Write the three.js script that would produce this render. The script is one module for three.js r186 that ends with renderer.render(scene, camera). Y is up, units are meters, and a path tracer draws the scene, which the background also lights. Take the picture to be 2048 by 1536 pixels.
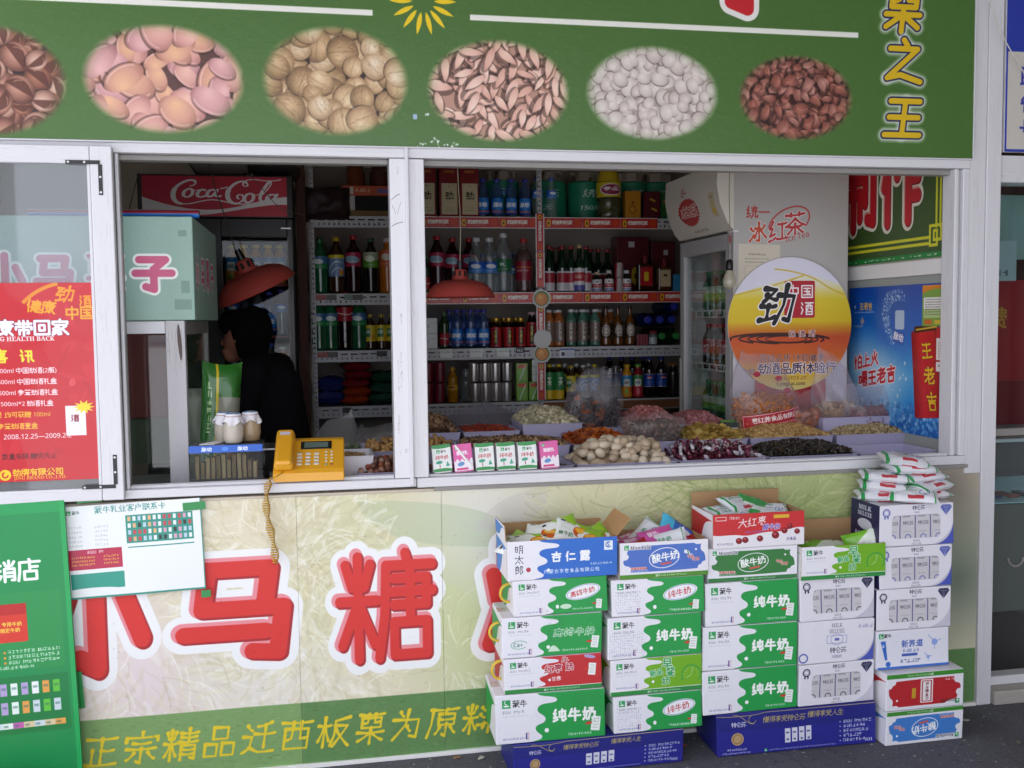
import * as THREE from 'three';
import { RoundedBoxGeometry } from 'three/addons/geometries/RoundedBoxGeometry.js';
import { mergeGeometries } from 'three/addons/utils/BufferGeometryUtils.js';
import { MarchingCubes } from 'three/addons/objects/MarchingCubes.js';

// ---------- camera, sky, sun, exposure ----------
const scene = new THREE.Scene();
const camera = new THREE.PerspectiveCamera(42.43, 4 / 3, 0.05, 400);
camera.position.set(0, 1.5, 3.3132);
camera.rotation.set(-0.06517, -0.18861, -0.01157, 'YXZ');
const renderer = new THREE.WebGLRenderer({ antialias: true });
renderer.toneMapping = THREE.LinearToneMapping;
renderer.toneMappingExposure = 2.2;
renderer.shadowMap.enabled = true;

// overcast sky: even cloud, a little brighter overhead
const SKY_W = 128, SKY_H = 64, skyData = new Float32Array(SKY_W * SKY_H * 4);
for (let j = 0; j < SKY_H; j++) for (let i = 0; i < SKY_W; i++) {
  const el = ((j + 0.5) / SKY_H - 0.5) * Math.PI, up = Math.sin(el), n = 0.06 * Math.sin(i * 0.35 + 2 * Math.sin(j * 0.3));
  const k = up > 0 ? 0.95 + 0.35 * up + n : 0.35;
  const o = (j * SKY_W + i) * 4;
  skyData[o] = k * 0.96; skyData[o + 1] = k * 0.99; skyData[o + 2] = k * 1.11; skyData[o + 3] = 1;
}
const sky = new THREE.DataTexture(skyData, SKY_W, SKY_H, THREE.RGBAFormat, THREE.FloatType);
sky.mapping = THREE.EquirectangularReflectionMapping; sky.magFilter = THREE.LinearFilter; sky.needsUpdate = true;
scene.background = sky; scene.environment = sky;
const sun = new THREE.DirectionalLight(0xfff6ea, 4.2);
sun.position.set(-1.5, 12, 7.6); sun.target.position.set(0, 0, 0);
sun.castShadow = true; sun.shadow.radius = 8; sun.shadow.mapSize.set(2048, 2048);
Object.assign(sun.shadow.camera, { left: -6, right: 6, top: 6, bottom: -6, near: 0.5, far: 30 });
scene.add(sun, sun.target);

// ---------- helpers ----------
function rng(s) { return () => { s = (s + 0x6d2b79f5) | 0; let t = Math.imul(s ^ (s >>> 15), 1 | s); t = (t + Math.imul(t ^ (t >>> 7), 61 | t)) ^ t; return ((t ^ (t >>> 14)) >>> 0) / 4294967296; }; }
const rnd = rng(7), rr = (a, b) => a + (b - a) * rnd();
const used = new Map();
function numbered(n) { const k = used.get(n) || 0; used.set(n, k + 1); return k ? n + '_' + String(k).padStart(3, '0') : n; }
function tag(o, label, category, group, kind) {
  o.userData = {}; if (label) o.userData.label = label; if (category) o.userData.category = category;
  if (group) o.userData.group = group; if (kind) o.userData.kind = kind; return o;
}
function thing(name, label, category, pos = [0, 0, 0], turn = 0, group) {
  const o = new THREE.Group(); o.name = numbered(name); o.position.set(...pos); o.rotation.y = turn; scene.add(o);
  return tag(o, label, category, group);
}
function part(parent, name, geo, material, pos, rot, label) {
  const m = new THREE.Mesh(geo, material); m.name = parent === scene ? numbered(name) : name; m.castShadow = m.receiveShadow = true;
  if (pos) m.position.set(...pos); if (rot) m.rotation.set(...rot); if (label) m.userData.label = label;
  parent.add(m); return m;
}
function structure(name, geo, material, pos, rot) { const m = part(scene, name, geo, material, pos, rot); m.userData = { kind: 'structure' }; return m; }
function single(name, label, category, geo, material, pos, rot, group, kind) { const m = part(scene, name, geo, material, pos, rot); return tag(m, label, category, group, kind); }
function copyOf(src, label, pos, rot, group) {
  const c = src.clone(); c.name = numbered(src.name.replace(/_\d{3}$/, '')); scene.add(c); c.userData = { ...src.userData, label };
  if (group) c.userData.group = group; if (pos) c.position.set(...pos); if (rot) c.rotation.set(...rot); return c;
}
const box = (w, h, d, x = 0, y = 0, z = 0) => new THREE.BoxGeometry(w, h, d).translate(x, y, z);
const rbox = (w, h, d, r = 0.003, s = 1) => new RoundedBoxGeometry(w, h, d, s, Math.min(r, w / 2.01, h / 2.01, d / 2.01));
const rb = (x0, x1, y0, y1, z0, z1, r = 0.003) => rbox(x1 - x0, y1 - y0, z1 - z0, r).translate((x0 + x1) / 2, (y0 + y1) / 2, (z0 + z1) / 2);
const V2 = (a) => a.map(([x, y]) => new THREE.Vector2(x, y));
const lathe = (pts, seg = 20) => new THREE.LatheGeometry(V2(pts), seg);
const V3 = (a) => a.map((p) => new THREE.Vector3(...p));
const tube = (pts, r, seg = 24, rad = 6) => new THREE.TubeGeometry(new THREE.CatmullRomCurve3(V3(pts)), seg, r, rad);
const col = (h) => new THREE.Color(h);
const mat = (color, roughness = 0.6, o = {}) => new THREE.MeshPhysicalMaterial({ color, roughness, ...o });
function canvas(w, h, draw) { const c = document.createElement('canvas'); c.width = Math.round(w); c.height = Math.round(h); draw(c.getContext('2d'), c.width, c.height); return c; }
// small prints share sheets of 2048 x 2048 pixels
const sheets = [];
function onSheet(c) {
  const w = c.width + 4, h = c.height + 4; let s = sheets.find((q) => { if (q.x + w > 2048) { if (q.y + q.row + h > 2048) return false; q.x = 0; q.y += q.row; q.row = 0; } return q.y + Math.max(h, q.row) <= 2048; });
  if (!s) { const k = document.createElement('canvas'); k.width = k.height = 2048; s = { k, g: k.getContext('2d'), x: 0, y: 0, row: 0, t: new THREE.CanvasTexture(k) }; s.t.colorSpace = THREE.SRGBColorSpace; s.t.anisotropy = 8; sheets.push(s); }
  s.g.drawImage(c, s.x, s.y, w, h); s.g.drawImage(c, s.x + 2, s.y + 2); const t = s.t.clone(); t.repeat.set(c.width / 2048, c.height / 2048); t.offset.set((s.x + 2) / 2048, 1 - (s.y + 2 + c.height) / 2048);
  s.x += w; s.row = Math.max(s.row, h); return t;
}
function texOf(c, repeat) {
  if (!repeat && c.width * c.height < 640000) return onSheet(c);
  const t = new THREE.CanvasTexture(c); t.colorSpace = THREE.SRGBColorSpace; t.anisotropy = 8;
  if (repeat) { t.wrapS = t.wrapT = THREE.RepeatWrapping; t.repeat.set(...repeat); } return t;
}
const print = (c, roughness = 0.45, o = {}) => new THREE.MeshPhysicalMaterial({ map: texOf(c), roughness, ...o });
// fine tileable noise for bump and roughness
function noiseTex(n, seed, f) {
  const r = rng(seed), d = new Uint8Array(n * n * 4), grid = [];
  for (const s of f) { const g = new Float32Array(s * s).map(() => r()); grid.push([s, g]); }
  for (let y = 0; y < n; y++) for (let x = 0; x < n; x++) {
    let v = 0, w = 0, a = 1;
    for (const [s, g] of grid) {
      const u = x / n * s, q = y / n * s, i = Math.floor(u), j = Math.floor(q), fu = u - i, fq = q - j, at = (p, k) => g[(k % s) * s + (p % s)];
      v += a * ((at(i, j) * (1 - fu) + at(i + 1, j) * fu) * (1 - fq) + (at(i, j + 1) * (1 - fu) + at(i + 1, j + 1) * fu) * fq); w += a; a *= 0.72;
    }
    const k = Math.round(255 * v / w), o = (y * n + x) * 4; d[o] = d[o + 1] = d[o + 2] = k; d[o + 3] = 255;
  }
  const t = new THREE.DataTexture(d, n, n); t.wrapS = t.wrapT = THREE.RepeatWrapping; t.magFilter = THREE.LinearFilter; t.needsUpdate = true; return t;
}
const grain = noiseTex(256, 3, [8, 24, 64, 128]);
const grainRep = (x, y) => { const t = grain.clone(); t.repeat.set(x, y); t.needsUpdate = true; return t; };
// ---------- lettering: hand-laid strokes on a 100 x 100 square; "part@x,y,w,h" places another glyph ----------
const GL = {
  亻: '6005 1050/4030 4098', 纟: '5505 1535 5532 1568 8062/0892 8880', 钅: '4504 0840/3024 8524/2048 8048/0872 8872/4848 4894 8080',
  氵: '2010 4525/1040 3555/1092 5060', 讠: '2008 4525/1045 4545 4590 7075', 木: '0530 9530/5005 5098/5030 0880/5030 9280',
  米: '2012 3532/8012 6532/0545 9545/5005 5098/4848 1085/5248 9085', 女: '4505 2560 7595/0835 9535/7535 6070 1095', 口: '1515 8515 8585 1585 1515',
  日: '2008 8008 8092 2092 2008/2050 8050', 月: '2508 2560 1095/2508 8008 8092 6590/2535 8035/2560 8060', 王: '1515 8515/1550 8550/0888 9288/5015 5088',
  牛: '3008 1545/2530 8530/0560 9560/5505 5598', 土: '1540 8540/5010 5090/0590 9590', 艹: '0530 9530/3010 3050/7010 7050', 辶: '1512 3028/0545 3045 2580 0595/2580 5092 9894',
  忄: '4505 4598/2030 1555/6528 7545', 火: '2030 3055/8025 6550/5005 5045 1095/5045 9295', 扌: '0528 9528/6005 6092 3585/0570 9555', 阝: '2008 7508 5040 7865 5085/2008 2098',
  酉: '0510 9510/1530 8530 8595 1595 1530/3810 3830 3555 2065/6210 6255 8055/1575 8575', 贝: '1510 8510 8570/1510 1570/5025 5060 1095/5565 9095',
  广: '5003 5512/1015 9515/1015 0860 0298', 马: '1512 7512 7048/2512 2048 8548 8090 6088/0570 7070', 小: '5005 5092 3585/2535 1070/7535 9070', 子: '1515 8015 5040/5040 5092 3085/0550 9550',
  中: '1025 9025 9065 1065 1025/5005 5098', 国: '0808 9208 9294 0894 0808/2528 7528/2850 7250/2275 7875/5028 5075/6258 7068', 酒: '氵@0,0,30,100|酉@32,0,68,100',
  健: '亻@0,0,26,100|3220 4520 3550 4850 2895/2862 6095 9595/5220 9020 9045/4833 9833/5245 9045/5260 9060/4875 9875/7008 7088',
  康: '广|3028 8028 8050/2039 9239/3050 8050/5520 5590 4585/3060 4070/2090 4578/7858 6570/6065 9095', 带: '0525 9525/2510 2535/5008 5035/7510 7535/0560 0545 9545 9560/2565 2590/2565 7865 7885 7085/5050 5098',
  回: '0810 9210 9292 0892 0810/3535 6535 6568 3568 3535', 家: '5002 5012/0828 0815 9215 9228/2035 8035/5035 1060/4045 5590 4092/5058 0878/5068 0595/8542 6058/6058 9592',
  喜: '1012 9012/5002 5028/2028 8028/2538 7538 7550 2550 2538/3555 4062/6555 6062/0565 9565/2075 8075 8095 2095 2075', 讯: '讠@0,0,35,100|4015 8015 8078 9590/4048 7548/5815 5895',
  瓶: '2005 2820/4005 3520/0528 4828/0550 4850/1828 1865 0595/3828 3898/5212 9812/6012 5590 7582/6035 8535 8585 9890/6850 7565', 礼: '2003 3015/0525 4525 0560/2545 2598/3550 4560/6505 6588 7092 9590',
  盒: '5002 0538/5002 9538/3030 7030/2540 7540 7555 2555 2540/1562 8562 8595 1595 1562/3862 3895/6262 6295/0395 9795', 参: '4505 2022 7020/6512 7525/0535 9535/5030 1060/5035 9060/6048 3560/6060 3075/7070 2598',
  茸: '艹@0,0,100,45|1050 9050/3050 3085/7050 7098/3062 7062/3074 7074/0588 9585', 提: '扌@0,0,32,100|5008 9008 9038 5038 5008/5023 9023/4050 9850/7050 7090/7070 9270/5560 4895/5080 9896',
  均: '土@0,0,40,100|5505 4535/5022 9022 8888 7085/6040 7550/5575 8062', 可: '0512 9512/1535 5535 5568 1568 1535/8012 8092 6088', 获: '艹@0,0,100,35|3535 0860/1038 4075 2595/3555 0580/4855 9555/7038 6575 4098/6565 9598/8540 9048',
  赠: '贝@0,0,35,100|5005 5515/8505 8015/4520 9520 9550 4550 4520/4535 9535/7020 7050/5060 8560 8595 5095 5060/5077 8577', 壹: '1012 9012/5002 5028/2528 7528/0850 0838 9238 9250/3050 7050/3058 7058 7075 3075 3058/3580 4088/6580 6088/0595 9595',
  劲: '0815 4015 0845/1530 4540/0555 4555/2555 2585/0588 4880/5030 9530 9088 7585/7008 6850 5095', 牌: '1010 1060 0595/3505 3535/1035 4535/1060 4060 4095/5012 9212 9250 5050 5012/5030 9230/7012 7050/6550 5075/4570 9870/8060 8098',
  有: '0520 9520/4005 0860/3540 8040 8092 6588/3540 3598/3558 8058/3574 8074', 限: '阝@0,0,38,100|4510 8810 8845 4545/4528 8828/4510 4590 6578/5548 9595/9050 6870', 公: '3510 0550/6505 9550/4545 1588 8080/6565 9095', 司: '0812 9012 9092 6588/1030 6530/1548 6548 6578 1578 1548',
  蒙: '艹@0,0,100,30|0842 0832 9232 9242/2545 7545/5050 1068/4055 5592 4092/5065 0880/5075 0898/8555 6065/6065 9598', 纯: '纟@0,0,38,100|4822 9518/5035 5062 9262 9235/7005 7088 8092 9878', 奶: '女@0,0,45,100|5012 8012 7042 9542 9090 7588/6012 5560 4595',
  高: '5002 5012/0518 9518/2828 7228 7242 2842 2828/1095 1052 9052 9095 8093/3065 7065 7085 3085 3065', 钙: '钅@0,0,40,100|4525 9825/6005 6050 9050 8892 7088/8005 8038/4570 8070', 酸: '酉@0,0,45,100|7003 5528 9025/8512 9530/6535 5050/8035 9248/6548 5075/5860 8860 5298/6068 9898',
  杏: '0522 9522/5002 5050/5022 1050/5022 9050/2058 8058 8095 2095 2058', 仁: '亻@0,0,35,100|4530 8830/4082 9682',
  露: '1006 9006/0530 0518 9518 9530/5006 5038/2526 3828/2534 3836/6226 7828/6234 7836/1045 4045 4060 1060 1045/2560 2595/2578 4578/1068 1095/0598 4890/6540 5058/6048 8848 5080/5855 9578/5878 8878 8898 5898 5878',
  明: '日@0,15,40,65|月@45,0,55,100', 太: '0530 9530/5005 5035 0595/5035 9595/4575 5588', 郎: '2502 3012/1015 4515 4548 1048 1015/1031 4531/1048 1090 4075/4050 5068|阝@58,0,42,100', 特: '牛@0,0,42,100|7003 7035/5018 9218/4535 9835/4555 9855/8038 8092 6588/5565 6578',
  仑: '5002 0545/5002 9545/7048 3065/3045 3090 8090 8080', 苏: '艹@0,0,100,35|1045 7545 7092 5588/4535 3570 0895/1560 0878/8558 9575', 大: '0535 9535/5005 5040 0595/5040 9595', 红: '纟@0,0,40,100|5020 9220/7020 7088/4588 9888',
  枣: '1012 9012/5002 5058/2025 2042 8042 8025 2025/5042 1068/5042 9068/4070 6078/4086 6096', 早: '2005 8005 8050 2050 2005/2028 8028/0570 9570/5050 5098', 餐: '2503 1530/2015 4515 1045/2525 3530/5508 9008 6045/6018 9545/5042 0568/5042 9568/3060 7060 7078 3078/3060 3095 5590/3069 7069/6085 9098',
  新: '2502 3010/0515 4815/1522 2035/3822 3235/0340 5040/0558 4858/2540 2598/2562 0885/2862 4580/9005 6018 6065 5098/6040 9840/8040 8098', 养: '3003 4015/7003 6015/1018 9018/1832 8232/0548 9548/5018 4555 0585/5548 9582/3562 3575 2098/6562 6598',
  道: '辶|5003 5812/8203 7512/3815 9815/6815 6025/4528 9028 9078 4578 4528/4545 9045/4562 9062', 统: '纟@0,0,38,100|7003 7512/4518 9518/7018 5040 8838/8030 9048/5850 5875 4298/7850 7890 9890 9878', 一: '0550 9550',
  冰: '1525 3040/0885 3060/6005 6092 4588/4030 5530 3575/9025 7045/6535 9885', 茶: '艹@0,0,100,32|5028 0560/5028 9560/2062 8062/5050 5098/4065 1592/6065 8892', 保: '亻@0,0,30,100|4510 9010 9042 4542 4510/3858 9858/6842 6898/6860 4088/6860 9888',
  见: '2008 8008 8065/2008 2065/4825 4560 0595/5560 5590 9290 9278', 证: '讠@0,0,35,100|4212 9512/6812 6892/6850 9250/5045 5092/3892 9892', 品: '口@20,0,60,48|口@0,50,50,50|口@50,50,50,50', 质: '9005 1515 1560 0295/1528 9528/5515 5240/3042 8042 8075/3042 3075/5550 5270 2098/6075 8895',
  体: '亻@0,0,30,100|3528 9828/6805 6898/6828 3575/6828 9875/5278 8578', 验: '马@0,0,42,100|7003 4540/7003 9840/5840 8040/5055 5575/6850 7072/9050 8580/4592 9892', 加: '0530 4830 4588 3085/2508 2260 0595/5820 9220 9288 5888 5820', 行: '3003 0830/3528 0560/2245 2298/4515 9515/4240 9840/7840 7892 6088',
  老: '2015 7015/4503 4540/0540 9540/8510 5045 0580/4048 4090 8590 8878/8055 4270', 吉: '1022 9022/5002 5045/2045 8045/2558 7558 7595 2595 2558', 怕: '忄@0,0,32,100|7003 6018/4822 9222 9292 4892 4822/4856 9256', 上: '4508 4590/4545 8545/0590 9590',
  喝: '口@0,22,32,55|4505 9005 9038 4538 4505/4521 9021/5042 4062/4550 9550 9092 7588/6560 5080/6560 8080/5062 5088 8288', 客: '5002 5010/0528 0514 9514 9528/4525 2550/3535 7535 3070 0872/3848 9572/2870 7270 7295 2895 2870', 户: '5003 5815/1825 8525 8550 1850/1825 1865 0595',
  联: '0310 4510/1010 1085/3810 3898/1032 3832/1055 3855/0388 4880/5805 6520/8805 8020/5028 9828/4852 9852/7428 7255 4595/7555 9895', 系: '8505 1515/5012 2535 6532/7022 2060 8058/7045 8562/5058 5095 4090/2868 1090/7068 9088', 卡: '5003 5048/5022 8522/0548 9548/5048 5098/5565 7578',
  乳: '4005 0512/0822 1535/2520 3032/4518 3832/0842 4542 2558/2558 2592 1588/0372 5065/6508 6588 7092 9690', 业: '3510 3588/6510 6588/1030 2565/9030 7565/0592 9592', 各: '4003 1040/2520 7520 0855/3030 9555/2560 7560 7595 2595 2560', 号: '2808 7208 7232 2832 2808/0545 9545/3045 2562 7562 7092 5090',
  内: '0820 0898/0820 9220 9292 7890/5003 5030 2570/5040 7570', 古: '0525 9525/5003 5050/2050 8050 8092 2092 2050', 东: '0818 9218/4503 2542 8542/5528 5592 4288/3058 0885/7055 9285', 君: '1812 8012 8040/0526 9526/1840 8040/4512 1065/3058 8058 8095 3095 3058',
  食: '5002 0538/5002 9538/4525 5532/2840 7540 7565 2865/2840 2895 5085/2852 7552/8070 5578/4568 9595', 迁: '辶|8505 4515/3838 9838/6812 6882', 西: '0512 9512/1532 8532 8592 1592 1532/3812 3832 3560 2068/6212 6262 8062', 板: '木@0,0,40,100|9508 5215 5260 4295/5232 9032 5098/5545 9898',
  栗: '西@8,0,84,50|木@5,46,90,54', 为: '2508 3522/0532 8532 8090 6085/5003 4545 0895/5055 6070', 原: '0810 9510/1510 1255 0298/6012 5022/3525 8525 8558 3558 3525/3542 8542/6058 6095 5090/4068 2888/7568 9088', 料: '米@0,0,48,100|5815 7025/5538 6848/4872 9860/8503 8598',
  正: '0812 9212/5012 5090/5048 8548/2545 2590/0590 9590', 宗: '5002 5012/0530 0516 9516 9530/2535 7535/0852 9252/5052 5095 3890/3065 1085/7065 9085', 精: '米@0,0,42,100|4815 9815/5028 9528/4542 9842/7203 7242/5252 5298/5252 9252 9295 8092/5266 9266/5280 9280',
  糖: '米@0,0,42,100|7003 7210/5014 9814/5014 4860 4298/5826 9226 9250/5238 9838/5850 9250/7520 7562/5866 9266 9296 5896 5866', 炒: '火@0,0,42,100|7003 7055/5522 4850/8522 9548/9550 5095', 之: '4503 5515/1522 8022 1585/1585 4578 9592',
  制: '2003 0830/0830 5530/2015 5215/3203 3298/1050 1085/1050 5250 5285/6815 6865/9205 9292 7588', 作: '亻@0,0,32,100|5503 3838/4822 9822/6822 6898/6845 9245/6868 9268', 经: '纟@0,0,38,100|4512 8812 4245/6525 9548/4855 9255/7055 7090/4290 9890',
  销: '钅@0,0,40,100|7003 7035/5010 5828/9208 8225/5040 5098/5040 9240 9292 8092/5058 9258/5075 9275', 店: '广|5225 5255/5238 8538/2858 8058 8095 2895 2858', 懂: '忄@0,0,28,100|3212 9812/5003 5022/8003 8022/4028 9028/4038 8838 8862 4062 4038/4050 8850/6528 6590/4075 9075/3290 9890',
  得: '3003 0828/3528 0558/2042 2098/5005 8805 8838 5038 5005/5022 8822/4550 9250/3865 9865/8050 8095 6890/5075 6085', 享: '5002 5012/0515 9515/2825 7225 7242 2842 2825/2050 7550 5065/5065 5095 3890/0570 9570', 受: '8003 1512/2018 2828/4818 5228/8015 7028/0545 0535 9535 9545/2050 7550 0898/3060 9598',
  人: '5005 4550 0595/5035 9595', 生: '3005 0845/2028 9028/1558 8558/5003 5092/0592 9592', 低: '亻@0,0,32,100|8808 4518 4590 6580/4545 9545/6515 7070 9592 9878/6592 7598', 脂: '月@0,0,40,100|5503 5535 9035 9025/9008 5820/5050 9050 9095 5095 5050/5072 9072',
  把: '扌@0,0,36,100|4512 9212 9248 4548/4512 4588 9888 9875/6812 6848', 用: '1508 1560 0598/1508 8508 8592 7092/1535 8535/1562 8562/5008 5095', 专: '2018 8018/0540 9540/4503 3058 7858 5578/4572 6595', 指: '扌@0,0,36,100|5003 5038 9538 9528/9008 5225/5050 9250 9295 5095 5050/5072 9272',
  定: '5002 5012/0530 0516 9516 9530/2538 7538/5038 5088/5060 8260/3050 2570 0598/2575 5092 9894', 脉: '月@0,0,40,100|6005 7515/4528 6828 6890 5588/5045 6345 4585/9530 7050/7045 9890', 动: '0818 4818/0340 5040/2540 1075 4570/3560 5085/5530 9530 9090 7588/7005 6855 4898',
  绣: '纟@0,0,38,100|8803 5012/4520 9820/7008 7045/7020 4545/7020 9845/5052 8852 7868 9568 9092 7888/6052 5575 4298', 元: '2012 8012/0538 9538/3838 3570 0595/6038 6088 9288 9275', 甘: '0530 9530/2808 2892 7292 7208/2860 7260', 费: '1010 8510 8525 1525 1040 8540 8550/3802 3855/6202 6255/2558 7558 7585/2558 2585/5065 4880 1098/5588 8598',
  完: '5002 5012/0530 0516 9516 9530/2538 7538/0555 9555/3855 3575 0598/6055 6090 9290 9280', 止: '5005 5090/5045 8545/2535 2590/0590 9590', 数: '米@0,0,48,48|女@0,48,48,52|6503 5035/5525 9525/8530 5095/6045 9595', 量: '2503 7503 7530 2530 2503/2516 7516/0540 9540/2548 7548 7570 2570 2548/2560 7560/5048 5092/1580 8580/0594 9594',
};
const glyphCache = new Map();
function glyph(ch) {
  if (glyphCache.has(ch)) return glyphCache.get(ch);
  const out = [];
  for (const piece of (GL[ch] || '').split('|')) {
    const ref = /^([^\d@])(?:@([\d.]+),([\d.]+),([\d.]+),([\d.]+))?$/.exec(piece);
    if (ref) {
      const [x, y, w, h] = ref.slice(2).map((v, i) => (v === undefined ? [0, 0, 100, 100][i] : +v) / 100);
      for (const s of glyph(ref[1])) out.push(s.map(([a, b]) => [x + a * w, y + b * h]));
    } else if (piece) for (const s of piece.split('/')) out.push(s.split(' ').map((p) => [+p.slice(0, 2) / 100, +p.slice(2) / 100]));
  }
  glyphCache.set(ch, out); return out;
}
// draws mixed text; o: lw (stroke weight in em), ink, edge + ew (outline), vertical, gap, skew, brush, sx (width factor), font
function write(g, text, x, y, size, o = {}) {
  const { lw = 0.1, ink = '#fff', edge, ew = 0.1, vertical, gap = 1.06, skew = 0, brush, sx = 1, rot = 0, font = 'bold', jitter = 0 } = o;
  g.save(); g.translate(x, y); if (rot) g.rotate(rot); g.transform(1, 0, skew, 1, 0, 0); g.lineCap = 'round'; g.lineJoin = 'round';
  const passes = edge ? [[edge, ew], [ink, 0]] : [[ink, 0]];
  for (const [style, extra] of passes) {
    g.strokeStyle = g.fillStyle = style; let px = 0, py = 0;
    for (const ch of text) {
      const st = glyph(ch);
      if (!st.length) {
        g.font = font + ' ' + Math.round(size * (o.latin || 0.95)) + 'px ' + (o.family || 'sans-serif'); g.textBaseline = 'alphabetic';
        g.save(); g.translate(px, py + size * 0.88); g.scale(sx, 1);
        if (extra) { g.lineWidth = size * extra; g.strokeText(ch, 0, 0); } else g.fillText(ch, 0, 0);
        g.restore();
        if (vertical) py += size * gap; else px += g.measureText(ch).width * sx; continue;
      }
      for (const s of st) {
        const pts = s.map(([a, b]) => [px + a * size * sx, py + b * size]);
        if (brush) {
          const n = pts.length; let L = 0; const acc = [0];
          for (let i = 1; i < n; i++) acc.push(L += Math.hypot(pts[i][0] - pts[i - 1][0], pts[i][1] - pts[i - 1][1]));
          for (let i = 1; i < n; i++) for (let k = 0, m = Math.max(2, Math.ceil((acc[i] - acc[i - 1]) / (size * 0.03))); k <= m; k++) {
            const t = k / m, q = (acc[i - 1] + t * (acc[i] - acc[i - 1])) / (L || 1), w = size * (lw * (1.15 - brush * Math.sin(Math.PI * Math.min(1, q * 1.1)) * 0.55 - 0.4 * brush * q) + extra) / 2;
            g.beginPath(); g.arc(pts[i - 1][0] + t * (pts[i][0] - pts[i - 1][0]), pts[i - 1][1] + t * (pts[i][1] - pts[i - 1][1]) + size * 0.03 * Math.sin(q * 3), Math.max(0.3, w), 0, 7); g.fill();
          }
        } else {
          g.lineWidth = size * (lw + extra); g.beginPath(); pts.forEach(([a, b], i) => (i ? g.lineTo(a, b) : g.moveTo(a, b))); g.stroke();
        }
      }
      if (vertical) py += size * gap; else px += size * gap * sx;
    }
  }
  g.restore();
}
function textWidth(text, size, sx = 1, gap = 1.06) { let n = 0; for (const ch of text) n += GL[ch] ? gap : 0.58; return n * size * sx; }
// lines of small print too fine to read
function finePrint(g, x, y, w, size, ink, seed = 1) {
  const r = rng(seed); g.save(); g.strokeStyle = ink; g.lineWidth = Math.max(0.7, size * 0.13);
  for (let px = x; px < x + w; px += size * 1.08) for (let k = 0; k < 4; k++) {
    g.beginPath(); const a = r() < 0.5, q = y + r() * size, p = px + r() * size * 0.9;
    if (a) { g.moveTo(px, q); g.lineTo(px + size * (0.5 + 0.45 * r()), q); } else { g.moveTo(p, y); g.lineTo(p + size * 0.1 * (r() - 0.5), y + size); } g.stroke();
  }
  g.restore();
}
function rrect(g, x, y, w, h, r) { g.beginPath(); g.roundRect(x, y, w, h, r); }
function latin(g, t, x, y, size, ink, o = {}) { g.save(); g.translate(x, y); g.transform(o.sx || 1, 0, o.skew || 0, 1, 0, 0); g.fillStyle = ink; g.font = (o.weight || 'bold') + ' ' + size + 'px ' + (o.family || 'sans-serif'); g.textAlign = o.align || 'left'; if (o.edge) { g.strokeStyle = o.edge; g.lineWidth = o.ew; g.lineJoin = 'round'; g.strokeText(t, 0, 0); } g.fillText(t, 0, 0); g.restore(); }
// ---------- materials shared by the setting ----------
const M = {
  alu: mat(0xffffff, 0.4, { map: texOf(canvas(512, 512, (g, w, h) => { const r = rng(61); g.fillStyle = '#d6d6da'; g.fillRect(0, 0, w, h); for (let i = 0; i < 90; i++) { g.fillStyle = `rgba(120,112,100,${0.03 + 0.06 * r()})`; g.beginPath(); g.ellipse(r() * w, r() * h, 4 + 30 * r() * r(), 3 + 22 * r() * r(), r() * 3, 0, 7); g.fill(); } for (let i = 0; i < 500; i++) { g.fillStyle = `rgba(70,62,54,${0.08 + 0.3 * r() * r()})`; g.fillRect(r() * w, r() * h, 1 + 2 * r(), 1 + 5 * r() * r()); } for (let i = 0; i < 30; i++) { g.strokeStyle = 'rgba(90,84,78,0.25)'; g.beginPath(); const x = r() * w, y = r() * h; g.moveTo(x, y); g.lineTo(x + 40 * (r() - 0.5), y + 40 * (r() - 0.5)); g.stroke(); } }), [1, 1]), bumpMap: grainRep(2, 2), bumpScale: 0.0004, roughnessMap: grainRep(3, 3) }),
  aluDark: mat(0x8d8a86, 0.45, { bumpMap: grainRep(2, 6), bumpScale: 0.0004 }),
  cream: mat(0xcfc4b2, 0.85, { bumpMap: grainRep(3, 3), bumpScale: 0.002 }),
  dim: mat(0x8e8880, 0.9), black: mat(0x0b0b0c, 0.35), blackMatte: mat(0x161514, 0.8), steel: mat(0xb9b9bb, 0.3, { metalness: 0.9 }),
  rust: mat(0x6a4a34, 0.8), card: mat(0xb28a5c, 0.85, { bumpMap: grainRep(4, 4), bumpScale: 0.0008 }), cardIn: mat(0xa9865f, 0.9),
  glass: new THREE.MeshPhysicalMaterial({ color: 0xf4f8f8, roughness: 0.03, transmission: 1, thickness: 0, ior: 1.5 }),
  white: mat(0xe9e8e6, 0.5), paper: mat(0xe6e4de, 0.75), tape: new THREE.MeshPhysicalMaterial({ color: 0xf2efe4, roughness: 0.25, transmission: 0.75, thickness: 0 }),
};
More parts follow.
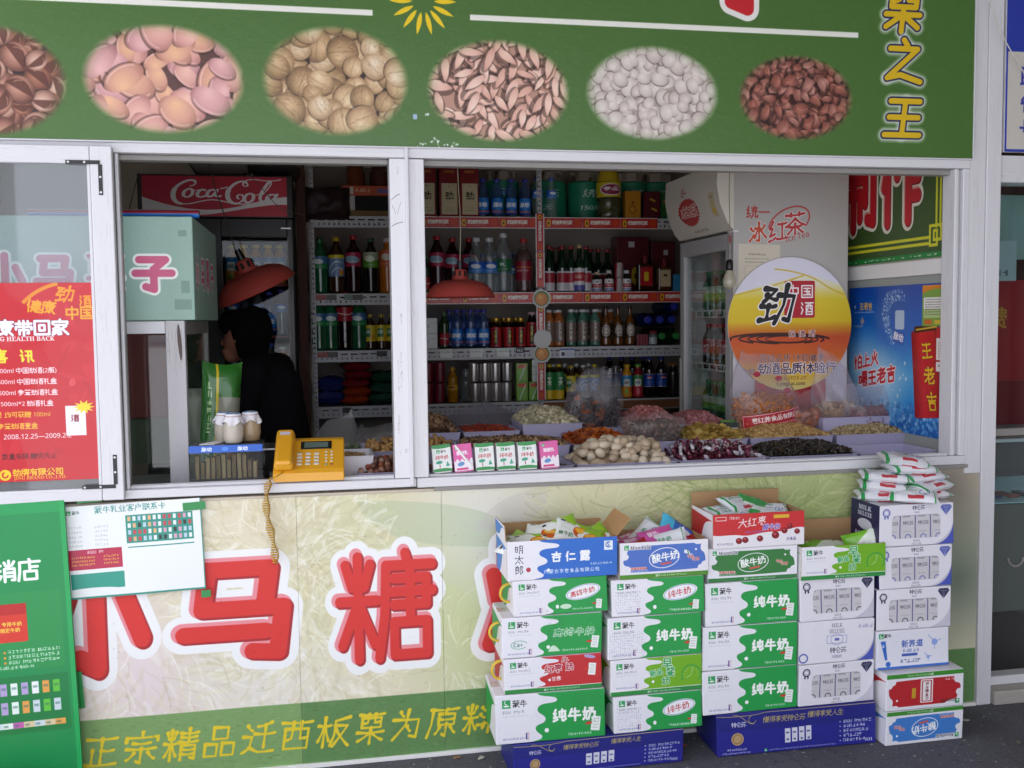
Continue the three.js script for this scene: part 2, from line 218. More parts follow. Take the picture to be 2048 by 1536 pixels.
// asphalt: aggregate speckle and worn patches
const asphalt = canvas(1024, 1024, (g, w) => {
  const r = rng(11); g.fillStyle = '#53525a'; g.fillRect(0, 0, w, w);
  for (let i = 0; i < 26; i++) { const x = r() * w, y = r() * w, s = 30 + 110 * r(); g.fillStyle = r() < 0.5 ? 'rgba(70,68,70,0.22)' : 'rgba(104,102,106,0.18)'; g.beginPath(); for (let k = 0; k < 14; k++) { const a = k / 14 * 6.283, q = s * (0.55 + 0.6 * r()); g.lineTo(x + q * Math.cos(a), y + q * Math.sin(a)); } g.fill(); }
  for (let i = 0; i < 30000; i++) { const v = 40 + 130 * r() * r(); g.fillStyle = `rgba(${v},${v},${v + 6},0.6)`; const s = 1 + 3.4 * r() * r(); g.fillRect(r() * w, r() * w, s, s); }
  for (let i = 0; i < 700; i++) { const v = 130 + 80 * r(); g.fillStyle = `rgba(${v},${v - 4},${v - 10},0.6)`; g.beginPath(); g.ellipse(r() * w, r() * w, 1 + 3 * r(), 1 + 2 * r(), r() * 3, 0, 7); g.fill(); }
  for (let i = 0; i < 7; i++) { g.strokeStyle = 'rgba(20,20,22,0.7)'; g.lineWidth = 1.6; g.beginPath(); let x = r() * w, y = r() * w, a = r() * 6; g.moveTo(x, y); for (let k = 0; k < 30; k++) { a += (r() - 0.5) * 1.1; x += 9 * Math.cos(a); y += 9 * Math.sin(a); g.lineTo(x, y); } g.stroke(); }
  for (let i = 0; i < 60; i++) { g.fillStyle = 'rgba(22,22,24,0.5)'; g.beginPath(); g.ellipse(r() * w, r() * w, 2 + 4 * r(), 1 + 3 * r(), r() * 3, 0, 7); g.fill(); }
});
const groundGeo = new THREE.PlaneGeometry(120, 120).rotateX(-Math.PI / 2);
structure('unseen_pavement', new THREE.PlaneGeometry(120, 60).rotateX(-Math.PI / 2), mat(0xa9abb0, 0.9, { bumpMap: grainRep(90, 45), bumpScale: 0.003 }), [0, 0.004, 31.4]);  // out of view, pale so sunlight bounces up onto front and shelves
structure('ground', groundGeo, mat(0xffffff, 0.92, { map: texOf(asphalt, [75, 75]), bumpMap: grainRep(150, 150), bumpScale: 0.004 }), [0, 0, 20]);

// ---------- the kiosk: room, window frames, counter wall ----------
const kiosk = thing('market_kiosk', 'white framed market kiosk with two wide serving windows', 'kiosk', [0, 0, 0]);
part(kiosk, 'wall', rb(-1.8, 2.5, 0.0, 3.0, -2.72, -2.64), M.cream, null, null, 'cream back wall behind the shelves');
part(kiosk, 'wall', rb(-1.8, -1.72, 0.0, 3.0, -2.64, -0.09), M.cream, null, null, 'cream left side wall');
part(kiosk, 'wall', rb(2.345, 2.44, 0.0, 3.0, -2.64, -0.09), M.cream, null, null, 'right side wall carrying posters');
part(kiosk, 'ceiling', rb(-1.8, 2.5, 2.72, 2.8, -2.64, -0.09), M.cream);
part(kiosk, 'floor', rb(-1.72, 2.345, 0.0, 0.06, -2.64, -0.09), M.dim);
part(kiosk, 'counter_wall', rb(-1.8, 2.44, 0.0, 0.93, -0.085, -0.012), M.cream);
part(kiosk, 'header_wall', rb(-1.8, 2.44, 2.075, 3.0, -0.085, -0.006), M.alu);
// painted rails with scuffs, pen marks and dirt
const postArt = canvas(256, 1536, (g, w, h) => {
  const r = rng(5); g.fillStyle = '#dcdce0'; g.fillRect(0, 0, w, h);
  for (let i = 0; i < 260; i++) { g.fillStyle = `rgba(120,116,112,${0.05 + 0.1 * r()})`; g.fillRect(r() * w, r() * h, 1 + 3 * r(), 1 + 14 * r() * r()); }
  g.strokeStyle = 'rgba(40,40,48,0.8)'; g.lineWidth = 3; g.lineCap = 'round';
  for (const [a, b, c, d] of [[20, 196, 150, 168], [30, 220, 80, 262], [110, 262, 170, 206], [14, 322, 190, 300]]) { g.beginPath(); g.moveTo(a, b); g.quadraticCurveTo((a + c) / 2, (b + d) / 2 - 8, c, d); g.stroke(); }
  const scuff = (x, y, n, sx, sy) => { for (let i = 0; i < n; i++) { g.fillStyle = `rgba(52,48,46,${0.3 + 0.5 * r()})`; g.fillRect(x + (r() - 0.5) * sx, y + (r() - 0.5) * sy, 1 + 3 * r(), 1 + 6 * r()); } };
  scuff(126, 56, 26, 36, 36); scuff(138, 760, 40, 26, 50); scuff(78, 1030, 60, 20, 150); scuff(124, 1010, 70, 26, 200); scuff(70, 1270, 60, 26, 90); scuff(186, 1400, 26, 50, 20); scuff(86, 1410, 8, 10, 40);
});
const postMat = print(postArt, 0.38), plain = (m) => [m, m, m, m, m, m];
const frontOnly = (m, f) => [m, m, m, m, f, m];   // box material order: +x -x +y -y +z -z
part(kiosk, 'mullion', rb(0.229, 0.285, 0.9705, 2.034, -0.08, 0.004, 0.004), frontOnly(M.alu, postMat));
part(kiosk, 'mullion', rb(0.287, 0.344, 0.9705, 2.034, -0.08, 0.0, 0.004), M.alu);
part(kiosk, 'mullion_bead', rb(0.279, 0.2925, 0.945, 2.0675, 0.0045, 0.0145, 0.004), M.alu);
part(kiosk, 'header_rail', rb(-1.8, 2.366, 2.036, 2.0685, -0.082, 0.002, 0.004), M.alu);
part(kiosk, 'track', rb(-0.62, 0.228, 2.018, 2.0352, -0.074, -0.03), M.aluDark);
part(kiosk, 'track', rb(0.345, 2.304, 2.016, 2.0352, -0.074, -0.03), M.aluDark);
part(kiosk, 'sill_rail', rb(-1.8, 0.3, 0.9405, 0.9695, -0.09, 0.006, 0.004), M.alu);
part(kiosk, 'sill_rail', rb(0.302, 2.366, 0.936, 0.9695, -0.09, 0.003, 0.004), M.alu);
for (const [z0, z1] of [[-0.024, -0.018], [-0.05, -0.044]]) { part(kiosk, 'sill_track', rb(-0.618, 0.227, 0.9697, 0.979, z0, z1, 0.001), M.alu); part(kiosk, 'sill_track', rb(0.346, 2.302, 0.9697, 0.977, z0, z1, 0.001), M.alu); }
part(kiosk, 'jamb', rb(-0.662, -0.622, 0.9698, 2.0355, -0.08, -0.028), M.aluDark);
part(kiosk, 'jamb_bead', rb(-0.628, -0.617, 0.9699, 2.0354, -0.027, -0.006), M.alu);
for (const [a, b, z] of [[2.307, 2.322, -0.004], [2.3225, 2.338, -0.02], [2.3385, 2.3655, 0.0]]) part(kiosk, 'jamb', rb(a, b, 0.9698, 2.0355, -0.08, z), M.alu);
part(kiosk, 'corner_post', rb(2.3665, 2.432, 0.9, 2.98, -0.08, -0.002), M.alu);
part(kiosk, 'door_post', rb(2.4335, 2.494, 0.0, 2.98, -0.08, 0.002), M.alu);
part(kiosk, 'sill_edge', rb(0.36, 2.38, 0.922, 0.9355, -0.006, -0.001, 0.001), M.aluDark);

// ---------- printed pictures of nuts for the sign ----------
function nutPicture(g, cx, cy, rx, ry, kind, seed) {
  const r = rng(seed), K = {
    chestnut: { bg: '#38201a', n: 9, s: 0.19, c: [['#d8a890', '#9b6a58', '#5a3228'], ['#c08a70', '#8a5440', '#4a2a20'], ['#e8cdbc', '#b58a78', '#6a4438']], e: 0.85 },
    bean: { bg: '#5a3a34', n: 8, s: 0.24, c: [['#e9b9a8', '#d29a90', '#a8706a'], ['#e2b2ae', '#c99494', '#9c6a6c'], ['#e6b48e', '#cf9884', '#a4705e']], e: 0.62 },
    walnut: { bg: '#33221a', n: 9, s: 0.2, c: [['#e0c8a0', '#c0a078', '#8a6a48'], ['#d0b088', '#a88860', '#705438'], ['#e6d4b8', '#c8ac88', '#947652']], e: 0.92 },
    almond: { bg: '#b48a78', n: 12, s: 0.17, c: [['#ecc8b6', '#deb0a0', '#c08c7c'], ['#f0d2c2', '#e2b8a8', '#c49484'], ['#e4b8a6', '#d4a292', '#b48274']], e: 0.5 },
    seed: { bg: '#a89c94', n: 15, s: 0.115, c: [['#dcd2ca', '#c8bcb6', '#a89c98'], ['#e0d8d0', '#cec4be', '#aea49e']], e: 0.74 },
    raisin: { bg: '#3c1a14', n: 15, s: 0.15, c: [['#b07868', '#885048', '#5c2e2a'], ['#a86858', '#7e463c', '#542a24'], ['#ba8678', '#8c5a52', '#5e3430']], e: 0.62 },
  }[kind];
  const c = canvas(2 * rx, 2 * ry, (q, w, h) => {
    q.fillStyle = K.bg; q.fillRect(0, 0, w, h);
    const cells = [], step = 2 * rx / K.n; for (let y = -step; y < h + step; y += step * 0.8) for (let x = -step; x < w + step; x += step) cells.push([x + r() * step, y + r() * step * 0.8, r()]);
    cells.sort((a, b) => a[2] - b[2]);
    for (const [x, y] of cells) {
      const s = rx * K.s * (0.75 + 0.4 * r()), a = r() * 3.14, e = K.e * (0.85 + 0.3 * r()), [l, m, d] = K.c[Math.floor(r() * K.c.length)], l2 = l;
      q.save(); q.translate(x, y); q.rotate(a);
      q.fillStyle = 'rgba(30,14,8,0.45)'; q.beginPath(); q.ellipse(s * 0.07, s * 0.1, s, s * e, 0, 0, 7); q.fill();
      const ga = q.createRadialGradient(-s * 0.3 * Math.cos(a), -s * 0.3, s * 0.1, 0, 0, s * 1.05); ga.addColorStop(0, l); ga.addColorStop(0.6, m); ga.addColorStop(1, d);
      q.fillStyle = ga; q.beginPath();
      if (kind === 'raisin') { for (let k = 0; k < 9; k++) { const t = k / 9 * 6.283, R = s * (0.5 + 0.65 * r()); q.lineTo(R * Math.cos(t), R * e * Math.sin(t)); } q.closePath(); }
      else if (kind === 'almond') { q.moveTo(-s, 0); q.quadraticCurveTo(-s * 0.3, -s * e * 1.3, s, 0); q.quadraticCurveTo(-s * 0.3, s * e * 1.3, -s, 0); }
      else q.ellipse(0, 0, s, s * e, 0, 0, 7);
      q.fill(); q.strokeStyle = d; q.lineWidth = Math.max(0.8, s * 0.05);
      if (kind === 'walnut') { q.globalAlpha = 0.6; q.beginPath(); q.moveTo(-s * 0.95, 0); q.quadraticCurveTo(0, s * 0.16, s * 0.95, 0); q.stroke(); q.globalAlpha = 0.4; for (let k = 0; k < 26; k++) { const t = r() * 6.283, u = s * Math.sqrt(r()) * 0.85, px = u * Math.cos(t), py = u * e * Math.sin(t), l = s * (0.1 + 0.16 * r()), an = (r() - 0.5) * 1.6; q.strokeStyle = r() < 0.6 ? d : l2; q.beginPath(); q.moveTo(px - l * Math.cos(an), py - l * Math.sin(an)); q.quadraticCurveTo(px, py + l * (r() - 0.5), px + l * Math.cos(an), py + l * Math.sin(an)); q.stroke(); } }
      else if (kind === 'bean') { q.globalAlpha = 0.6; q.strokeStyle = '#f0d8d0'; q.beginPath(); q.ellipse(0, 0, s * 0.86, s * e * 0.84, 0, 0.3, 2.6); q.stroke(); }
      else if (kind === 'chestnut') { q.globalAlpha = 0.85; q.fillStyle = '#54281e'; q.beginPath(); q.moveTo(-s, 0); q.quadraticCurveTo(-s * 0.2, -s * e * 1.5, s, s * 0.1); q.quadraticCurveTo(s * 0.2, s * 0.1, -s, 0); q.fill(); q.strokeStyle = '#c89c88'; q.beginPath(); q.arc(0, 0, s * 0.6, 3.6, 4.6); q.stroke(); }
      else if (kind === 'raisin') { q.globalAlpha = 0.6; q.strokeStyle = '#e0b0a0'; q.beginPath(); q.moveTo(-s * 0.6, -s * 0.1); q.quadraticCurveTo(0, -s * 0.5, s * 0.5, s * 0.1); q.stroke(); }
      q.restore();
    }
    const fe = q.createRadialGradient(0, 0, 0.8, 0, 0, 1); fe.addColorStop(0, 'rgba(0,0,0,1)'); fe.addColorStop(0.5, 'rgba(0,0,0,0.85)'); fe.addColorStop(1, 'rgba(0,0,0,0)');
    q.globalCompositeOperation = 'destination-in'; q.translate(w / 2, h / 2); q.scale(w / 2, h / 2); q.fillStyle = fe; q.fillRect(-1, -1, 2, 2);
  });
  g.drawImage(c, cx - rx, cy - ry);
}
// ---------- sign board over the windows ----------
const SX0 = -1.4, SX1 = 2.3655, SY0 = 2.071, SY1 = 2.86;
const signArt = canvas(2048, 2048 * (SY1 - SY0) / (SX1 - SX0), (g, w, h) => {
  const s = w / (SX1 - SX0), X = (x) => (x - SX0) * s, Y = (y) => (SY1 - y) * s, r = rng(21);
  g.fillStyle = '#466c30'; g.fillRect(0, 0, w, h);
  for (let i = 0; i < 5000; i++) { g.fillStyle = r() < 0.5 ? 'rgba(255,255,230,0.03)' : 'rgba(0,10,0,0.04)'; g.fillRect(r() * w, r() * h, 1 + 5 * r(), 1 + 3 * r()); }
  const oval = (x, y, ex, ey, k, sd) => nutPicture(g, X(x), Y(y), ex * s, ey * s, k, sd);
  oval(-0.9754,2.2436, 0.225, 0.17, 'chestnut', 31); oval(-0.4677,2.2636, 0.248, 0.172, 'bean', 32); oval(0.0629,2.275, 0.238, 0.178, 'walnut', 33);
  oval(0.5975,2.26, 0.245, 0.172, 'almond', 34); oval(1.1347,2.2683, 0.243, 0.164, 'seed', 35); oval(1.6655,2.2691, 0.222, 0.152, 'raisin', 36);
  g.fillStyle = '#e6e6df'; g.fillRect(0, Y(2.506), X(0.1845), 0.0185 * s); g.fillRect(X(0.5034), Y(2.506), (1.9018 - 0.5034) * s, 0.0185 * s);
  const fx = X(0.3489), fy = Y(2.5413); g.fillStyle = '#e9c81c';
  for (let k = 0; k < 14; k++) { const a = (k + 0.5) / 14 * 6.283 + 0.2; g.save(); g.translate(fx, fy); g.rotate(a); g.beginPath(); g.moveTo(0.035 * s, 0); g.quadraticCurveTo(0.066 * s, -0.016 * s, 0.11 * s, 0); g.quadraticCurveTo(0.066 * s, 0.016 * s, 0.035 * s, 0); g.fill(); g.restore(); }
  const big = { lw: 0.16, ink: '#c3202a', edge: '#e8e6e2', ew: 0.13 };
  write(g, '小', X(0.72), Y(2.82), 0.21 * s, big); write(g, '子', X(1.33), Y(2.846), 0.3 * s, big);
  for (const [ch, x, y] of [['栗', 2.0066,2.6797], ['之', 2.0093,2.4927], ['王', 2.0121,2.2954]]) { for (const [ink, lw, al] of [['#cfd8cc', 0.36, 0.22], ['#cfd8cc', 0.3, 0.35], ['#d8e0d6', 0.25, 0.55], ['#1b2050', 0.195, 1], ['#d8b41c', 0.125, 1]]) { g.globalAlpha = al; write(g, ch, X(x), Y(y), 0.165 * s, { lw, ink, skew: -0.12 }); } g.globalAlpha = 1; }
  // torn spots where the vinyl has come off
  g.fillStyle = '#dfe6e4'; for (const [x, y, n] of [[0.3194,2.1705, 3], [0.3774,2.0924, 5], [0.4104,2.0801, 8], [0.4505,2.0858, 4], [0.3443,2.0868, 4], [0.3111,2.0731, 3], [0.3743,2.1037, 2], [0.3524,2.1779, 2]]) for (let k = 0; k < n; k++) { g.beginPath(); const px = X(x) + (r() - 0.5) * n * 4, py = Y(y) + (r() - 0.5) * 5; g.moveTo(px, py); g.lineTo(px + 4 * r() + 2, py + 2 * r()); g.lineTo(px + 3 * r(), py + 7 * r()); g.fill(); }
  g.fillStyle = '#9ab4d0'; g.fillRect(X(0.3095), Y(2.1767), 7, 9);
});
const signB = thing('sign_board', 'long green printed shop sign with six oval nut pictures', 'sign', [0, 0, 0]);
part(signB, 'panel', rb(SX0, SX1, SY0, SY1, -0.005, 0.012, 0.002), frontOnly(M.alu, print(signArt, 0.36, { bumpMap: grainRep(6, 2), bumpScale: 0.0012 })));
part(signB, 'edge_trim', rb(SX0, SX1 + 0.004, 2.0662, 2.0705, -0.004, 0.016, 0.001), M.alu);
part(signB, 'edge_trim', rb(SX1 + 0.0002, SX1 + 0.004, 2.0708, SY1, -0.004, 0.016, 0.001), M.alu);

// ---------- lower banner ----------
const BX0 = -1.3, BX1 = 2.43, BY0 = 0.012, BY1 = 0.921;
const bannerArt = canvas(2048, 2048 * (BY1 - BY0) / (BX1 - BX0), (g, w, h) => {
  const s = w / (BX1 - BX0), X = (x) => (x - BX0) * s, Y = (y) => (BY1 - y) * s, r = rng(77);
  g.fillStyle = '#ddd6ba'; g.fillRect(0, 0, w, h);
  const blob = (x, y, q, c) => { const ga = g.createRadialGradient(X(x), Y(y), 0, X(x), Y(y), q * s); ga.addColorStop(0, c); ga.addColorStop(1, c.replace(/[\d.]+\)$/, '0)')); g.fillStyle = ga; g.fillRect(0, 0, w, h); };
  blob(-0.6, 0.35, 0.45, 'rgba(226,212,222,0.8)'); blob(-0.2, 0.3, 0.3, 'rgba(238,234,238,0.9)'); blob(0.05, 0.75, 0.45, 'rgba(200,200,156,0.85)'); blob(-0.2, 0.5, 0.4, 'rgba(206,204,166,0.6)'); blob(0.75, 0.5, 0.4, 'rgba(176,190,132,0.7)'); blob(-0.3, 0.85, 0.4, 'rgba(222,214,190,0.9)');
  blob(0.55, 0.8, 0.35, 'rgba(216,218,210,0.9)'); blob(0.35, 0.55, 0.3, 'rgba(190,200,158,0.8)'); blob(0.5, 0.35, 0.3, 'rgba(190,202,148,0.75)'); blob(0.9, 0.8, 0.3, 'rgba(198,198,156,0.9)'); blob(1.35, 0.85, 0.4, 'rgba(176,182,122,0.95)'); blob(1.75, 0.8, 0.4, 'rgba(148,168,98,0.95)'); blob(2.3, 0.85, 0.3, 'rgba(120,112,104,0.9)'); blob(2.35, 0.5, 0.35, 'rgba(96,112,98,0.9)'); blob(1.4, 0.5, 0.6, 'rgba(150,156,110,0.7)');  // dark right-end blobs put the carton stack's shade into the print colour
  // leaves out of focus, then burr spines
  for (const [a, b, c, d, e] of [[0.1, 0.9, 0.62, 0.72, '#aebe9a'], [0.75, 0.92, 0.5, 0.78, '#c6c2ba'], [0.3, 0.62, 0.5, 0.4, '#c9cf9c']]) { g.globalAlpha = 0.5; g.fillStyle = e; g.beginPath(); g.moveTo(X(a), Y(b)); g.quadraticCurveTo(X(c) + 30, Y(b) + 10, X(c), Y(d)); g.quadraticCurveTo(X(a) + 20, Y(d), X(a), Y(b)); g.fill(); }
  g.globalAlpha = 1;
  const spines = (cx, cy, R0, R1, n, ink, aw) => { for (let i = 0; i < n; i++) { const a = r() * 6.283, q = R0 * Math.sqrt(r()), l = R1 * (0.35 + 0.65 * r()), x = cx + q * Math.cos(a), y = cy + q * Math.sin(a), b = a + (r() - 0.5) * 2.2; g.strokeStyle = ink[Math.floor(r() * ink.length)]; g.lineWidth = aw * (0.6 + 0.8 * r()); g.beginPath(); g.moveTo(X(x), Y(y)); g.quadraticCurveTo(X(x + l * 0.5 * Math.cos(b + 0.3)), Y(y + l * 0.5 * Math.sin(b + 0.3)), X(x + l * Math.cos(b)), Y(y + l * Math.sin(b))); g.stroke(); } };
  const pale = ['rgba(240,238,222,0.4)', 'rgba(226,220,180,0.4)', 'rgba(196,186,142,0.35)', 'rgba(170,160,116,0.22)', 'rgba(250,250,244,0.45)'];
  g.globalAlpha = 0.5; spines(-0.15, 0.72, 0.36, 0.1, 700, pale, 7); spines(-0.62, 0.52, 0.34, 0.12, 300, pale, 7); spines(-0.05, 0.42, 0.28, 0.12, 260, pale, 8); g.globalAlpha = 0.8; spines(-0.15, 0.72, 0.36, 0.1, 420, pale, 2.6); spines(-0.62, 0.52, 0.34, 0.13, 170, pale, 2.8); spines(0.42, 0.34, 0.2, 0.11, 120, pale, 2.4); spines(-0.05, 0.42, 0.28, 0.12, 150, pale, 2.8); g.globalAlpha = 1;
  spines(1.0, 0.78, 0.28, 0.1, 260, ['rgba(206,202,160,0.4)', 'rgba(150,150,104,0.3)', 'rgba(226,222,190,0.35)'], 3); spines(1.6, 0.78, 0.42, 0.12, 900, ['rgba(176,190,120,0.4)', 'rgba(112,134,74,0.3)', 'rgba(206,212,160,0.35)', 'rgba(144,160,94,0.4)'], 3.2);
  g.fillStyle = '#7ba062'; g.fillRect(0, Y(0.224), w, h); g.fillStyle = '#5f8850'; g.fillRect(X(-0.0991), Y(0.224), w, h);
  for (let i = 0; i < 2600; i++) { g.fillStyle = r() < 0.5 ? 'rgba(255,255,240,0.05)' : 'rgba(20,34,12,0.08)'; g.fillRect(r() * w, Y(0.22) + r() * h * 0.25, 2 + 9 * r(), 1 + 3 * r()); }
  // three-colour rounded characters: white edge, pale rim, red face
  const fat = (ch, x0, y1, wd, ht, lw = 0.19) => { g.save(); g.translate(X(x0), Y(y1)); g.scale(wd / ht, 1); for (const [ink, q, d] of [['#eef0f0', lw + 0.17, 0], ['#e78f97', lw + 0.012, -0.012], ['#a4262c', lw - 0.014, 0.016], ['#d6332f', lw - 0.03, 0.003]]) write(g, ch, d * ht * s, d * ht * s, ht * s, { ink, lw: q }); g.restore(); };
  fat('小', -0.9093, 0.7815, 0.345, 0.42); fat('马', -0.4875, 0.7363, 0.395, 0.365, 0.175); fat('糖', 0.028, 0.7277, 0.325, 0.375, 0.125); fat('炒', 0.526, 0.735, 0.4, 0.375, 0.16);
  write(g, '正宗精品迁西板栗为原料', X(-0.7814), Y(0.172), 0.108 * s, { lw: 0.11, ink: '#e3c92a', brush: 0.75, skew: -0.16, gap: 1.147 });
  g.fillStyle = '#e3c92a'; g.beginPath(); g.ellipse(X(0.5176), Y(0.0921), 4, 9, 0.4, 0, 7); g.fill();
  // grime and nicks
  for (let i = 0; i < 420; i++) { g.fillStyle = `rgba(70,64,56,${0.06 + 0.2 * r()})`; g.beginPath(); g.ellipse(r() * w, r() * h, 0.6 + 2.4 * r() * r(), 0.5 + 1.6 * r(), r() * 3, 0, 7); g.fill(); }
  for (let i = 0; i < 40; i++) { g.strokeStyle = `rgba(110,104,96,${0.1 + 0.2 * r()})`; g.lineWidth = 0.8; g.beginPath(); const x = r() * w, y = r() * h; g.moveTo(x, y); g.lineTo(x + 30 * (r() - 0.5), y + 12 * (r() - 0.5)); g.stroke(); }
});
const banner = thing('printed_banner', 'lower wall banner with big red characters over a chestnut burr picture', 'banner', [0, 0, 0]);
{ // three sheets with slight waves that meet at seams
  const cuts = [BX0, -0.0991, 0.3835, BX1], m = print(bannerArt, 0.55, { bumpMap: grainRep(8, 3), bumpScale: 0.001 });
  for (let k = 0; k < 3; k++) {
    const x0 = cuts[k] + 0.0006, x1 = cuts[k + 1] - 0.0006, ge = new THREE.BoxGeometry(x1 - x0, BY1 - BY0, 0.002, 40, 14, 1), p = ge.attributes.position, uv = ge.attributes.uv;
    for (let i = 0; i < p.count; i++) {
      const x = p.getX(i) + (x0 + x1) / 2, y = p.getY(i) + (BY0 + BY1) / 2; p.setXYZ(i, x, y, p.getZ(i) - 0.0086 + 0.0018 * Math.sin(x * 9 + y * 4) * Math.sin(y * 6 + 1 + x * 3) + (k === 1 ? 0.0012 : 0));
      uv.setXY(i, (x - BX0) / (BX1 - BX0), (y - BY0) / (BY1 - BY0));
    }
    ge.computeVertexNormals(); part(banner, 'sheet', ge, m);
  }
}
part(kiosk, 'skirting', rb(-1.8, 2.43, 0.0, 0.014, -0.011, 0.004, 0.002), M.white);

// ---------- opened sliding sash on the left ----------
const sash = thing('sliding_window', 'open white sliding window sash on the left holding a red poster', 'window', [0, 0, 0]);
const sr = -0.6278, si = -0.6928;
part(sash, 'stile', rb(si, sr, 0.944, 2.05, 0.008, 0.034, 0.004), M.alu); part(sash, 'stile', rb(-1.5, -1.42, 0.944, 2.05, 0.008, 0.034, 0.004), M.alu);
part(sash, 'rail', rb(-1.4195, si - 0.0005, 1.995, 2.05, 0.009, 0.033, 0.004), M.alu); part(sash, 'rail', rb(-1.4195, si - 0.0005, 0.944, 0.985, 0.009, 0.033, 0.004), M.alu);
part(sash, 'pane', box(si + 1.419, 1.0095, 0.004, (si - 1.419) / 2, 1.49, 0.02), mat(0xf0f4f6, 0.04, { transmission: 0.9, thickness: 0 }));  // milky tint puts the pale sky reflection into the glass colour
part(sash, 'inner_bead', rb(si - 0.01, si - 0.0006, 0.9855, 1.9945, 0.0225, 0.031, 0.002), M.alu);
for (const [cx, cy, dx, dy] of [[-0.6627, 1.999, -1, -1], [-0.6518, 0.9888, -1, 1]]) {
  const br = part(sash, 'corner_bracket', mergeGeometries([rb(Math.min(cx, cx + dx * 0.1), Math.max(cx, cx + dx * 0.1), cy - 0.006, cy + 0.006, 0.0342, 0.0362, 0.0005), rb(cx - 0.006, cx + 0.006, Math.min(cy + dy * 0.0065, cy + dy * 0.1), Math.max(cy + dy * 0.0065, cy + dy * 0.1), 0.0342, 0.0362, 0.0005)]), mat(0x2a292c, 0.5));
  for (const [a, b] of [[dx * 0.092, 0], [dx * 0.045, 0], [0, dy * 0.045], [0, dy * 0.092]]) part(br, 'screw', new THREE.CylinderGeometry(0.0036, 0.0036, 0.002, 10).rotateX(Math.PI / 2), M.steel, [cx + a, cy + b, 0.037]);
}
// ---------- posters and boards on the right inner wall (z runs back into the room) ----------
const WX = 2.345;
function wallSheet(name, label, category, z0, z1, y0, y1, art, px, t = 0.003, off = 0.001, rough = 0.4) {
  // sheet flat on the wall, art drawn with left = back of the room
  const c = canvas(Math.abs(z1 - z0) * px, (y1 - y0) * px, art), m = print(c, rough), side = M.paper;
  return single(name, label, category, rbox(t, y1 - y0, Math.abs(z1 - z0), 0.0008), [side, m, side, side, side, side], [WX - off - t / 2, (y0 + y1) / 2, (z0 + z1) / 2]);
}
wallSheet('menu_board', 'green board with red characters and yellow frame line on right wall', 'sign', -0.1, -1.25, 1.722, 2.4, (g, w, h) => {
  g.fillStyle = '#3f5a2a'; g.fillRect(0, 0, w, h); const s = w / 1.15, Z = (z) => (1.25 + z) * s, Y = (y) => (2.4 - y) * s, r = rng(4);
  for (let i = 0; i < 900; i++) { g.fillStyle = 'rgba(0,0,0,0.05)'; g.fillRect(r() * w, r() * h, 3 * r(), 3 * r()); }
  const bev = (ch, z, y, sw, sh) => { g.save(); g.translate(Z(z), Y(y)); g.scale(sw / sh, 1); for (const [ink, lw, d] of [['#e6e2d2', 0.3, 0], ['#e0a090', 0.19, -0.012], ['#8c1820', 0.18, 0.016], ['#c3202a', 0.16, 0.004]]) write(g, ch, d * sh * s, d * sh * s, sh * s, { ink, lw }); g.restore(); };
  bev('制', -0.86, 2.19, 0.27, 0.31); bev('作', -0.535, 2.19, 0.27, 0.31);
  g.strokeStyle = '#d6d62e'; g.lineWidth = 0.012 * s; g.lineCap = 'butt';
  const L = (...p) => { g.beginPath(); p.forEach(([z, y], i) => (i ? g.lineTo(Z(z), Y(y)) : g.moveTo(Z(z), Y(y)))); g.stroke(); };
  L([-1.25, 1.802], [-0.2, 1.802]); L([-1.25, 1.778], [-0.2, 1.778]); L([-0.16, 2.4], [-0.16, 1.835]); L([-0.135, 2.4], [-0.135, 1.835]);
  L([-0.2, 1.78], [-0.2, 1.845], [-0.13, 1.845], [-0.13, 1.79], [-0.175, 1.79], [-0.175, 1.825], [-0.155, 1.825], [-0.155, 1.77], [-0.2, 1.77], [-0.2, 1.79]);
  g.fillStyle = '#1f8a3a'; g.fillRect(0, h - 0.022 * s, w, 0.022 * s); g.fillStyle = '#e8e2da'; for (let i = 0; i < 60; i++) g.fillRect(r() * w, h - 0.016 * s + r() * 4, 2 + 8 * r(), 1.5 + 3 * r());
}, 800, 0.006);
part(kiosk, 'wall_ledge', rb(2.318, 2.3445, 1.655, 1.715, -1.3, -0.082, 0.003), M.white);
part(kiosk, 'wall_panel', rb(2.337, 2.3445, 0.95, 1.6545, -1.3, -0.082, 0.001), mat(0x9aa09c, 0.6));
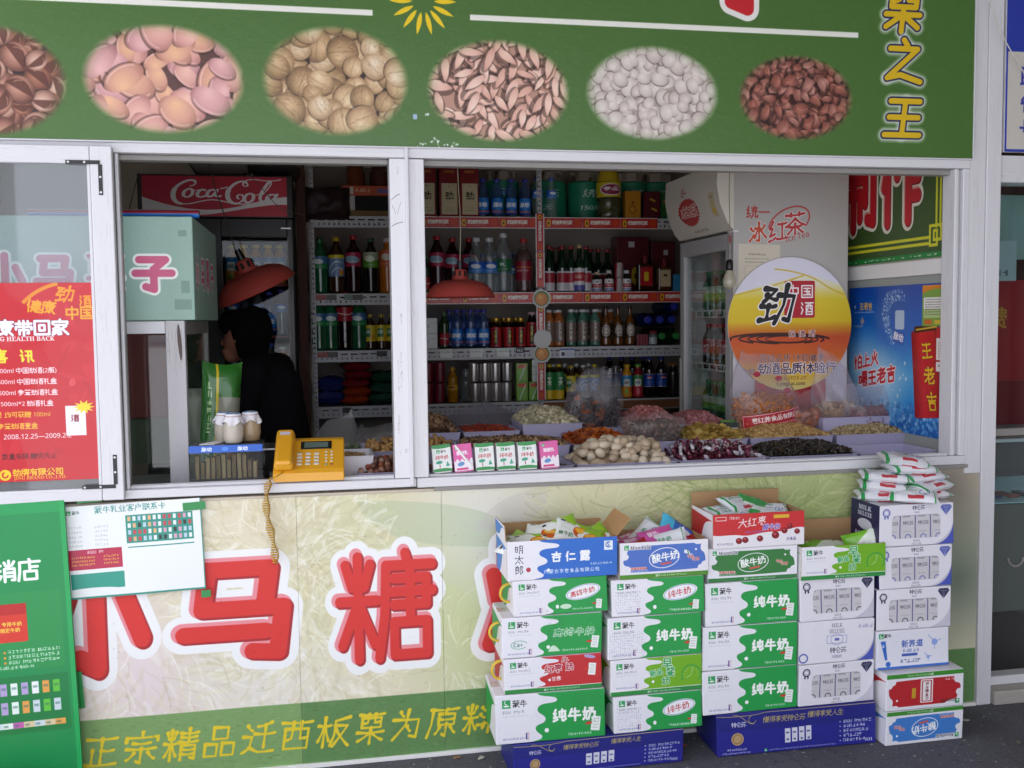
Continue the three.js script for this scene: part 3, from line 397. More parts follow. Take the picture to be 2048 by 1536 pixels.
function canPoster(g, w, h) {
  const s = w / 0.86, Z = (z) => (0.92 + z) * s, Y = (y) => (1.622 - y) * s, r = rng(9);
  const bg = g.createLinearGradient(0, 0, 0, h); bg.addColorStop(0, '#0f48a8'); bg.addColorStop(0.35, '#1a72cc'); bg.addColorStop(0.62, '#57aee4'); bg.addColorStop(0.78, '#2f94dc'); bg.addColorStop(1, '#0d5cb4'); g.fillStyle = bg; g.fillRect(0, 0, w, h);
  const wash = (x, y, q, c) => { const ga = g.createRadialGradient(x, y, 0, x, y, q); ga.addColorStop(0, c); ga.addColorStop(1, 'rgba(255,255,255,0)'); g.fillStyle = ga; g.fillRect(x - q, y - q, 2 * q, 2 * q); };
  wash(0.18 * w, 0.62 * h, 0.3 * w, 'rgba(215,238,250,0.75)'); wash(0.4 * w, 0.7 * h, 0.25 * w, 'rgba(210,236,250,0.7)');
  for (let i = 0; i < 420; i++) { const t = r(), a = 2.2 + t * 2.4, q = (0.13 + 0.05 * r()) * w, x = 0.62 * w + q * 1.4 * Math.cos(a), y = 0.3 * h + q * 1.25 * Math.sin(a + 0.5); g.fillStyle = `rgba(235,248,255,${0.2 + 0.5 * r()})`; g.beginPath(); g.ellipse(x, y, 1 + 6 * r(), 1 + 3 * r(), a, 0, 7); g.fill(); }
  for (let i = 0; i < 520; i++) { const x = r() * w, y = h * (0.8 + 0.2 * r()); g.fillStyle = ['rgba(240,250,255,0.35)', 'rgba(40,130,214,0.4)', 'rgba(140,206,246,0.4)', 'rgba(8,70,150,0.35)'][Math.floor(4 * r())]; g.beginPath(); const q = 3 + 12 * r(); for (let k = 0; k < 5; k++) g.lineTo(x + q * Math.cos(k * 1.26 + r()), y + q * Math.sin(k * 1.26 + r())); g.fill(); }
  for (let i = 0; i < 16; i++) { const x = w * (0.44 + 0.2 * r()), y = h * (0.5 + 0.28 * r()), q = 5 + 11 * r(); g.fillStyle = 'rgba(222,240,252,0.7)'; g.fillRect(x, y, q, q * 1.2); g.strokeStyle = 'rgba(60,140,214,0.7)'; g.strokeRect(x, y, q, q * 1.2); }
  // tilted red can
  g.save(); g.translate(0.82 * w, 0.585 * h); g.rotate(-0.1); const cw = 0.28 * w, ch = 0.58 * h;
  const ca = g.createLinearGradient(-cw / 2, 0, cw / 2, 0); ca.addColorStop(0, '#8e0f18'); ca.addColorStop(0.3, '#d2222c'); ca.addColorStop(0.7, '#c01822'); ca.addColorStop(1, '#6e0a12'); g.fillStyle = ca; rrect(g, -cw / 2, -ch / 2, cw, ch, 12); g.fill();
  g.fillStyle = '#3a2418'; rrect(g, -cw * 0.4, -ch / 2 - 20, cw * 0.8, 30, 8); g.fill(); g.fillStyle = '#d8b040'; g.fillRect(-cw * 0.34, -ch / 2 - 8, cw * 0.68, 8);
  for (let i = 0; i < 70; i++) { g.fillStyle = 'rgba(250,220,220,0.5)'; g.fillRect((r() - 0.5) * cw * 0.9, (r() - 0.5) * ch * 0.95, 2, 3); }
  write(g, '王老吉', -cw * 0.2, -ch * 0.36, cw * 0.34, { vertical: true, gap: 1.45, ink: '#efc02a', edge: '#5a2008', ew: 0.05, lw: 0.14, brush: 0.6, skew: 0.1 }); g.restore();
  write(g, '怕上火', 0.07 * w, 0.5 * h, 0.085 * w, { ink: '#cf2030', edge: '#f4f0ee', ew: 0.13, lw: 0.16, rot: -0.17, skew: -0.15 });
  write(g, '喝王老吉', 0.12 * w, 0.62 * h, 0.095 * w, { ink: '#cf2030', edge: '#f4f0ee', ew: 0.13, lw: 0.15, rot: -0.17, skew: -0.15 });
  latin(g, 'V', 0.06 * w, 0.155 * h, 24, '#e8eef4'); write(g, '王老吉', 0.12 * w, 0.11 * h, 0.045 * w, { ink: '#e0b43c', lw: 0.14, brush: 0.5 }); finePrint(g, 0.06 * w, 0.175 * h, 0.22 * w, 7, '#dfe8f4', 3);
  write(g, '小', 0.13 * w, 0.215 * h, 0.045 * w, { ink: '#e0b43c', lw: 0.14 }); finePrint(g, 0.06 * w, 0.275 * h, 0.1 * w, 8, '#e8d8a0', 5);
  // clear bottle in the splash
  g.fillStyle = 'rgba(236,242,250,0.75)'; rrect(g, 0.5 * w, 0.17 * h, 0.09 * w, 0.13 * h, 10); g.fill(); g.fillStyle = '#2a62c0'; g.save(); g.translate(0.49 * w, 0.3 * h); g.rotate(0.2); g.fillRect(0, 0, 0.11 * w, 0.085 * h); write(g, '脉动', 4, 8, 0.046 * w, { ink: '#f2f6fb', lw: 0.15 }); g.restore();
}
wallSheet('drink_poster', 'blue drink poster with tilted red can and splashing ice water', 'poster', -0.06, -0.79, 1.018, 1.622, canPoster, 1150, 0.0015, 0.0095, 0.3);
wallSheet('price_card', 'small green and orange picture card stuck on the blue poster', 'card', -0.075, -0.235, 1.455, 1.615, (g, w, h) => { g.fillStyle = '#7fa84a'; g.fillRect(0, 0, w, h); g.fillStyle = '#e08a22'; g.beginPath(); g.moveTo(0, h * 0.2); g.quadraticCurveTo(w * 0.5, h * 0.02, w, h * 0.14); g.lineTo(w, 0); g.lineTo(0, 0); g.fill(); g.fillStyle = '#f0f0ec'; g.fillRect(w * 0.06, h * 0.3, w * 0.8, h * 0.28); g.fillStyle = '#b6d08a'; g.fillRect(w * 0.06, h * 0.58, w * 0.8, h * 0.22); g.fillStyle = '#5a3a22'; g.fillRect(w * 0.88, h * 0.25, w * 0.06, h * 0.6); for (let i = 0; i < 7; i++) finePrint(g, w * 0.12, h * (0.34 + 0.06 * i), w * 0.6, 4, '#555', i); g.fillStyle = '#d07030'; g.fillRect(w * 0.1, h * 0.84, w * 0.3, h * 0.12); g.fillStyle = '#d8c040'; g.fillRect(w * 0.5, h * 0.85, w * 0.3, h * 0.1); }, 900, 0.0012, 0.0115);
wallSheet('calendar_sheet', 'red and white calendar sheet stuck beside the printed red can', 'card', -0.062, -0.14, 1.28, 1.45, (g, w, h) => { g.fillStyle = '#f0ece8'; g.fillRect(0, 0, w, h); g.fillStyle = '#c2262e'; g.fillRect(0, 0, w, h * 0.24); g.fillRect(0, h * 0.74, w, h * 0.04); for (let i = 0; i < 6; i++) for (let j = 0; j < 6; j++) { g.fillStyle = j % 2 ? '#e8b0a8' : '#cfc8c4'; g.fillRect(w * (0.14 + j * 0.14), h * (0.32 + i * 0.065), w * 0.1, h * 0.05); } finePrint(g, w * 0.15, h * 0.84, w * 0.7, 8, '#444', 2); }, 900, 0.0012, 0.0112);

// ---------- counter inside, stepped up towards the back ----------
const counter = thing('serving_counter', 'stepped inner counter carrying the nut trays behind the sill', 'counter');
for (const [z0, z1, y] of [[-0.34, -0.095, 0.93], [-0.62, -0.3405, 0.955], [-0.95, -0.6205, 0.985]]) part(counter, 'step', rb(-0.2, 2.33, 0.06, y, z0, z1, 0.004), mat(0x9a9690, 0.7));
part(counter, 'step', rb(-0.72, -0.201, 0.06, 0.93, -0.6, -0.095, 0.004), mat(0x9a9690, 0.7));

// ---------- roasting booth with the lit-looking teal box sign ----------
const booth = thing('roasting_booth', 'aluminium and glass booth under a teal box sign, left of the phone', 'booth');
const bx1 = -0.4227, by0 = 1.5105, by1 = 1.8597;
const boxFront = canvas(1024, 1024 * (by1 - by0) / (bx1 + 1.35), (g, w, h) => {
  g.fillStyle = '#93b3a6'; g.fillRect(0, 0, w, h); const s = w / (bx1 + 1.35), r = rng(15);
  for (let i = 0; i < 500; i++) { g.fillStyle = 'rgba(90,116,106,0.08)'; g.fillRect(r() * w, r() * h, 2 + 12 * r(), 1 + 6 * r()); }
  g.fillStyle = 'rgba(90,124,112,0.5)'; for (const [a, b, c, d] of [[0.95, 0.13, 0.03, 0.06], [0.93, 0.8, 0.06, 0.1], [0.955, 0.62, 0.03, 0.12]]) g.fillRect(a * w, b * h, c * w, d * h);
  const four = '小马栗子'; for (let k = 0; k < 4; k++) write(g, four[k], (-0.617 + 1.35 + (k - 3) * 0.155) * s, 0.36 * h, 0.13 * s, { ink: '#cf5a82', edge: '#eef2ee', ew: 0.13, lw: k === 2 ? 0.12 : 0.19 });
});
const boxSide = canvas(512, 200, (g, w, h) => { g.fillStyle = '#93b3a6'; g.fillRect(0, 0, w, h); write(g, '小马栗子', 40, 0.36 * h, 66, { ink: '#cf5a82', edge: '#eef2ee', ew: 0.12, lw: 0.17, gap: 1.6 }); });
const tealPlain = mat(0x93b3a6, 0.5);
part(booth, 'box_sign', rb(-1.35, bx1, by0, by1, -0.95, -0.2, 0.004), [print(boxSide, 0.6), tealPlain, tealPlain, tealPlain, print(boxFront, 0.4), tealPlain]);
{ const A = M.alu, z = -0.205, xa = -0.5224, xb = -0.4589;
  part(booth, 'post', rb(xa, xb, 0.93, by0 - 0.001, z - 0.04, z), print(canvas(128, 1024, (g, w, h) => { const r = rng(8); g.fillStyle = '#c3c2c6'; g.fillRect(0, 0, w, h); g.fillStyle = '#4a3630'; g.beginPath(); g.ellipse(w * 0.72, 130, 13, 110, -0.06, 0, 7); g.fill(); g.strokeStyle = '#6a5a50'; for (let i = 0; i < 14; i++) { g.beginPath(); const x = r() * w; g.moveTo(x, r() * 200); g.lineTo(x + 6, 100 + r() * 300); g.stroke(); } for (let i = 0; i < 300; i++) { g.fillStyle = 'rgba(90,84,80,0.14)'; g.fillRect(r() * w, r() * h, 3, 10 * r()); } }), 0.4));
  part(booth, 'post', rb(-1.34, -1.29, 0.93, by0 - 0.001, z - 0.04, z), A);
  part(booth, 'rail', rb(-1.289, xa - 0.001, by0 - 0.045, by0 - 0.002, z - 0.035, z - 0.004), A);
  part(booth, 'pane', box(xa + 1.29, by0 - 0.98, 0.004, (xa - 1.29) / 2, (0.93 + by0 - 0.05) / 2, z - 0.02), M.glass);
  part(booth, 'side_post', rb(xb - 0.025, xb - 0.001, 0.93, by0 - 0.001, -0.93, -0.9), M.aluDark);
  part(booth, 'side_rail', rb(xb - 0.024, xb - 0.002, by0 - 0.05, by0 - 0.002, -0.899, z - 0.041), M.aluDark);
  part(booth, 'side_pane', box(0.004, by0 - 0.985, 0.655, xb - 0.012, (0.93 + by0 - 0.052) / 2, -0.572), M.glass);
  part(booth, 'back_panel', rb(-1.33, xb - 0.03, 0.93, by0 - 0.002, -0.93, -0.91), mat(0x5c6650, 0.7));
  part(booth, 'inner_panel', rb(-1.0, -0.62, 1.12, 1.46, -0.9, -0.88), mat(0x8a3a32, 0.6));
}
{ const roll = thing('rolled_banner', 'rolled red and blue printed banner lying on the teal box sign', 'banner', [0, by1 + 0.014, -0.26]);
  const c = canvas(512, 128, (g, w, h) => { g.fillStyle = '#1f6fc4'; g.fillRect(0, 0, w, h); g.fillStyle = '#8c2436'; g.fillRect(0, 0, 300, h); for (const [a, b] of [[60, '#e8ecf0'], [150, '#20202a'], [190, '#e8ecf0'], [310, '#e8ecf0']]) { g.fillStyle = b; g.beginPath(); g.moveTo(a, 0); g.lineTo(a + 26, 0); g.lineTo(a + 70, h); g.lineTo(a + 44, h); g.fill(); } g.fillStyle = '#b82a34'; g.fillRect(230, 20, 80, 90); });
  const m = print(c, 0.35); part(roll, 'sheet', new THREE.CylinderGeometry(0.0135, 0.0135, 0.55, 16, 1, true).rotateZ(Math.PI / 2), m, [-0.5411 - 0.02 - 0.12, 0, 0]);
  part(roll, 'inner_turn', new THREE.CylinderGeometry(0.009, 0.009, 0.55, 12, 1, true).rotateZ(Math.PI / 2), mat(0x2a2622, 0.6), [-0.5411 - 0.138, -0.002, 0]); }

// ---------- red drinks cooler at the back left ----------
const cz = -1.62, cx0 = -0.8371, cx1 = -0.1252, cy1 = 2.2023, cyh = 2.0007, cyb = 1.0917;
const cooler = thing('drinks_cooler', 'black drinks cooler with red light-box header and white script', 'fridge');
const cokeArt = canvas(1024, 1024 * (cy1 - cyh) / (cx1 - cx0), (g, w, h) => {
  g.fillStyle = '#1a0c0c'; g.fillRect(0, 0, w, h); g.fillStyle = '#a8102c'; g.fillRect(28, 10, w - 66, h - 18);
  g.fillStyle = '#cfc9c8'; g.beginPath(); g.moveTo(28, h * 0.53); g.bezierCurveTo(180, h * 0.72, 330, h * 0.84, 480, h * 0.82); g.bezierCurveTo(680, h * 0.8, 780, h * 0.56, w - 38, h * 0.5); g.lineTo(w - 38, h * 0.69); g.bezierCurveTo(820, h * 0.66, 640, h * 0.88, 400, h * 0.96); g.bezierCurveTo(300, h * 0.86, 140, h * 0.83, 28, h * 0.83); g.fill();
  g.fillStyle = '#a8102c'; g.beginPath(); g.moveTo(320, h * 0.95); g.bezierCurveTo(520, h * 0.97, 700, h * 0.75, 830, h * 0.74); g.lineTo(w - 38, h * 0.8); g.lineTo(w - 38, h * 0.96); g.lineTo(320, h * 0.96); g.fill();
  // script lettering with thick and thin strokes
  g.save(); g.translate(208, h * 0.06); g.scale(5.05, h / 268 * 2.15); g.strokeStyle = '#d2cecd'; g.lineCap = 'round'; g.lineJoin = 'round';
  const S = (lw, ...p) => { g.lineWidth = lw; g.beginPath(); g.moveTo(p[0], p[1]); for (let i = 2; i < p.length; i += 6) g.bezierCurveTo(...p.slice(i, i + 6)); g.stroke(); };
  S(5, 33, 12, 30, 2, 14, 14, 7, 34); S(6.5, 7, 34, 2, 52, 4, 74, 14, 78); S(3, 14, 78, 30, 82, 44, 62, 60, 66, 74, 70, 90, 84, 104, 74); S(2.5, 33, 12, 36, 18, 32, 24, 27, 26);
  S(4.5, 27, 34, 18, 34, 14, 58, 22, 58, 30, 58, 33, 34, 26, 34); S(2, 26, 36, 33, 40, 37, 38, 40, 36); S(4.5, 46, 38, 42, 30, 34, 46, 36, 54, 38, 62, 46, 56, 49, 50);
  S(4.5, 60, 38, 52, 30, 46, 50, 50, 56, 54, 60, 60, 46, 62, 36); S(4.5, 62, 36, 58, 50, 58, 60, 66, 54); S(3, 67, 32, 70, 31, 73, 30, 75, 28);
  S(5, 100, 14, 94, 4, 82, 18, 77, 36); S(6.5, 77, 36, 73, 54, 76, 76, 86, 76); S(3, 86, 76, 94, 74, 100, 58, 94, 50, 88, 46, 86, 60, 90, 62); S(2.5, 100, 14, 106, 24, 98, 30, 96, 20, 96, 6, 108, 2, 118, 6, 128, 10, 140, 8, 146, 4);
  S(4.5, 106, 46, 97, 46, 94, 72, 102, 72, 110, 72, 113, 46, 105, 46); S(2, 106, 48, 112, 52, 115, 50, 117, 48); S(4.5, 132, 8, 124, 28, 112, 64, 122, 70); S(2, 122, 70, 128, 68, 130, 60, 132, 56); S(2, 132, 8, 138, 14, 126, 40, 118, 56);
  S(4.5, 138, 50, 130, 42, 124, 64, 128, 70, 132, 74, 138, 60, 141, 48); S(4.5, 141, 48, 136, 64, 136, 74, 145, 66); g.restore();
});
part(cooler, 'header', rb(cx0, cx1, cyh, cy1, cz - 0.5, cz, 0.004), frontOnly(M.blackMatte, print(cokeArt, 0.35)));
const gx0 = -0.4636, gx1 = -0.1562, gy0 = 1.1448, gy1 = 1.9098;
part(cooler, 'cabinet', mergeGeometries([rb(cx0, cx1, cyb, cyh - 0.001, cz - 0.5, cz - 0.47), rb(cx0, cx0 + 0.03, cyb, cyh - 0.001, cz - 0.469, cz - 0.05), rb(cx1 - 0.03, cx1, cyb, cyh - 0.001, cz - 0.469, cz - 0.05), rb(cx0, cx1, 0.1, cyb - 0.001, cz - 0.5, cz - 0.02)]), M.blackMatte);
const cdoor = part(cooler, 'door', mergeGeometries([rb(cx0 + 0.005, gx0, cyb + 0.002, cyh - 0.004, cz - 0.045, cz), rb(gx1, cx1 - 0.004, cyb + 0.002, cyh - 0.004, cz - 0.045, cz), rb(gx0 + 0.0005, gx1 - 0.0005, gy1, cyh - 0.004, cz - 0.044, cz), rb(gx0 + 0.0005, gx1 - 0.0005, cyb + 0.002, gy0, cz - 0.044, cz)]), M.black);
part(cdoor, 'glass', box(gx1 - gx0 + 0.01, gy1 - gy0 + 0.01, 0.005, (gx0 + gx1) / 2, (gy0 + gy1) / 2, cz - 0.022), mat(0xf4f8f8, 0.03, { transmission: 1, thickness: 0, specularIntensity: 0.5 })); part(cdoor, 'edge_bead', rb(gx1 + 0.0002, gx1 + 0.006, gy0, gy1, cz + 0.0002, cz + 0.004, 0.001), mat(0x77736e, 0.4));
part(cdoor, 'handle', rb(cx1 - 0.06, cx1 - 0.01, cyh - 0.055, cyh - 0.045, cz + 0.0005, cz + 0.018), M.steel);
part(cooler, 'base_trim', rb(cx0, cx1 + 0.03, cyb - 0.05, cyb - 0.002, cz - 0.019, cz + 0.03), mat(0x4a4846, 0.4, { metalness: 0.4 }));
for (const t of [0.0, 0.35, 0.68]) part(cooler, 'shelf', rb(cx0 + 0.032, cx1 - 0.032, gy0 + 0.01 + t * (gy1 - gy0), gy0 + 0.02 + t * (gy1 - gy0), cz - 0.44, cz - 0.07), mat(0x8c2a30, 0.5));

// ---------- perforated steel shelving along the back wall ----------
const shelfY = [2.077, 1.655, 1.343, 1.035, 0.72], SZ = -2.2;
const shelves = thing('shelf_rack', 'perforated white steel shelf rack along the back wall', 'shelf');
const holes = new Map();
function railGeo(w, h) {
  const key = w.toFixed(3) + '_' + h; if (holes.has(key)) return holes.get(key);
  const s = new THREE.Shape([[0, 0], [w, 0], [w, h], [0, h]].map(([a, b]) => new THREE.Vector2(a, b)));
  const slot = (x, y, a, b) => s.holes.push(new THREE.Path([[x, y], [x + a, y], [x + a, y + b], [x, y + b]].map(([p, q]) => new THREE.Vector2(p, q))));
  for (let x = 0.02, k = 0; x < w - 0.05; x += 0.054, k++) { slot(x, h * 0.62, 0.036, 0.008); slot(x + 0.002, h * 0.2, 0.007, 0.014); slot(x + 0.028, h * 0.24, 0.012, 0.007); }
  const g = new THREE.ExtrudeGeometry(s, { depth: 0.002, bevelEnabled: false }); holes.set(key, g); return g;
}
const rackM = mat(0xb9babd, 0.42), rackDark = mat(0x5c5a58, 0.6);
const bays = [[-0.03, 0.53], [0.56, 1.205], [1.235, 2.3]];
shelfY.forEach((y, i) => bays.forEach(([a, b], k) => {
  const sh = part(shelves, 'shelf_board', rb(a, b, y - 0.014, y - 0.002, -2.62, SZ - 0.001, 0.001), rackDark);
  const f = part(sh, 'front_rail', railGeo(b - a, 0.062), i === 3 && k === 2 ? rackM : rackM, [a, y - 0.066, SZ + 0.0006]);
  f.position.set(a, y - 0.066, SZ + 0.0006);
}));
for (const x of [-0.045, 0.545, 1.22, 2.315]) {
  const up = railGeo(2.32, 0.028).clone().rotateZ(Math.PI / 2); part(shelves, 'upright', up, rackM, [x + 0.014, 0.06, SZ + 0.0032]);
}
part(shelves, 'back_panel', rb(-0.05, 2.31, 0.3, 2.4, -2.632, -2.624), mat(0x8a8078, 0.85));
single('wooden_plank', 'brown wooden plank edge under the lowest right shelf of bottles', 'plank', rb(1.232, 2.31, 0.978, 1.024, -2.192, -2.176, 0.002), mat(0x7d4f2c, 0.6, { bumpMap: grainRep(1, 12), bumpScale: 0.002 }));
single('timber_post', 'dark reddish timber post between cooler and shelf rack', 'post', rb(-0.1181, -0.0704, 0.06, 2.5, -1.96, -1.9, 0.006), mat(0x42261e, 0.75, { bumpMap: grainRep(2, 8), bumpScale: 0.003 }));
// red promotional strips on the rails
const stripArt = canvas(512, 128, (g, w, h) => {
  g.fillStyle = '#e9e6e2'; g.fillRect(0, 0, w, h); g.fillStyle = '#c0242c'; g.fillRect(0, 8, w, h - 16); g.fillStyle = '#d2421e'; g.beginPath(); g.arc(w - 64, h * 0.5, 50, 0, 7); g.fill(); g.strokeStyle = '#b02a1a'; g.lineWidth = 5; g.beginPath(); g.arc(w - 64, h * 0.5, 28, 0, 5); g.stroke();
  g.fillStyle = '#dca41e'; rrect(g, 28, 24, 58, 84, 26); g.fill(); g.fillStyle = '#4a2c10'; g.fillRect(46, 56, 22, 26); write(g, '把健康带回家', 104, 34, 46, { ink: '#f0e8dc', lw: 0.17, gap: 0.98 }); finePrint(g, 110, 92, 220, 8, '#e0b070', 3);
});
const stripM = print(stripArt, 0.35), stripGeo = rbox(0.222, 0.064, 0.0012, 0.0004), stripGroup = 'red promotional shelf strips';
const ord = ['first', 'second', 'third', 'fourth', 'fifth', 'sixth', 'seventh', 'eighth', 'ninth', 'tenth', 'eleventh', 'twelfth'];
function strips(y, xs, where) { xs.forEach((x, i) => single('promotional_strip', `${ord[i]} red promotional strip from the left ${where}`, 'shelf strip', stripGeo, frontOnly(M.paper, stripM), [x, y - 0.034, SZ + 0.0042], null, stripGroup)); }
strips(shelfY[0], [0.672, 0.896, 1.12].map((v) => v - 0.02), 'on the top shelf edge, centre bay'); strips(shelfY[0], [1.36, 1.584, 1.808], 'on the top shelf edge, right bay');
strips(shelfY[1], [0.652, 0.876, 1.1], 'on the second shelf edge, centre bay'); strips(shelfY[1], [1.36, 1.584, 1.808, 2.032], 'on the second shelf edge, right bay');
{ const vArt = canvas(128, 512, (g, w, h) => { g.fillStyle = '#e2dfdb'; g.fillRect(0, 0, w, h); g.fillStyle = '#c0242c'; g.fillRect(14, 0, w - 28, h); g.fillStyle = '#d2421e'; g.beginPath(); g.arc(w / 2, h - 60, 46, 0, 7); g.fill(); g.fillStyle = '#dca41e'; rrect(g, 34, 18, 60, 60, 20); g.fill(); g.fillStyle = '#4a2c10'; g.fillRect(52, 36, 22, 24); write(g, '把健康带回家', 42, 100, 46, { ink: '#f0e8dc', lw: 0.16, vertical: true, gap: 1.0 }); });
  const vm = print(vArt, 0.35); let k = 0; for (const y of [1.99, 1.78, 1.47, 1.145]) single('promotional_strip', `upright red promotional strip on the shelf post, ${ord[k++]} from the top`, 'shelf strip', rbox(0.05, k === 2 ? 0.2 : 0.21, 0.0012, 0.0004), frontOnly(M.paper, vm), [1.222, y, SZ + 0.0072], null, stripGroup);
  const disc = (y, face, label, dx) => { const t = thing('hanging_badge', label, 'badge', [1.226 + dx, y, SZ + 0.0125]); const sh = new THREE.Shape(); for (let i = 0; i < 40; i++) { const a = i / 40 * 6.283, q = 0.052 * (1 + 0.14 * Math.max(0, Math.cos(4 * (a - 0.5)) - 0.55)); sh[i ? 'lineTo' : 'moveTo'](q * Math.cos(a), q * Math.sin(a)); } part(t, 'card', new THREE.ExtrudeGeometry(sh, { depth: 0.0015, bevelEnabled: false }), mat(0xd8d6d2, 0.5), [0, 0, -0.003]); if (face) part(t, 'picture', new THREE.CircleGeometry(0.043, 28), face, [0, 0, 0.0002]); };
  const orange = print(canvas(128, 128, (g, w) => { g.fillStyle = '#4c7a2a'; g.fillRect(0, 0, w, w); g.fillStyle = '#d88020'; g.beginPath(); g.arc(64, 68, 52, 0, 7); g.fill(); g.fillStyle = '#e8a83c'; g.beginPath(); g.ellipse(52, 52, 22, 16, 0.5, 0, 7); g.fill(); g.strokeStyle = '#f0c060'; g.lineWidth = 3; for (const q of [-14, 4, 20]) { g.beginPath(); g.moveTo(64 + q, 30); g.lineTo(50 + q, 100); g.stroke(); } }), 0.35);
  disc(1.6164, orange, 'orange fruit badge on the shelf post, upper one', 0); disc(1.3867, null, 'blank pale badge on the shelf post between two orange badges', 0.004); disc(1.3042, orange, 'orange fruit badge on the shelf post, lower one', 0.004 - 0.002); scene.children[scene.children.length - 1].position.z -= 0.004;
}
// price tags clipped to the rails
function priceTag(x, y, w, h, bgc, label, z = SZ + 0.0045) { single('price_tag', label, 'price tag', rbox(w, h, 0.002, 0.0005), frontOnly(M.paper, print(canvas(96, 48, (g, a, b) => { g.fillStyle = bgc; g.fillRect(0, 0, a, b); g.strokeStyle = '#5c9a80'; g.strokeRect(4, 4, a - 8, b - 8); finePrint(g, 10, 10, 70, 9, '#777', x * 100); }), 0.4)), [x, y, z]); }
priceTag(0.6795, 1.312, 0.075, 0.05, '#d8ded8', 'pale green price tag below the dark bottle, third shelf'); priceTag(0.8492, 1.312, 0.075, 0.05, '#d8ded8', 'pale green price tag below the blue bottles, third shelf'); priceTag(1.0007, 1.312, 0.075, 0.05, '#d8ded8', 'pale green price tag below the red bottles, third shelf');
single('price_tag', 'black price tag with white digits beside the shelf post', 'price tag', rbox(0.05, 0.03, 0.002, 0.0005), frontOnly(M.black, print(canvas(96, 48, (g, a, b) => { g.fillStyle = '#1a1c26'; g.fillRect(0, 0, a, b); latin(g, '¥3.5', 10, 36, 32, '#e4e4e4'); }), 0.4)), [1.1016, 1.325, SZ + 0.0045]);
single('price_tag', 'blue edged card with a portrait on the right third shelf', 'price tag', rbox(0.088, 0.052, 0.002, 0.0005), frontOnly(M.paper, print(canvas(96, 64, (g, a, b) => { g.fillStyle = '#d6dae6'; g.fillRect(0, 0, a, b); g.fillStyle = '#3a52a8'; g.fillRect(0, 0, a, 9); g.fillStyle = '#3a302e'; g.fillRect(10, 24, 22, 26); for (let i = 0; i < 3; i++) finePrint(g, 40, 20 + 12 * i, 46, 7, '#667', i); }), 0.4)), [1.3758, 1.303, SZ + 0.0045]);
for (const [px, i, c] of [[640, 1, 'red'], [662, 1, 'grey'], [697, 1, 'green'], [716, 1, 'grey'], [641, 2, 'red'], [662, 2, 'grey'], [764, 2, 'dark'], [690, 3, 'dark']]) single('price_tag', `small ${c} price tag on the dim left bay, shelf ${['one', 'two', 'three', 'four'][i]}, near bottle at ${px < 655 ? 'the post' : px < 700 ? 'the middle' : 'the window'}`, 'price tag', rbox(0.055, 0.03, 0.002, 0.0005), mat({ red: 0x9a4a44, grey: 0x55504c, green: 0x6a8478, dark: 0x2c2a2c }[c], 0.5), [0.1535 + (px - 700) * 0.00262, shelfY[i] - 0.024, SZ + 0.0045], null, 'price tags in the left bay');

// ---------- tall glass-door fridge by the right wall, door facing left ----------
const fx0 = 1.7302, FR = 2.264, fz0 = -0.68, fz1 = -1.32, fr = thing('glass_door_fridge', 'tall grey glass-door fridge by the right wall with curved header', 'fridge');
const fSide = canvas(512, 512 * 2.08 / (FR - fx0), (g, w, h) => {
  const s = w / (FR - fx0), X = (x) => (x - fx0) * s, Y = (y) => (2.16 - y) * s, r = rng(12); g.fillStyle = '#b0aca8'; g.fillRect(0, 0, w, h);
  for (let i = 0; i < 700; i++) { g.fillStyle = 'rgba(120,114,108,0.06)'; g.fillRect(r() * w, r() * h, 3 + 20 * r(), 1 + 4 * r()); }
  g.fillStyle = '#c9c9cc'; g.fillRect(0, Y(1.55), w, h);
  write(g, '统一', X(1.7886), Y(1.9728), 0.052 * s, { ink: '#b23a34', lw: 0.12 });
  const t = [X(1.7959), Y(1.8947)];
  write(g, '冰', t[0], t[1], 0.085 * s, { ink: '#c04a2a', edge: '#e6e2de', ew: 0.06, lw: 0.13, rot: -0.22, skew: -0.2, brush: 0.5 }); write(g, '红', t[0] + 0.095 * s, t[1] - 0.01 * s, 0.09 * s, { ink: '#b8363a', edge: '#e6e2de', ew: 0.06, lw: 0.12, rot: -0.2, skew: -0.2, brush: 0.5 }); write(g, '茶', t[0] + 0.17 * s, t[1] - 0.045 * s, 0.095 * s, { ink: '#b8363a', edge: '#e6e2de', ew: 0.06, lw: 0.12, rot: -0.15, skew: -0.15, brush: 0.5 });
  g.strokeStyle = '#b8363a'; g.lineWidth = 6; g.beginPath(); g.ellipse(t[0] + 0.19 * s, t[1] - 0.01 * s, 0.1 * s, 0.058 * s, -0.45, 3.4, 7.2); g.stroke();
  g.save(); g.translate(X(1.9706), Y(1.819)); g.rotate(-0.22); latin(g, 'Ice Tea', 0, 0, 0.036 * s, '#b0423c', { weight: 'normal' }); g.restore();
  // red word mark low on the panel, half hidden by bags
  g.fillStyle = '#b02c30'; g.fillRect(X(1.8892), Y(1.1385), 0.26 * s, 0.2 * s); g.strokeStyle = '#2a1416'; g.lineWidth = 7; g.beginPath(); g.ellipse(X(2.0458), Y(1.1344), 0.06 * s, 0.036 * s, -0.2, 2, 7.5); g.stroke(); write(g, '茶', X(2.0055), Y(1.1726), 0.07 * s, { ink: '#b02c30', edge: '#e4dcd8', ew: 0.07, lw: 0.14, rot: -0.1 });
});
part(fr, 'side_panel', rb(fx0, FR, 0.08, 2.16, fz0 - 0.03, fz0, 0.004), frontOnly(mat(0xb0aca8, 0.45), print(fSide, 0.4)));
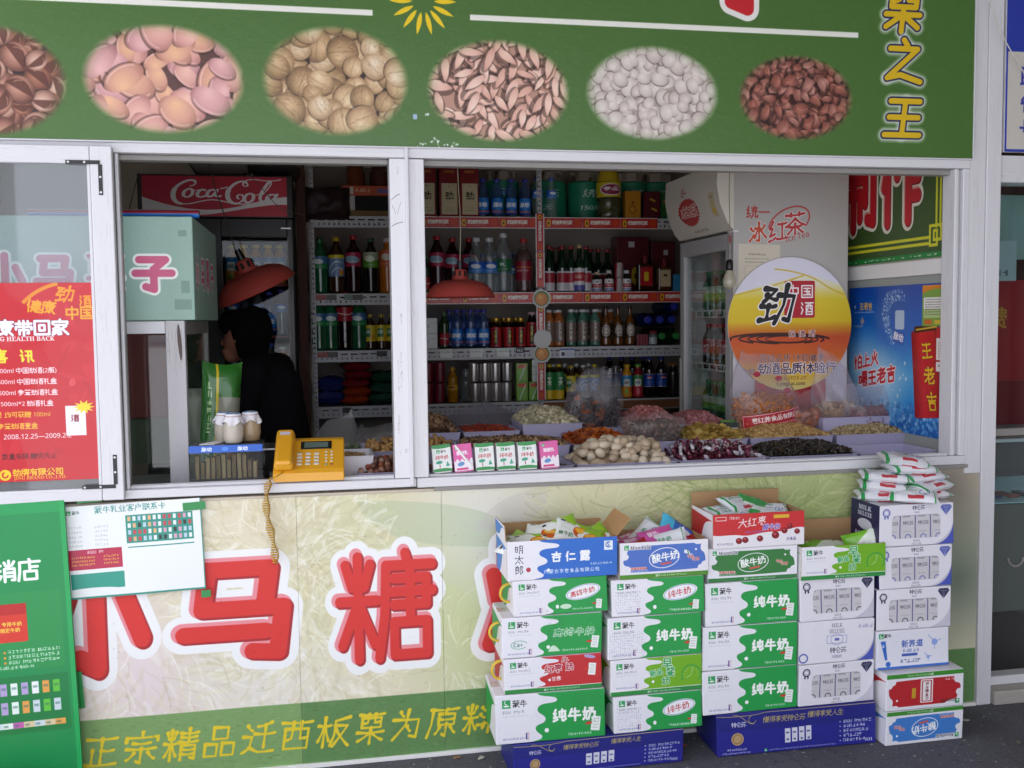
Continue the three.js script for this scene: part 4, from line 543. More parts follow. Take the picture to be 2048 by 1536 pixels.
part(fr, 'cabinet', mergeGeometries([rb(fx0 + 0.05, FR, 0.08, 2.16, fz1, fz1 + 0.03), rb(FR - 0.03, FR, 0.08, 2.16, fz1 + 0.0305, fz0 - 0.0305), rb(fx0 + 0.05, FR - 0.031, 1.9, 2.16, fz1 + 0.0305, fz0 - 0.0305), rb(fx0 + 0.05, FR - 0.031, 0.08, 0.5, fz1 + 0.0305, fz0 - 0.0305)]), mat(0xb4b1ae, 0.45));
{ const fd = part(fr, 'door', mergeGeometries([rb(fx0, fx0 + 0.045, 0.5, 1.86, fz0 - 0.085, fz0 - 0.0305), rb(fx0, fx0 + 0.045, 0.5, 1.86, fz1, fz1 + 0.05), rb(fx0, fx0 + 0.045, 1.79, 1.86, fz1 + 0.0505, fz0 - 0.0855), rb(fx0, fx0 + 0.045, 0.5, 0.56, fz1 + 0.0505, fz0 - 0.0855)]), mat(0xa9a8a8, 0.4));
  part(fd, 'glass', box(0.005, 1.24, fz0 - fz1 - 0.12, fx0 + 0.02, 1.175, (fz0 + fz1) / 2 - 0.018), M.glass); part(fd, 'handle', rb(fx0 - 0.014, fx0 - 0.0005, 1.0, 1.3, fz1 + 0.02, fz1 + 0.035), M.aluDark);
  // curved header light box leaning out over the door
  const prof = [[0, 1.872], [-0.025, 1.9], [-0.06, 1.98], [-0.075, 2.06], [-0.07, 2.15], [0.05, 2.15], [0.05, 1.872]], sh = new THREE.Shape(prof.map(([a, b]) => new THREE.Vector2(a, b)));
  const hg = new THREE.ExtrudeGeometry(sh, { depth: fz0 - fz1 - 0.002, bevelEnabled: false }).translate(fx0 - 0.001, 0, fz1 + 0.001);
  part(fr, 'header', hg, mat(0xcfc9bc, 0.35));
  const hp = canvas(512, 256, (g, w, h) => { g.fillStyle = '#cfc9bc'; g.fillRect(0, 0, w, h); write(g, '统一', 175, 26, 26, { ink: '#9a4a3c', lw: 0.12 }); g.fillStyle = '#b23434'; g.beginPath(); for (let i = 0; i < 48; i++) { const a = i / 48 * 6.283, q = i % 2 ? 1 : 1.14; g.lineTo(220 + 92 * q * Math.cos(a), 128 + 62 * q * Math.sin(a)); } g.fill(); write(g, '冰红茶', 146, 96, 58, { ink: '#b23434', edge: '#e8e2d8', ew: 0.12, lw: 0.1, skew: -0.15, gap: 0.9 }); finePrint(g, 200, 214, 130, 18, '#6a625a', 3); g.fillStyle = '#c4b48c'; g.fillRect(430, 70, 44, 110); g.fillStyle = '#d8b030'; g.fillRect(440, 140, 24, 22); finePrint(g, 436, 84, 30, 8, '#6a6a50', 6); });
  const ph = new THREE.PlaneGeometry(fz0 - fz1 - 0.004, 0.27, 1, 6), p = ph.attributes.position, uv = ph.attributes.uv, line = [[-0.0012, 1.872], [-0.026, 1.9], [-0.0455, 1.944], [-0.0612, 1.98], [-0.0695, 2.02], [-0.0762, 2.06], [-0.0712, 2.15]];
  for (let i = 0; i < p.count; i++) { const row = Math.floor(i / 2), [a, b] = line[6 - row]; p.setXYZ(i, fx0 - 0.0022 + a, b, (fz0 + fz1) / 2 + p.getX(i)); }
  ph.computeVertexNormals(); part(fr, 'header_print', ph, print(hp, 0.35)); }
for (const y of [0.7, 0.98, 1.25, 1.5]) { const g2 = []; for (let k = 0; k < 9; k++) g2.push(new THREE.CylinderGeometry(0.003, 0.003, fz0 - fz1 - 0.08, 6).rotateX(Math.PI / 2).translate(fx0 + 0.07 + k * 0.052, y, (fz0 + fz1) / 2)); for (const q of [0.03]) g2.push(new THREE.CylinderGeometry(0.004, 0.004, fz0 - fz1 - 0.08, 6).rotateX(Math.PI / 2).translate(fx0 + 0.06, y + q, (fz0 + fz1) / 2)); for (let k = 0; k < 7; k++) g2.push(new THREE.CylinderGeometry(0.003, 0.003, 0.032, 6).translate(fx0 + 0.06, y + 0.015, fz1 + 0.06 + k * 0.085)); part(fr, 'wire_shelf', mergeGeometries(g2), M.white); }
part(fr, 'hinge_bracket', rb(fx0 - 0.004, fx0 + 0.02, 1.862, 1.868, fz0 - 0.06, fz0 + 0.006, 0.001), M.white);
single('notice_sheet', 'cream typed notice pinned on the fridge side above the round poster', 'notice', rbox(0.19, 0.2, 0.001, 0.0004), frontOnly(M.paper, print(canvas(256, 280, (g, w, h) => { g.fillStyle = '#cdc5b4'; g.fillRect(0, 0, w, h); finePrint(g, 60, 56, 100, 10, '#4a4640', 1); finePrint(g, 40, 84, 150, 7, '#6a645c', 2); finePrint(g, 40, 104, 120, 7, '#6a645c', 4); g.strokeStyle = '#8a8478'; g.strokeRect(40, 130, 150, 90); }), 0.7)), [1.8469, 1.7094, -0.6785], [0, 0, -0.02]);
// round card with amber print
{ const R = 0.287, cxp = 1.9864, cyp = 1.4663, art = canvas(1024, 1024, (g, w) => {
    const r = rng(30), bg = g.createLinearGradient(0, 0, 0, w); bg.addColorStop(0, '#dcdae8'); bg.addColorStop(0.2, '#e2dcc0'); bg.addColorStop(0.32, '#dcc42c'); bg.addColorStop(0.48, '#d8b81e'); bg.addColorStop(0.54, '#c8801c'); bg.addColorStop(0.6, '#c24c20'); bg.addColorStop(0.76, '#d06a22'); bg.addColorStop(0.84, '#dcae20'); bg.addColorStop(1, '#e8d890'); g.fillStyle = bg; g.fillRect(0, 0, w, w);
    g.fillStyle = '#dcdae8'; g.beginPath(); g.moveTo(0, 0); g.lineTo(w, 0); g.lineTo(w, 250); g.quadraticCurveTo(780, 150, 620, 130); g.quadraticCurveTo(300, 210, 0, 300); g.fill(); g.strokeStyle = 'rgba(206,178,40,0.8)'; g.lineWidth = 12; g.beginPath(); g.moveTo(380, 90); g.quadraticCurveTo(620, 110, 760, 190); g.quadraticCurveTo(880, 270, 1010, 300); g.moveTo(40, 290); g.quadraticCurveTo(320, 240, 620, 140); g.stroke();
    g.strokeStyle = '#3a120c'; for (let k = 0; k < 6; k++) { g.lineWidth = 15 - 1.6 * k; g.beginPath(); g.ellipse(430 + 12 * k, 628, 410 - 60 * k, 44 - 5 * k, 0.02, 2.9 - 0.6 * k, 6.2 + 0.5 * k); g.stroke(); }
    g.fillStyle = '#b01c30'; rrect(g, 462, 180, 254, 286, 16); g.fill(); write(g, '中国', 482, 210, 104, { ink: '#f2eeee', lw: 0.1, gap: 1.12 }); write(g, '酒', 600, 340, 104, { ink: '#f2eeee', lw: 0.1 });
    write(g, '劲', 300, 190, 330, { ink: '#17151a', edge: '#f0ecec', ew: 0.06, lw: 0.13, brush: 0.8, skew: -0.2, sx: 0.85 });
    write(g, '保健酒', 500, 560, 52, { ink: '#7a3440', edge: '#f0e4dc', ew: 0.1, lw: 0.1, gap: 1.6 }); write(g, '见证品质 体验健康', 258, 742, 62, { ink: '#4a2230', edge: '#e8c8b8', ew: 0.05, lw: 0.08 }); write(g, '参加', 110, 848, 54, { ink: '#c6a0a8', edge: '#3a1c2a', ew: 0.1, lw: 0.1 }); write(g, '劲酒品质体验行', 244, 808, 90, { ink: '#3c2248', edge: '#f2e8e8', ew: 0.12, lw: 0.11, gap: 1.04 });
    finePrint(g, 400, 915, 240, 26, '#9a6a14', 4); latin(g, 't.jingpai.com', 398, 985, 38, '#3a2c10', { sx: 1 });
  });
  const t = thing('round_display_card', 'large round amber advertising card leaning on the fridge side', 'sign', [cxp, cyp, -0.668]); const m = print(art, 0.35), e = M.paper; part(t, 'card', new THREE.CylinderGeometry(R, R, 0.006, 64).rotateX(Math.PI / 2), [e, m, e]); part(t, 'foot', rb(-0.16, 0.17, -0.46, -0.24, -0.004, -0.0032, 0.0003), mat(0xa82a30, 0.4)); t.children[0].geometry.rotateZ(0); t.rotation.x = -0.01;
  // cap face maps turn with the cylinder: keep the print upright
  const p = t.children[0].geometry.attributes.position, uv = t.children[0].geometry.attributes.uv; for (let i = 0; i < p.count; i++) if (Math.abs(p.getZ(i)) > 0.0029) uv.setXY(i, 0.5 + p.getX(i) / (2 * R), 0.5 + p.getY(i) / (2 * R));
}

// ---------- hanging lamps ----------
const enamel = mat(0xa8423a, 0.45, { bumpMap: grainRep(3, 3), bumpScale: 0.0006 }), dusty = mat(0x9a4c42, 0.75);
function lampShade(name, label, pos, R, m) {
  const t = thing(name, label, 'lamp', pos); const k = R / 0.2;
  const prof = [[0.2, 0], [0.197, 0.006], [0.19, 0.02], [0.178, 0.045], [0.15, 0.072], [0.105, 0.092], [0.052, 0.1]].map(([a, b]) => [a * k, b * k]);
  part(t, 'shade', lathe([...prof, ...prof.slice().reverse().map(([a, b]) => [a - 0.003, b - 0.003]), prof[0]], 48), m);
  const neck = part(t, 'neck', lathe([[0.05, 0.1], [0.044, 0.115], [0.036, 0.155], [0.024, 0.16], [0.0, 0.16]].map(([a, b]) => [a * k, b * k]), 24), m);
  for (let i = 0; i < 8; i++) { const a = i / 8 * 6.283 + 0.2; part(neck, 'vent', box(0.014 * k, 0.03 * k, 0.003), M.blackMatte, [0.0425 * k * Math.cos(a), 0.134 * k, 0.0425 * k * Math.sin(a)], [0, -a + Math.PI / 2, 0]); }
  part(t, 'bulb_holder', new THREE.CylinderGeometry(0.016 * k, 0.018 * k, 0.05 * k, 14), M.black, [0, 0.186 * k, 0]); part(t, 'bulb', new THREE.SphereGeometry(0.03 * k, 18, 12), mat(0xd8d4c8, 0.15), [0, 0.035 * k, 0]);
  return t;
}
{ const L1 = lampShade('pendant_lamp', 'dusty red enamel pendant lamp hanging level before the centre shelves', [0.5844,1.5982,-0.9], 0.148, enamel);
  part(L1, 'cord', tube([[0, 0.15, 0], [0.004, 0.3, 0.002], [-0.004, 0.55, 0], [0, 0.9, 0], [0, 1.0, 0]], 0.0022, 20, 5), mat(0xa89c84, 0.7));
  const L2 = lampShade('pendant_lamp', 'dark red enamel pendant lamp tilted in the gloom before the cooler', [-0.2871,1.647,-1.35], 0.188, enamel); L2.rotation.set(0.15, 0, 0.42);
  const a = L2.position; const cord = part(scene, 'lamp_cable', tube([[a.x - 0.085, a.y + 0.16, a.z], [a.x - 0.13, a.y + 0.32, a.z - 0.02], [a.x - 0.18, a.y + 0.5, a.z], [a.x - 0.25, 2.71, a.z]], 0.0028, 20, 5), mat(0x3c3430, 0.7)); tag(cord, 'dark cable slanting down to the tilted red lamp', 'cable');
  tag(part(scene, 'loose_cable', tube([[-0.3675,2.2118, -1.1], [-0.247,2.083, -1.12], [-0.1659,1.9925, -1.1], [-0.0653,1.9656, -1.15]], 0.0018, 20, 5), mat(0x4a4038, 0.7)), 'thin loose cable crossing the white script header', 'cable');
  single('added_partition_board', 'added plywood partition behind the window post, darkening the left bay', 'partition', rb(0.402, 0.418, 0.06, 2.71, -2.15, -0.96, 0.003), mat(0x8f7656, 0.75, { bumpMap: grainRep(2, 6), bumpScale: 0.001 }));  // added board, hidden behind the post to keep light off the left bay
  tag(part(scene, 'loose_cable', tube([[-0.7065,2.1035, -0.9], [-0.726,2.034, -0.9], [-0.7518,1.9446, -0.9]], 0.0018, 12, 5), mat(0x3a3230, 0.7)), 'short dark cable left of the red header', 'cable');
  const b = thing('light_bulb', 'bare clear light bulb hanging beside the fridge on a twisted cord', 'light bulb', [1.6782,1.654,-0.6]); const gp = [[0, -0.036], [0.018, -0.032], [0.027, -0.018], [0.028, -0.002], [0.022, 0.018], [0.014, 0.032], [0.013, 0.04]];
  part(b, 'glass', lathe(gp, 24), mat(0xd8d2c0, 0.08, { transmission: 0.55, thickness: 0 })); part(b, 'holder', lathe([[0.0, 0.04], [0.0135, 0.04], [0.016, 0.05], [0.014, 0.078], [0.006, 0.086], [0, 0.086]], 16), M.black);
  part(b, 'cord', tube([[0, 0.084, 0], [0.002, 0.2, 0], [-0.003, 0.35, 0.002], [0.001, 0.5, 0], [0, 0.7, 0]], 0.0022, 24, 5), mat(0x8a8274, 0.8)); part(b, 'joint', new THREE.CylinderGeometry(0.0042, 0.0042, 0.03, 8), mat(0x8c2a2e, 0.6), [0.002, 0.17, 0]); }
// ---------- bottles, cans and boxes on the shelves ----------
const clearPET = (tint, rough = 0.06) => mat(tint, rough, { transmission: 0.92, thickness: 0, ior: 1.45 });
const labelCache = new Map();
function wrapLabel(key, draw) { // label printed twice round the bottle
  if (!labelCache.has(key)) { const one = canvas(192, 160, draw), t = texOf(canvas(384, 160, (g) => { g.drawImage(one, 0, 0); g.drawImage(one, 192, 0); })); labelCache.set(key, mat(0xffffff, 0.38, { map: t })); } return labelCache.get(key);
}
const twoTone = (a, b, ink, txt, mid) => (g, w, h) => { g.fillStyle = a; g.fillRect(0, 0, w, h); g.fillStyle = b; g.fillRect(0, h * (mid || 0.6), w, h); if (txt) write(g, txt, w / 2 - textWidth(txt, 46) / 2, h * 0.3, 46, { ink, lw: 0.14 }); else { g.fillStyle = ink; g.beginPath(); g.ellipse(w / 2, h * 0.42, w * 0.22, h * 0.2, 0.2, 0, 7); g.fill(); } finePrint(g, w * 0.25, h * 0.8, w * 0.5, 9, ink, 3); };
const LB = {
  sport: wrapLabel('sport', (g, w, h) => { g.fillStyle = '#2455b4'; g.fillRect(0, 0, w, h); g.fillStyle = '#1d7ad0'; g.beginPath(); g.ellipse(w / 2, h * 0.4, w * 0.42, h * 0.4, 0, 0, 7); g.fill(); g.fillStyle = '#c8742a'; g.fillRect(0, h * 0.84, w, h * 0.07); write(g, '脉动', w / 2 - 52, h * 0.28, 50, { ink: '#eef2fa', lw: 0.17, skew: -0.15 }); }),
  water: wrapLabel('water', twoTone('#2a62c4', '#3f86d6', '#e2ecf8')), waterGreen: wrapLabel('wg', twoTone('#1d6b40', '#1d6b40', '#d8ecdc', '乳', 0.8)), cola: wrapLabel('cola', (g, w, h) => { g.fillStyle = '#a01828'; g.fillRect(0, 0, w, h); g.strokeStyle = '#e8dcd8'; g.lineWidth = 9; g.beginPath(); g.moveTo(20, 90); g.bezierCurveTo(60, 30, 120, 130, 175, 60); g.stroke(); }),
  pink: wrapLabel('pink', (g, w, h) => { g.fillStyle = '#b0294e'; g.fillRect(0, 0, w, h); g.fillStyle = '#8fb2c8'; g.beginPath(); g.ellipse(w / 2, h * 0.5, w * 0.34, h * 0.26, 0.2, 0, 7); g.fill(); g.fillStyle = '#e8e4e8'; g.fillRect(w * 0.3, h * 0.62, w * 0.4, 8); }),
  maroon: wrapLabel('maroon', (g, w, h) => { g.fillStyle = '#8c1430'; g.fillRect(0, 0, w, h); g.fillStyle = '#c89a3c'; g.fillRect(0, h * 0.3, w, 6); finePrint(g, 40, 70, 100, 16, '#e0d0c8', 2); }), sprite: wrapLabel('sprite', twoTone('#3c6f9c', '#1f8a46', '#dce8e4')),
  spirit: wrapLabel('spirit', (g, w, h) => { g.fillStyle = '#c9c6ca'; g.fillRect(0, 0, w, h); g.fillStyle = '#a02234'; g.fillRect(0, 14, w, h * 0.5); g.strokeStyle = '#e4e0de'; g.lineWidth = 5; g.strokeRect(20, 6, w - 40, h - 14); }), spiritFront: wrapLabel('spiritf', (g, w, h) => { g.fillStyle = '#d6d4da'; g.fillRect(0, 0, w, h); g.fillStyle = '#b4202e'; g.fillRect(0, 30, w, 62); finePrint(g, 50, 46, 96, 26, '#efe8e4', 2); g.fillStyle = '#5a5aa8'; g.fillRect(0, 120, w, 40); }),
  small: wrapLabel('small', (g, w, h) => { g.fillStyle = '#d8d6d8'; g.fillRect(0, 0, w, h); g.fillStyle = '#b02a34'; g.fillRect(0, h * 0.4, w, h * 0.32); finePrint(g, 50, h * 0.48, 96, 20, '#f0e8e4', 5); g.fillStyle = '#8a94c0'; g.fillRect(0, h * 0.78, w, h * 0.2); g.fillStyle = '#30343a'; g.beginPath(); g.arc(w / 2, h * 0.2, 12, 0, 7); g.fill(); }),
  herbal: wrapLabel('herbal', (g, w, h) => { g.fillStyle = '#b4242c'; g.fillRect(0, 0, w, h); g.fillStyle = '#1a1412'; g.fillRect(w / 2 - 28, 14, 56, h - 28); write(g, '元养元', w / 2 - 18, 22, 34, { ink: '#dcb63c', lw: 0.13, vertical: true, gap: 1.08 }); }),
  tall: wrapLabel('tall', (g, w, h) => { g.fillStyle = '#7c6a60'; g.fillRect(0, 0, w, h); g.fillStyle = '#cfc8bc'; g.fillRect(w / 2 - 16, 12, 30, h - 30); write(g, '元早生', w / 2 - 12, 20, 26, { ink: '#3a3430', lw: 0.13, vertical: true, gap: 1.3 }); }),
  teaYellow: wrapLabel('ty', (g, w, h) => { g.fillStyle = '#d8c434'; g.fillRect(0, 0, w, h); g.fillStyle = '#2c7a3c'; g.fillRect(30, 34, 76, 84); write(g, '红茶', 36, 50, 34, { ink: '#f0f0e4', lw: 0.14, gap: 0.95 }); g.fillStyle = '#d89424'; g.beginPath(); g.arc(140, 120, 26, 0, 7); g.fill(); }),
  teaGreen: wrapLabel('tg', (g, w, h) => { g.fillStyle = '#2c8244'; g.fillRect(0, 0, w, h); g.fillStyle = '#d8b428'; g.fillRect(0, h * 0.66, w, h); write(g, '茶', w / 2 - 22, 30, 48, { ink: '#e8f0d8', lw: 0.14 }); }), icetea: wrapLabel('it', (g, w, h) => { g.fillStyle = '#d2c82c'; g.fillRect(0, 0, w, 26); g.fillStyle = '#6f92bc'; g.fillRect(0, 26, w, h); g.strokeStyle = '#dfe8f2'; g.lineWidth = 8; g.beginPath(); g.moveTo(40, 130); g.quadraticCurveTo(90, 20, 150, 60); g.moveTo(70, 140); g.quadraticCurveTo(110, 70, 160, 110); g.stroke(); g.fillStyle = '#d08a2c'; g.beginPath(); g.arc(150, 130, 22, 0, 7); g.fill(); }),
  juice: wrapLabel('juice', (g, w, h) => { g.fillStyle = '#2f8ac4'; g.fillRect(0, 0, w, h * 0.5); g.fillStyle = '#d88a24'; g.fillRect(0, h * 0.5, w, h); g.fillStyle = '#e4e4de'; g.fillRect(56, 30, 76, 54); latin(g, '450', 62, 66, 34, '#2a3a30'); g.fillStyle = '#8ab02e'; g.beginPath(); g.arc(86, 120, 22, 0, 7); g.fill(); g.fillStyle = '#c8442c'; g.beginPath(); g.arc(150, 110, 20, 0, 7); g.fill(); }), juiceRed: wrapLabel('jr', (g, w, h) => { g.fillStyle = '#2f8a44'; g.fillRect(0, 0, w, h * 0.5); g.fillStyle = '#b42838'; g.fillRect(0, h * 0.5, w, h); g.fillStyle = '#e4e4de'; g.fillRect(56, 30, 76, 54); latin(g, '450', 62, 66, 34, '#2a3a30'); g.fillStyle = '#d86068'; g.beginPath(); g.arc(96, 122, 24, 0, 7); g.fill(); }),
  pepsi: wrapLabel('pepsi', (g, w, h) => { g.fillStyle = '#1f3f9c'; g.fillRect(0, 0, w, h); g.fillStyle = '#c8ccd4'; g.fillRect(0, 0, w, 6); g.fillRect(0, h - 8, w, 8); g.fillStyle = '#c02834'; g.beginPath(); g.ellipse(w / 2, h * 0.3, 30, 24, 0, Math.PI, 0); g.fill(); g.fillStyle = '#e8ecf2'; g.fillRect(w / 2 - 30, h * 0.28, 60, 8); g.fillStyle = '#3a8ad0'; for (let i = 0; i < 9; i++) { g.beginPath(); g.arc(30 + i * 17, 110 + 18 * Math.sin(i * 2), 8, 0, 7); g.fill(); } }),
  round: wrapLabel('round', (g, w, h) => { g.fillStyle = '#3a2812'; g.fillRect(0, 0, w, h); g.fillStyle = '#c8c0b4'; g.beginPath(); g.ellipse(w / 2, h / 2, 56, 66, 0, 0, 7); g.fill(); g.strokeStyle = '#6a3a38'; g.lineWidth = 8; g.beginPath(); g.ellipse(w / 2, h / 2, 40, 48, 0, 0, 7); g.stroke(); finePrint(g, 66, 70, 56, 18, '#5a3434', 4); }), orange: wrapLabel('orange', twoTone('#c85a24', '#c85a24', '#e8d8c8', null, 0.5)), lime: wrapLabel('lime', twoTone('#a8b49c', '#57a02e', '#e0ecd0', null, 0.5)), yellow: wrapLabel('yellow', twoTone('#c8a41e', '#c8a41e', '#8a2c14')),
};
// o: h height, r radius, neck radius share, label [y0,y1] shares, cap colour, body material
function bottle(name, label, cat, o) {
  const t = thing(name, label, cat), { h, r, nr = 0.36, sh = 0.66, body, cap, capH = 0.075, lab, labR = 1.012, waist } = o, H = h * (1 - capH * 0.6);
  const prof = [[0, 0.002], [r * 0.86, 0.001], [r * 0.97, h * 0.02], [r, h * 0.05]];
  if (waist) prof.push([r, h * 0.3], [r * 0.93, h * 0.34], [r, h * 0.38]);
  if (o.ribs) for (let k = 1; k < 6; k++) prof.push([r, h * (0.05 + 0.1 * k)], [r * 0.965, h * (0.06 + 0.1 * k)], [r, h * (0.072 + 0.1 * k)]);
  prof.push([r, h * sh], [r * 0.93, h * (sh + 0.05)], [r * (nr + 0.28), h * (sh + 0.13)], [r * (nr + 0.06), h * (sh + 0.19)], [r * nr, h * (sh + 0.23)], [r * nr, H]);
  part(t, 'body', lathe(prof, 18), body);
  if (o.fill) part(t, 'drink', lathe([[0, 0.004], [r * 0.9, 0.004], [r * 0.955, h * 0.05], [r * 0.955, h * sh], [r * 0.86, h * (sh + 0.055)], [r * (nr + 0.14), h * (sh + 0.14)], [0, h * (sh + 0.14)]], 16), o.fill);
  if (lab) { const [y0, y1, m] = lab; part(t, 'label', new THREE.CylinderGeometry(r * labR, r * labR, (y1 - y0) * h, 20, 1, true).rotateY(-Math.PI / 2), m, [0, (y0 + y1) / 2 * h, 0]); }
  part(t, 'cap', lathe([[0, h], [r * nr * 1.22, h * 0.998], [r * nr * 1.28, h * 0.985], [r * nr * 1.28, h * (1 - capH)], [r * nr * 0.98, h * (1 - capH)]], 16), cap);
  return t;
}
const C = (h) => mat(h, 0.4), darkCola = mat(0x160806, 0.06, { clearcoat: 0.6 }), teaDark = mat(0x3a2410, 0.08, { clearcoat: 0.5 }), amber = mat(0x6a3c0c, 0.08, { clearcoat: 0.5 }), greenGlass = mat(0x0c2a18, 0.05, { clearcoat: 0.6 }), petGreen = mat(0x1d5c38, 0.07, { clearcoat: 0.4 });
const clearM = clearPET(0xeef4f6), blueM = clearPET(0xa8c4f0), orangeDrink = mat(0xb86414, 0.12), redDrink = mat(0x8c1a24, 0.12), yellowDrink = mat(0xc88c1c, 0.12);
const kinds = {
  sport: { h: 0.218, r: 0.034, waist: 1, body: blueM, cap: C(0x3a3aa8), lab: [0.1, 0.5, LB.sport] }, water: { h: 0.23, r: 0.031, ribs: 1, body: clearM, cap: C(0x2c4cb0), lab: [0.5, 0.68, LB.water] }, bigWater: { h: 0.335, r: 0.046, ribs: 1, body: clearM, cap: C(0xd8d8da), lab: [0.36, 0.56, LB.waterGreen] },
  blueWater: { h: 0.31, r: 0.045, ribs: 1, body: clearM, cap: C(0xd0d4dc), lab: [0.36, 0.56, LB.water] }, bigCola: { h: 0.32, r: 0.046, waist: 1, body: darkCola, cap: C(0xa81c26), lab: [0.5, 0.74, LB.cola] }, cherry: { h: 0.32, r: 0.044, body: mat(0x2c0a14, 0.07), cap: C(0xb02028), lab: [0.46, 0.7, LB.pink] }, vinegar: { h: 0.305, r: 0.046, body: clearPET(0xd8c8c8), fill: mat(0x5a2428, 0.2), cap: C(0xb42a2c), lab: [0.22, 0.58, LB.maroon] },
  sprite: { h: 0.3, r: 0.043, body: petGreen, cap: C(0x1c6a34), lab: [0.45, 0.68, LB.sprite] }, bigTea: { h: 0.31, r: 0.045, body: teaDark, cap: C(0xc8a41a), lab: [0.3, 0.68, LB.icetea] }, bigLime: { h: 0.305, r: 0.044, body: mat(0x1c1812, 0.1), cap: C(0x1f4a2c), lab: [0.46, 0.74, LB.lime] }, bigOrange: { h: 0.305, r: 0.044, body: orangeDrink, cap: C(0xd8d0c8), lab: [0.48, 0.78, LB.orange] },
  spirit: { h: 0.265, r: 0.032, nr: 0.4, sh: 0.52, body: greenGlass, cap: C(0x8c1c22), lab: [0.03, 0.45, LB.spirit] }, spiritTan: { h: 0.27, r: 0.033, nr: 0.4, sh: 0.52, body: greenGlass, cap: C(0xb49a70), lab: [0.03, 0.5, LB.spiritFront] }, half: { h: 0.115, r: 0.029, nr: 0.4, sh: 0.6, body: greenGlass, cap: C(0xc8a890), capH: 0.14, lab: [0.05, 0.62, LB.small] }, halfWhite: { h: 0.125, r: 0.028, nr: 0.42, sh: 0.56, body: mat(0x121a18, 0.06), cap: C(0xd0d0d2), capH: 0.15, lab: [0.06, 0.6, LB.small] },
  vitamin: { h: 0.205, r: 0.028, body: mat(0x24381c, 0.08), cap: C(0x4a7a52), lab: [0.1, 0.42, LB.cola] }, herbal: { h: 0.168, r: 0.03, nr: 0.6, sh: 0.62, body: mat(0x1a0c0a, 0.08), cap: mat(0xb08a30, 0.3, { metalness: 0.7 }), capH: 0.14, lab: [0.03, 0.68, LB.herbal] }, herbalBig: { h: 0.2, r: 0.032, nr: 0.55, sh: 0.64, body: mat(0x1a0c0a, 0.08), cap: C(0xd8a8b0), lab: [0.03, 0.7, LB.herbal] },
  tallOrange: { h: 0.212, r: 0.031, nr: 0.44, sh: 0.68, body: mat(0xa85f30, 0.12), cap: C(0xdedcda), lab: [0.12, 0.66, LB.tall] }, tallGreen: { h: 0.212, r: 0.031, nr: 0.44, sh: 0.68, body: mat(0x4c7a68, 0.12), cap: C(0xdedcda), lab: [0.12, 0.66, LB.tall] }, malt: { h: 0.228, r: 0.03, nr: 0.3, sh: 0.56, body: amber, cap: C(0x16161a), capH: 0.06, lab: [0.2, 0.56, LB.round] },
  teaBox: { h: 0.205, r: 0.031, sh: 0.7, body: mat(0x2c2a10, 0.1), cap: C(0xd2b81c), lab: [0.02, 0.78, LB.teaGreen] }, teaYellow: { h: 0.195, r: 0.03, body: teaDark, cap: C(0xc8b02a), lab: [0.24, 0.7, LB.teaYellow] }, icetea: { h: 0.198, r: 0.031, body: teaDark, cap: C(0xd8dad8), lab: [0.24, 0.7, LB.icetea] }, iceteaYellow: { h: 0.2, r: 0.03, body: teaDark, cap: C(0xd2b81c), lab: [0.24, 0.7, LB.icetea] }, emptyJar: { h: 0.19, r: 0.034, nr: 0.62, sh: 0.55, body: clearPET(0xe8ecec), cap: clearPET(0xe0e0e0), lab: null },
  juice: { h: 0.195, r: 0.03, nr: 0.5, body: yellowDrink, cap: C(0xd8b01c), lab: [0.04, 0.68, LB.juice] }, juiceRed: { h: 0.195, r: 0.03, nr: 0.5, body: redDrink, cap: C(0x66a83a), lab: [0.04, 0.68, LB.juiceRed] }, pepsi: { h: 0.238, r: 0.034, body: darkCola, cap: C(0x2a3a98), lab: [0.26, 0.58, LB.pepsi] }, dark: { h: 0.2, r: 0.034, nr: 0.6, body: mat(0x1c1a18, 0.15), cap: C(0x8a5a20) }, oil: { h: 0.2, r: 0.03, nr: 0.4, body: mat(0xa06a10, 0.1), cap: C(0xb88c20), lab: [0.35, 0.5, LB.yellow] },
};
const proto = {};
function put(kind, name, cat, label, pos, group, turn = 0) {
  let o; if (!proto[kind]) { o = proto[kind] = bottle(name, label, cat, kinds[kind]); if (group) o.userData.group = group; o.position.set(...pos); } else { o = copyOf(proto[kind], label, pos, null, group); o.name = o.name.startsWith(name) ? o.name : numbered(name); }
  o.rotation.y = turn; return o;
}
function row(kind, name, cat, desc, xs, shelf, where, group, z = -2.26) { xs.forEach((x, i) => put(kind, name, cat, xs.length > 1 ? `${desc} ${where}, ${ord[i]} from left` : `${desc} ${where}`, [x, shelfY[shelf] - 0.0015, z], group || desc + 's ' + where, (i * 1.7 % 1 - 0.5) * 0.5)); }
row('sport', 'sports_drink_bottle', 'bottle', 'blue sports drink bottle', [0.9093,0.9896,1.0703,1.1515], 0, 'on the top shelf');
row('water', 'water_bottle', 'bottle', 'clear water bottle with blue band', [1.2243,1.3063], 0, 'on the top shelf');
row('cherry', 'soda_bottle', 'bottle', 'dark soda bottle with pink label', [0.6421], 1, 'on the second shelf behind the level lamp');
row('cherry', 'soda_bottle', 'bottle', 'red capped dark soda bottle half hidden', [0.7487,0.8444], 1, 'on the second shelf behind', null, -2.4);
row('blueWater', 'water_bottle', 'bottle', 'large clear water bottle with blue label', [0.8667,0.9414], 1, 'on the second shelf'); row('bigWater', 'water_bottle', 'bottle', 'large clear water bottle with green label', [1.0222], 1, 'on the second shelf');
row('vinegar', 'vinegar_bottle', 'bottle', 'large bottle with dark red label', [1.1384], 1, 'on the second shelf beside the post');
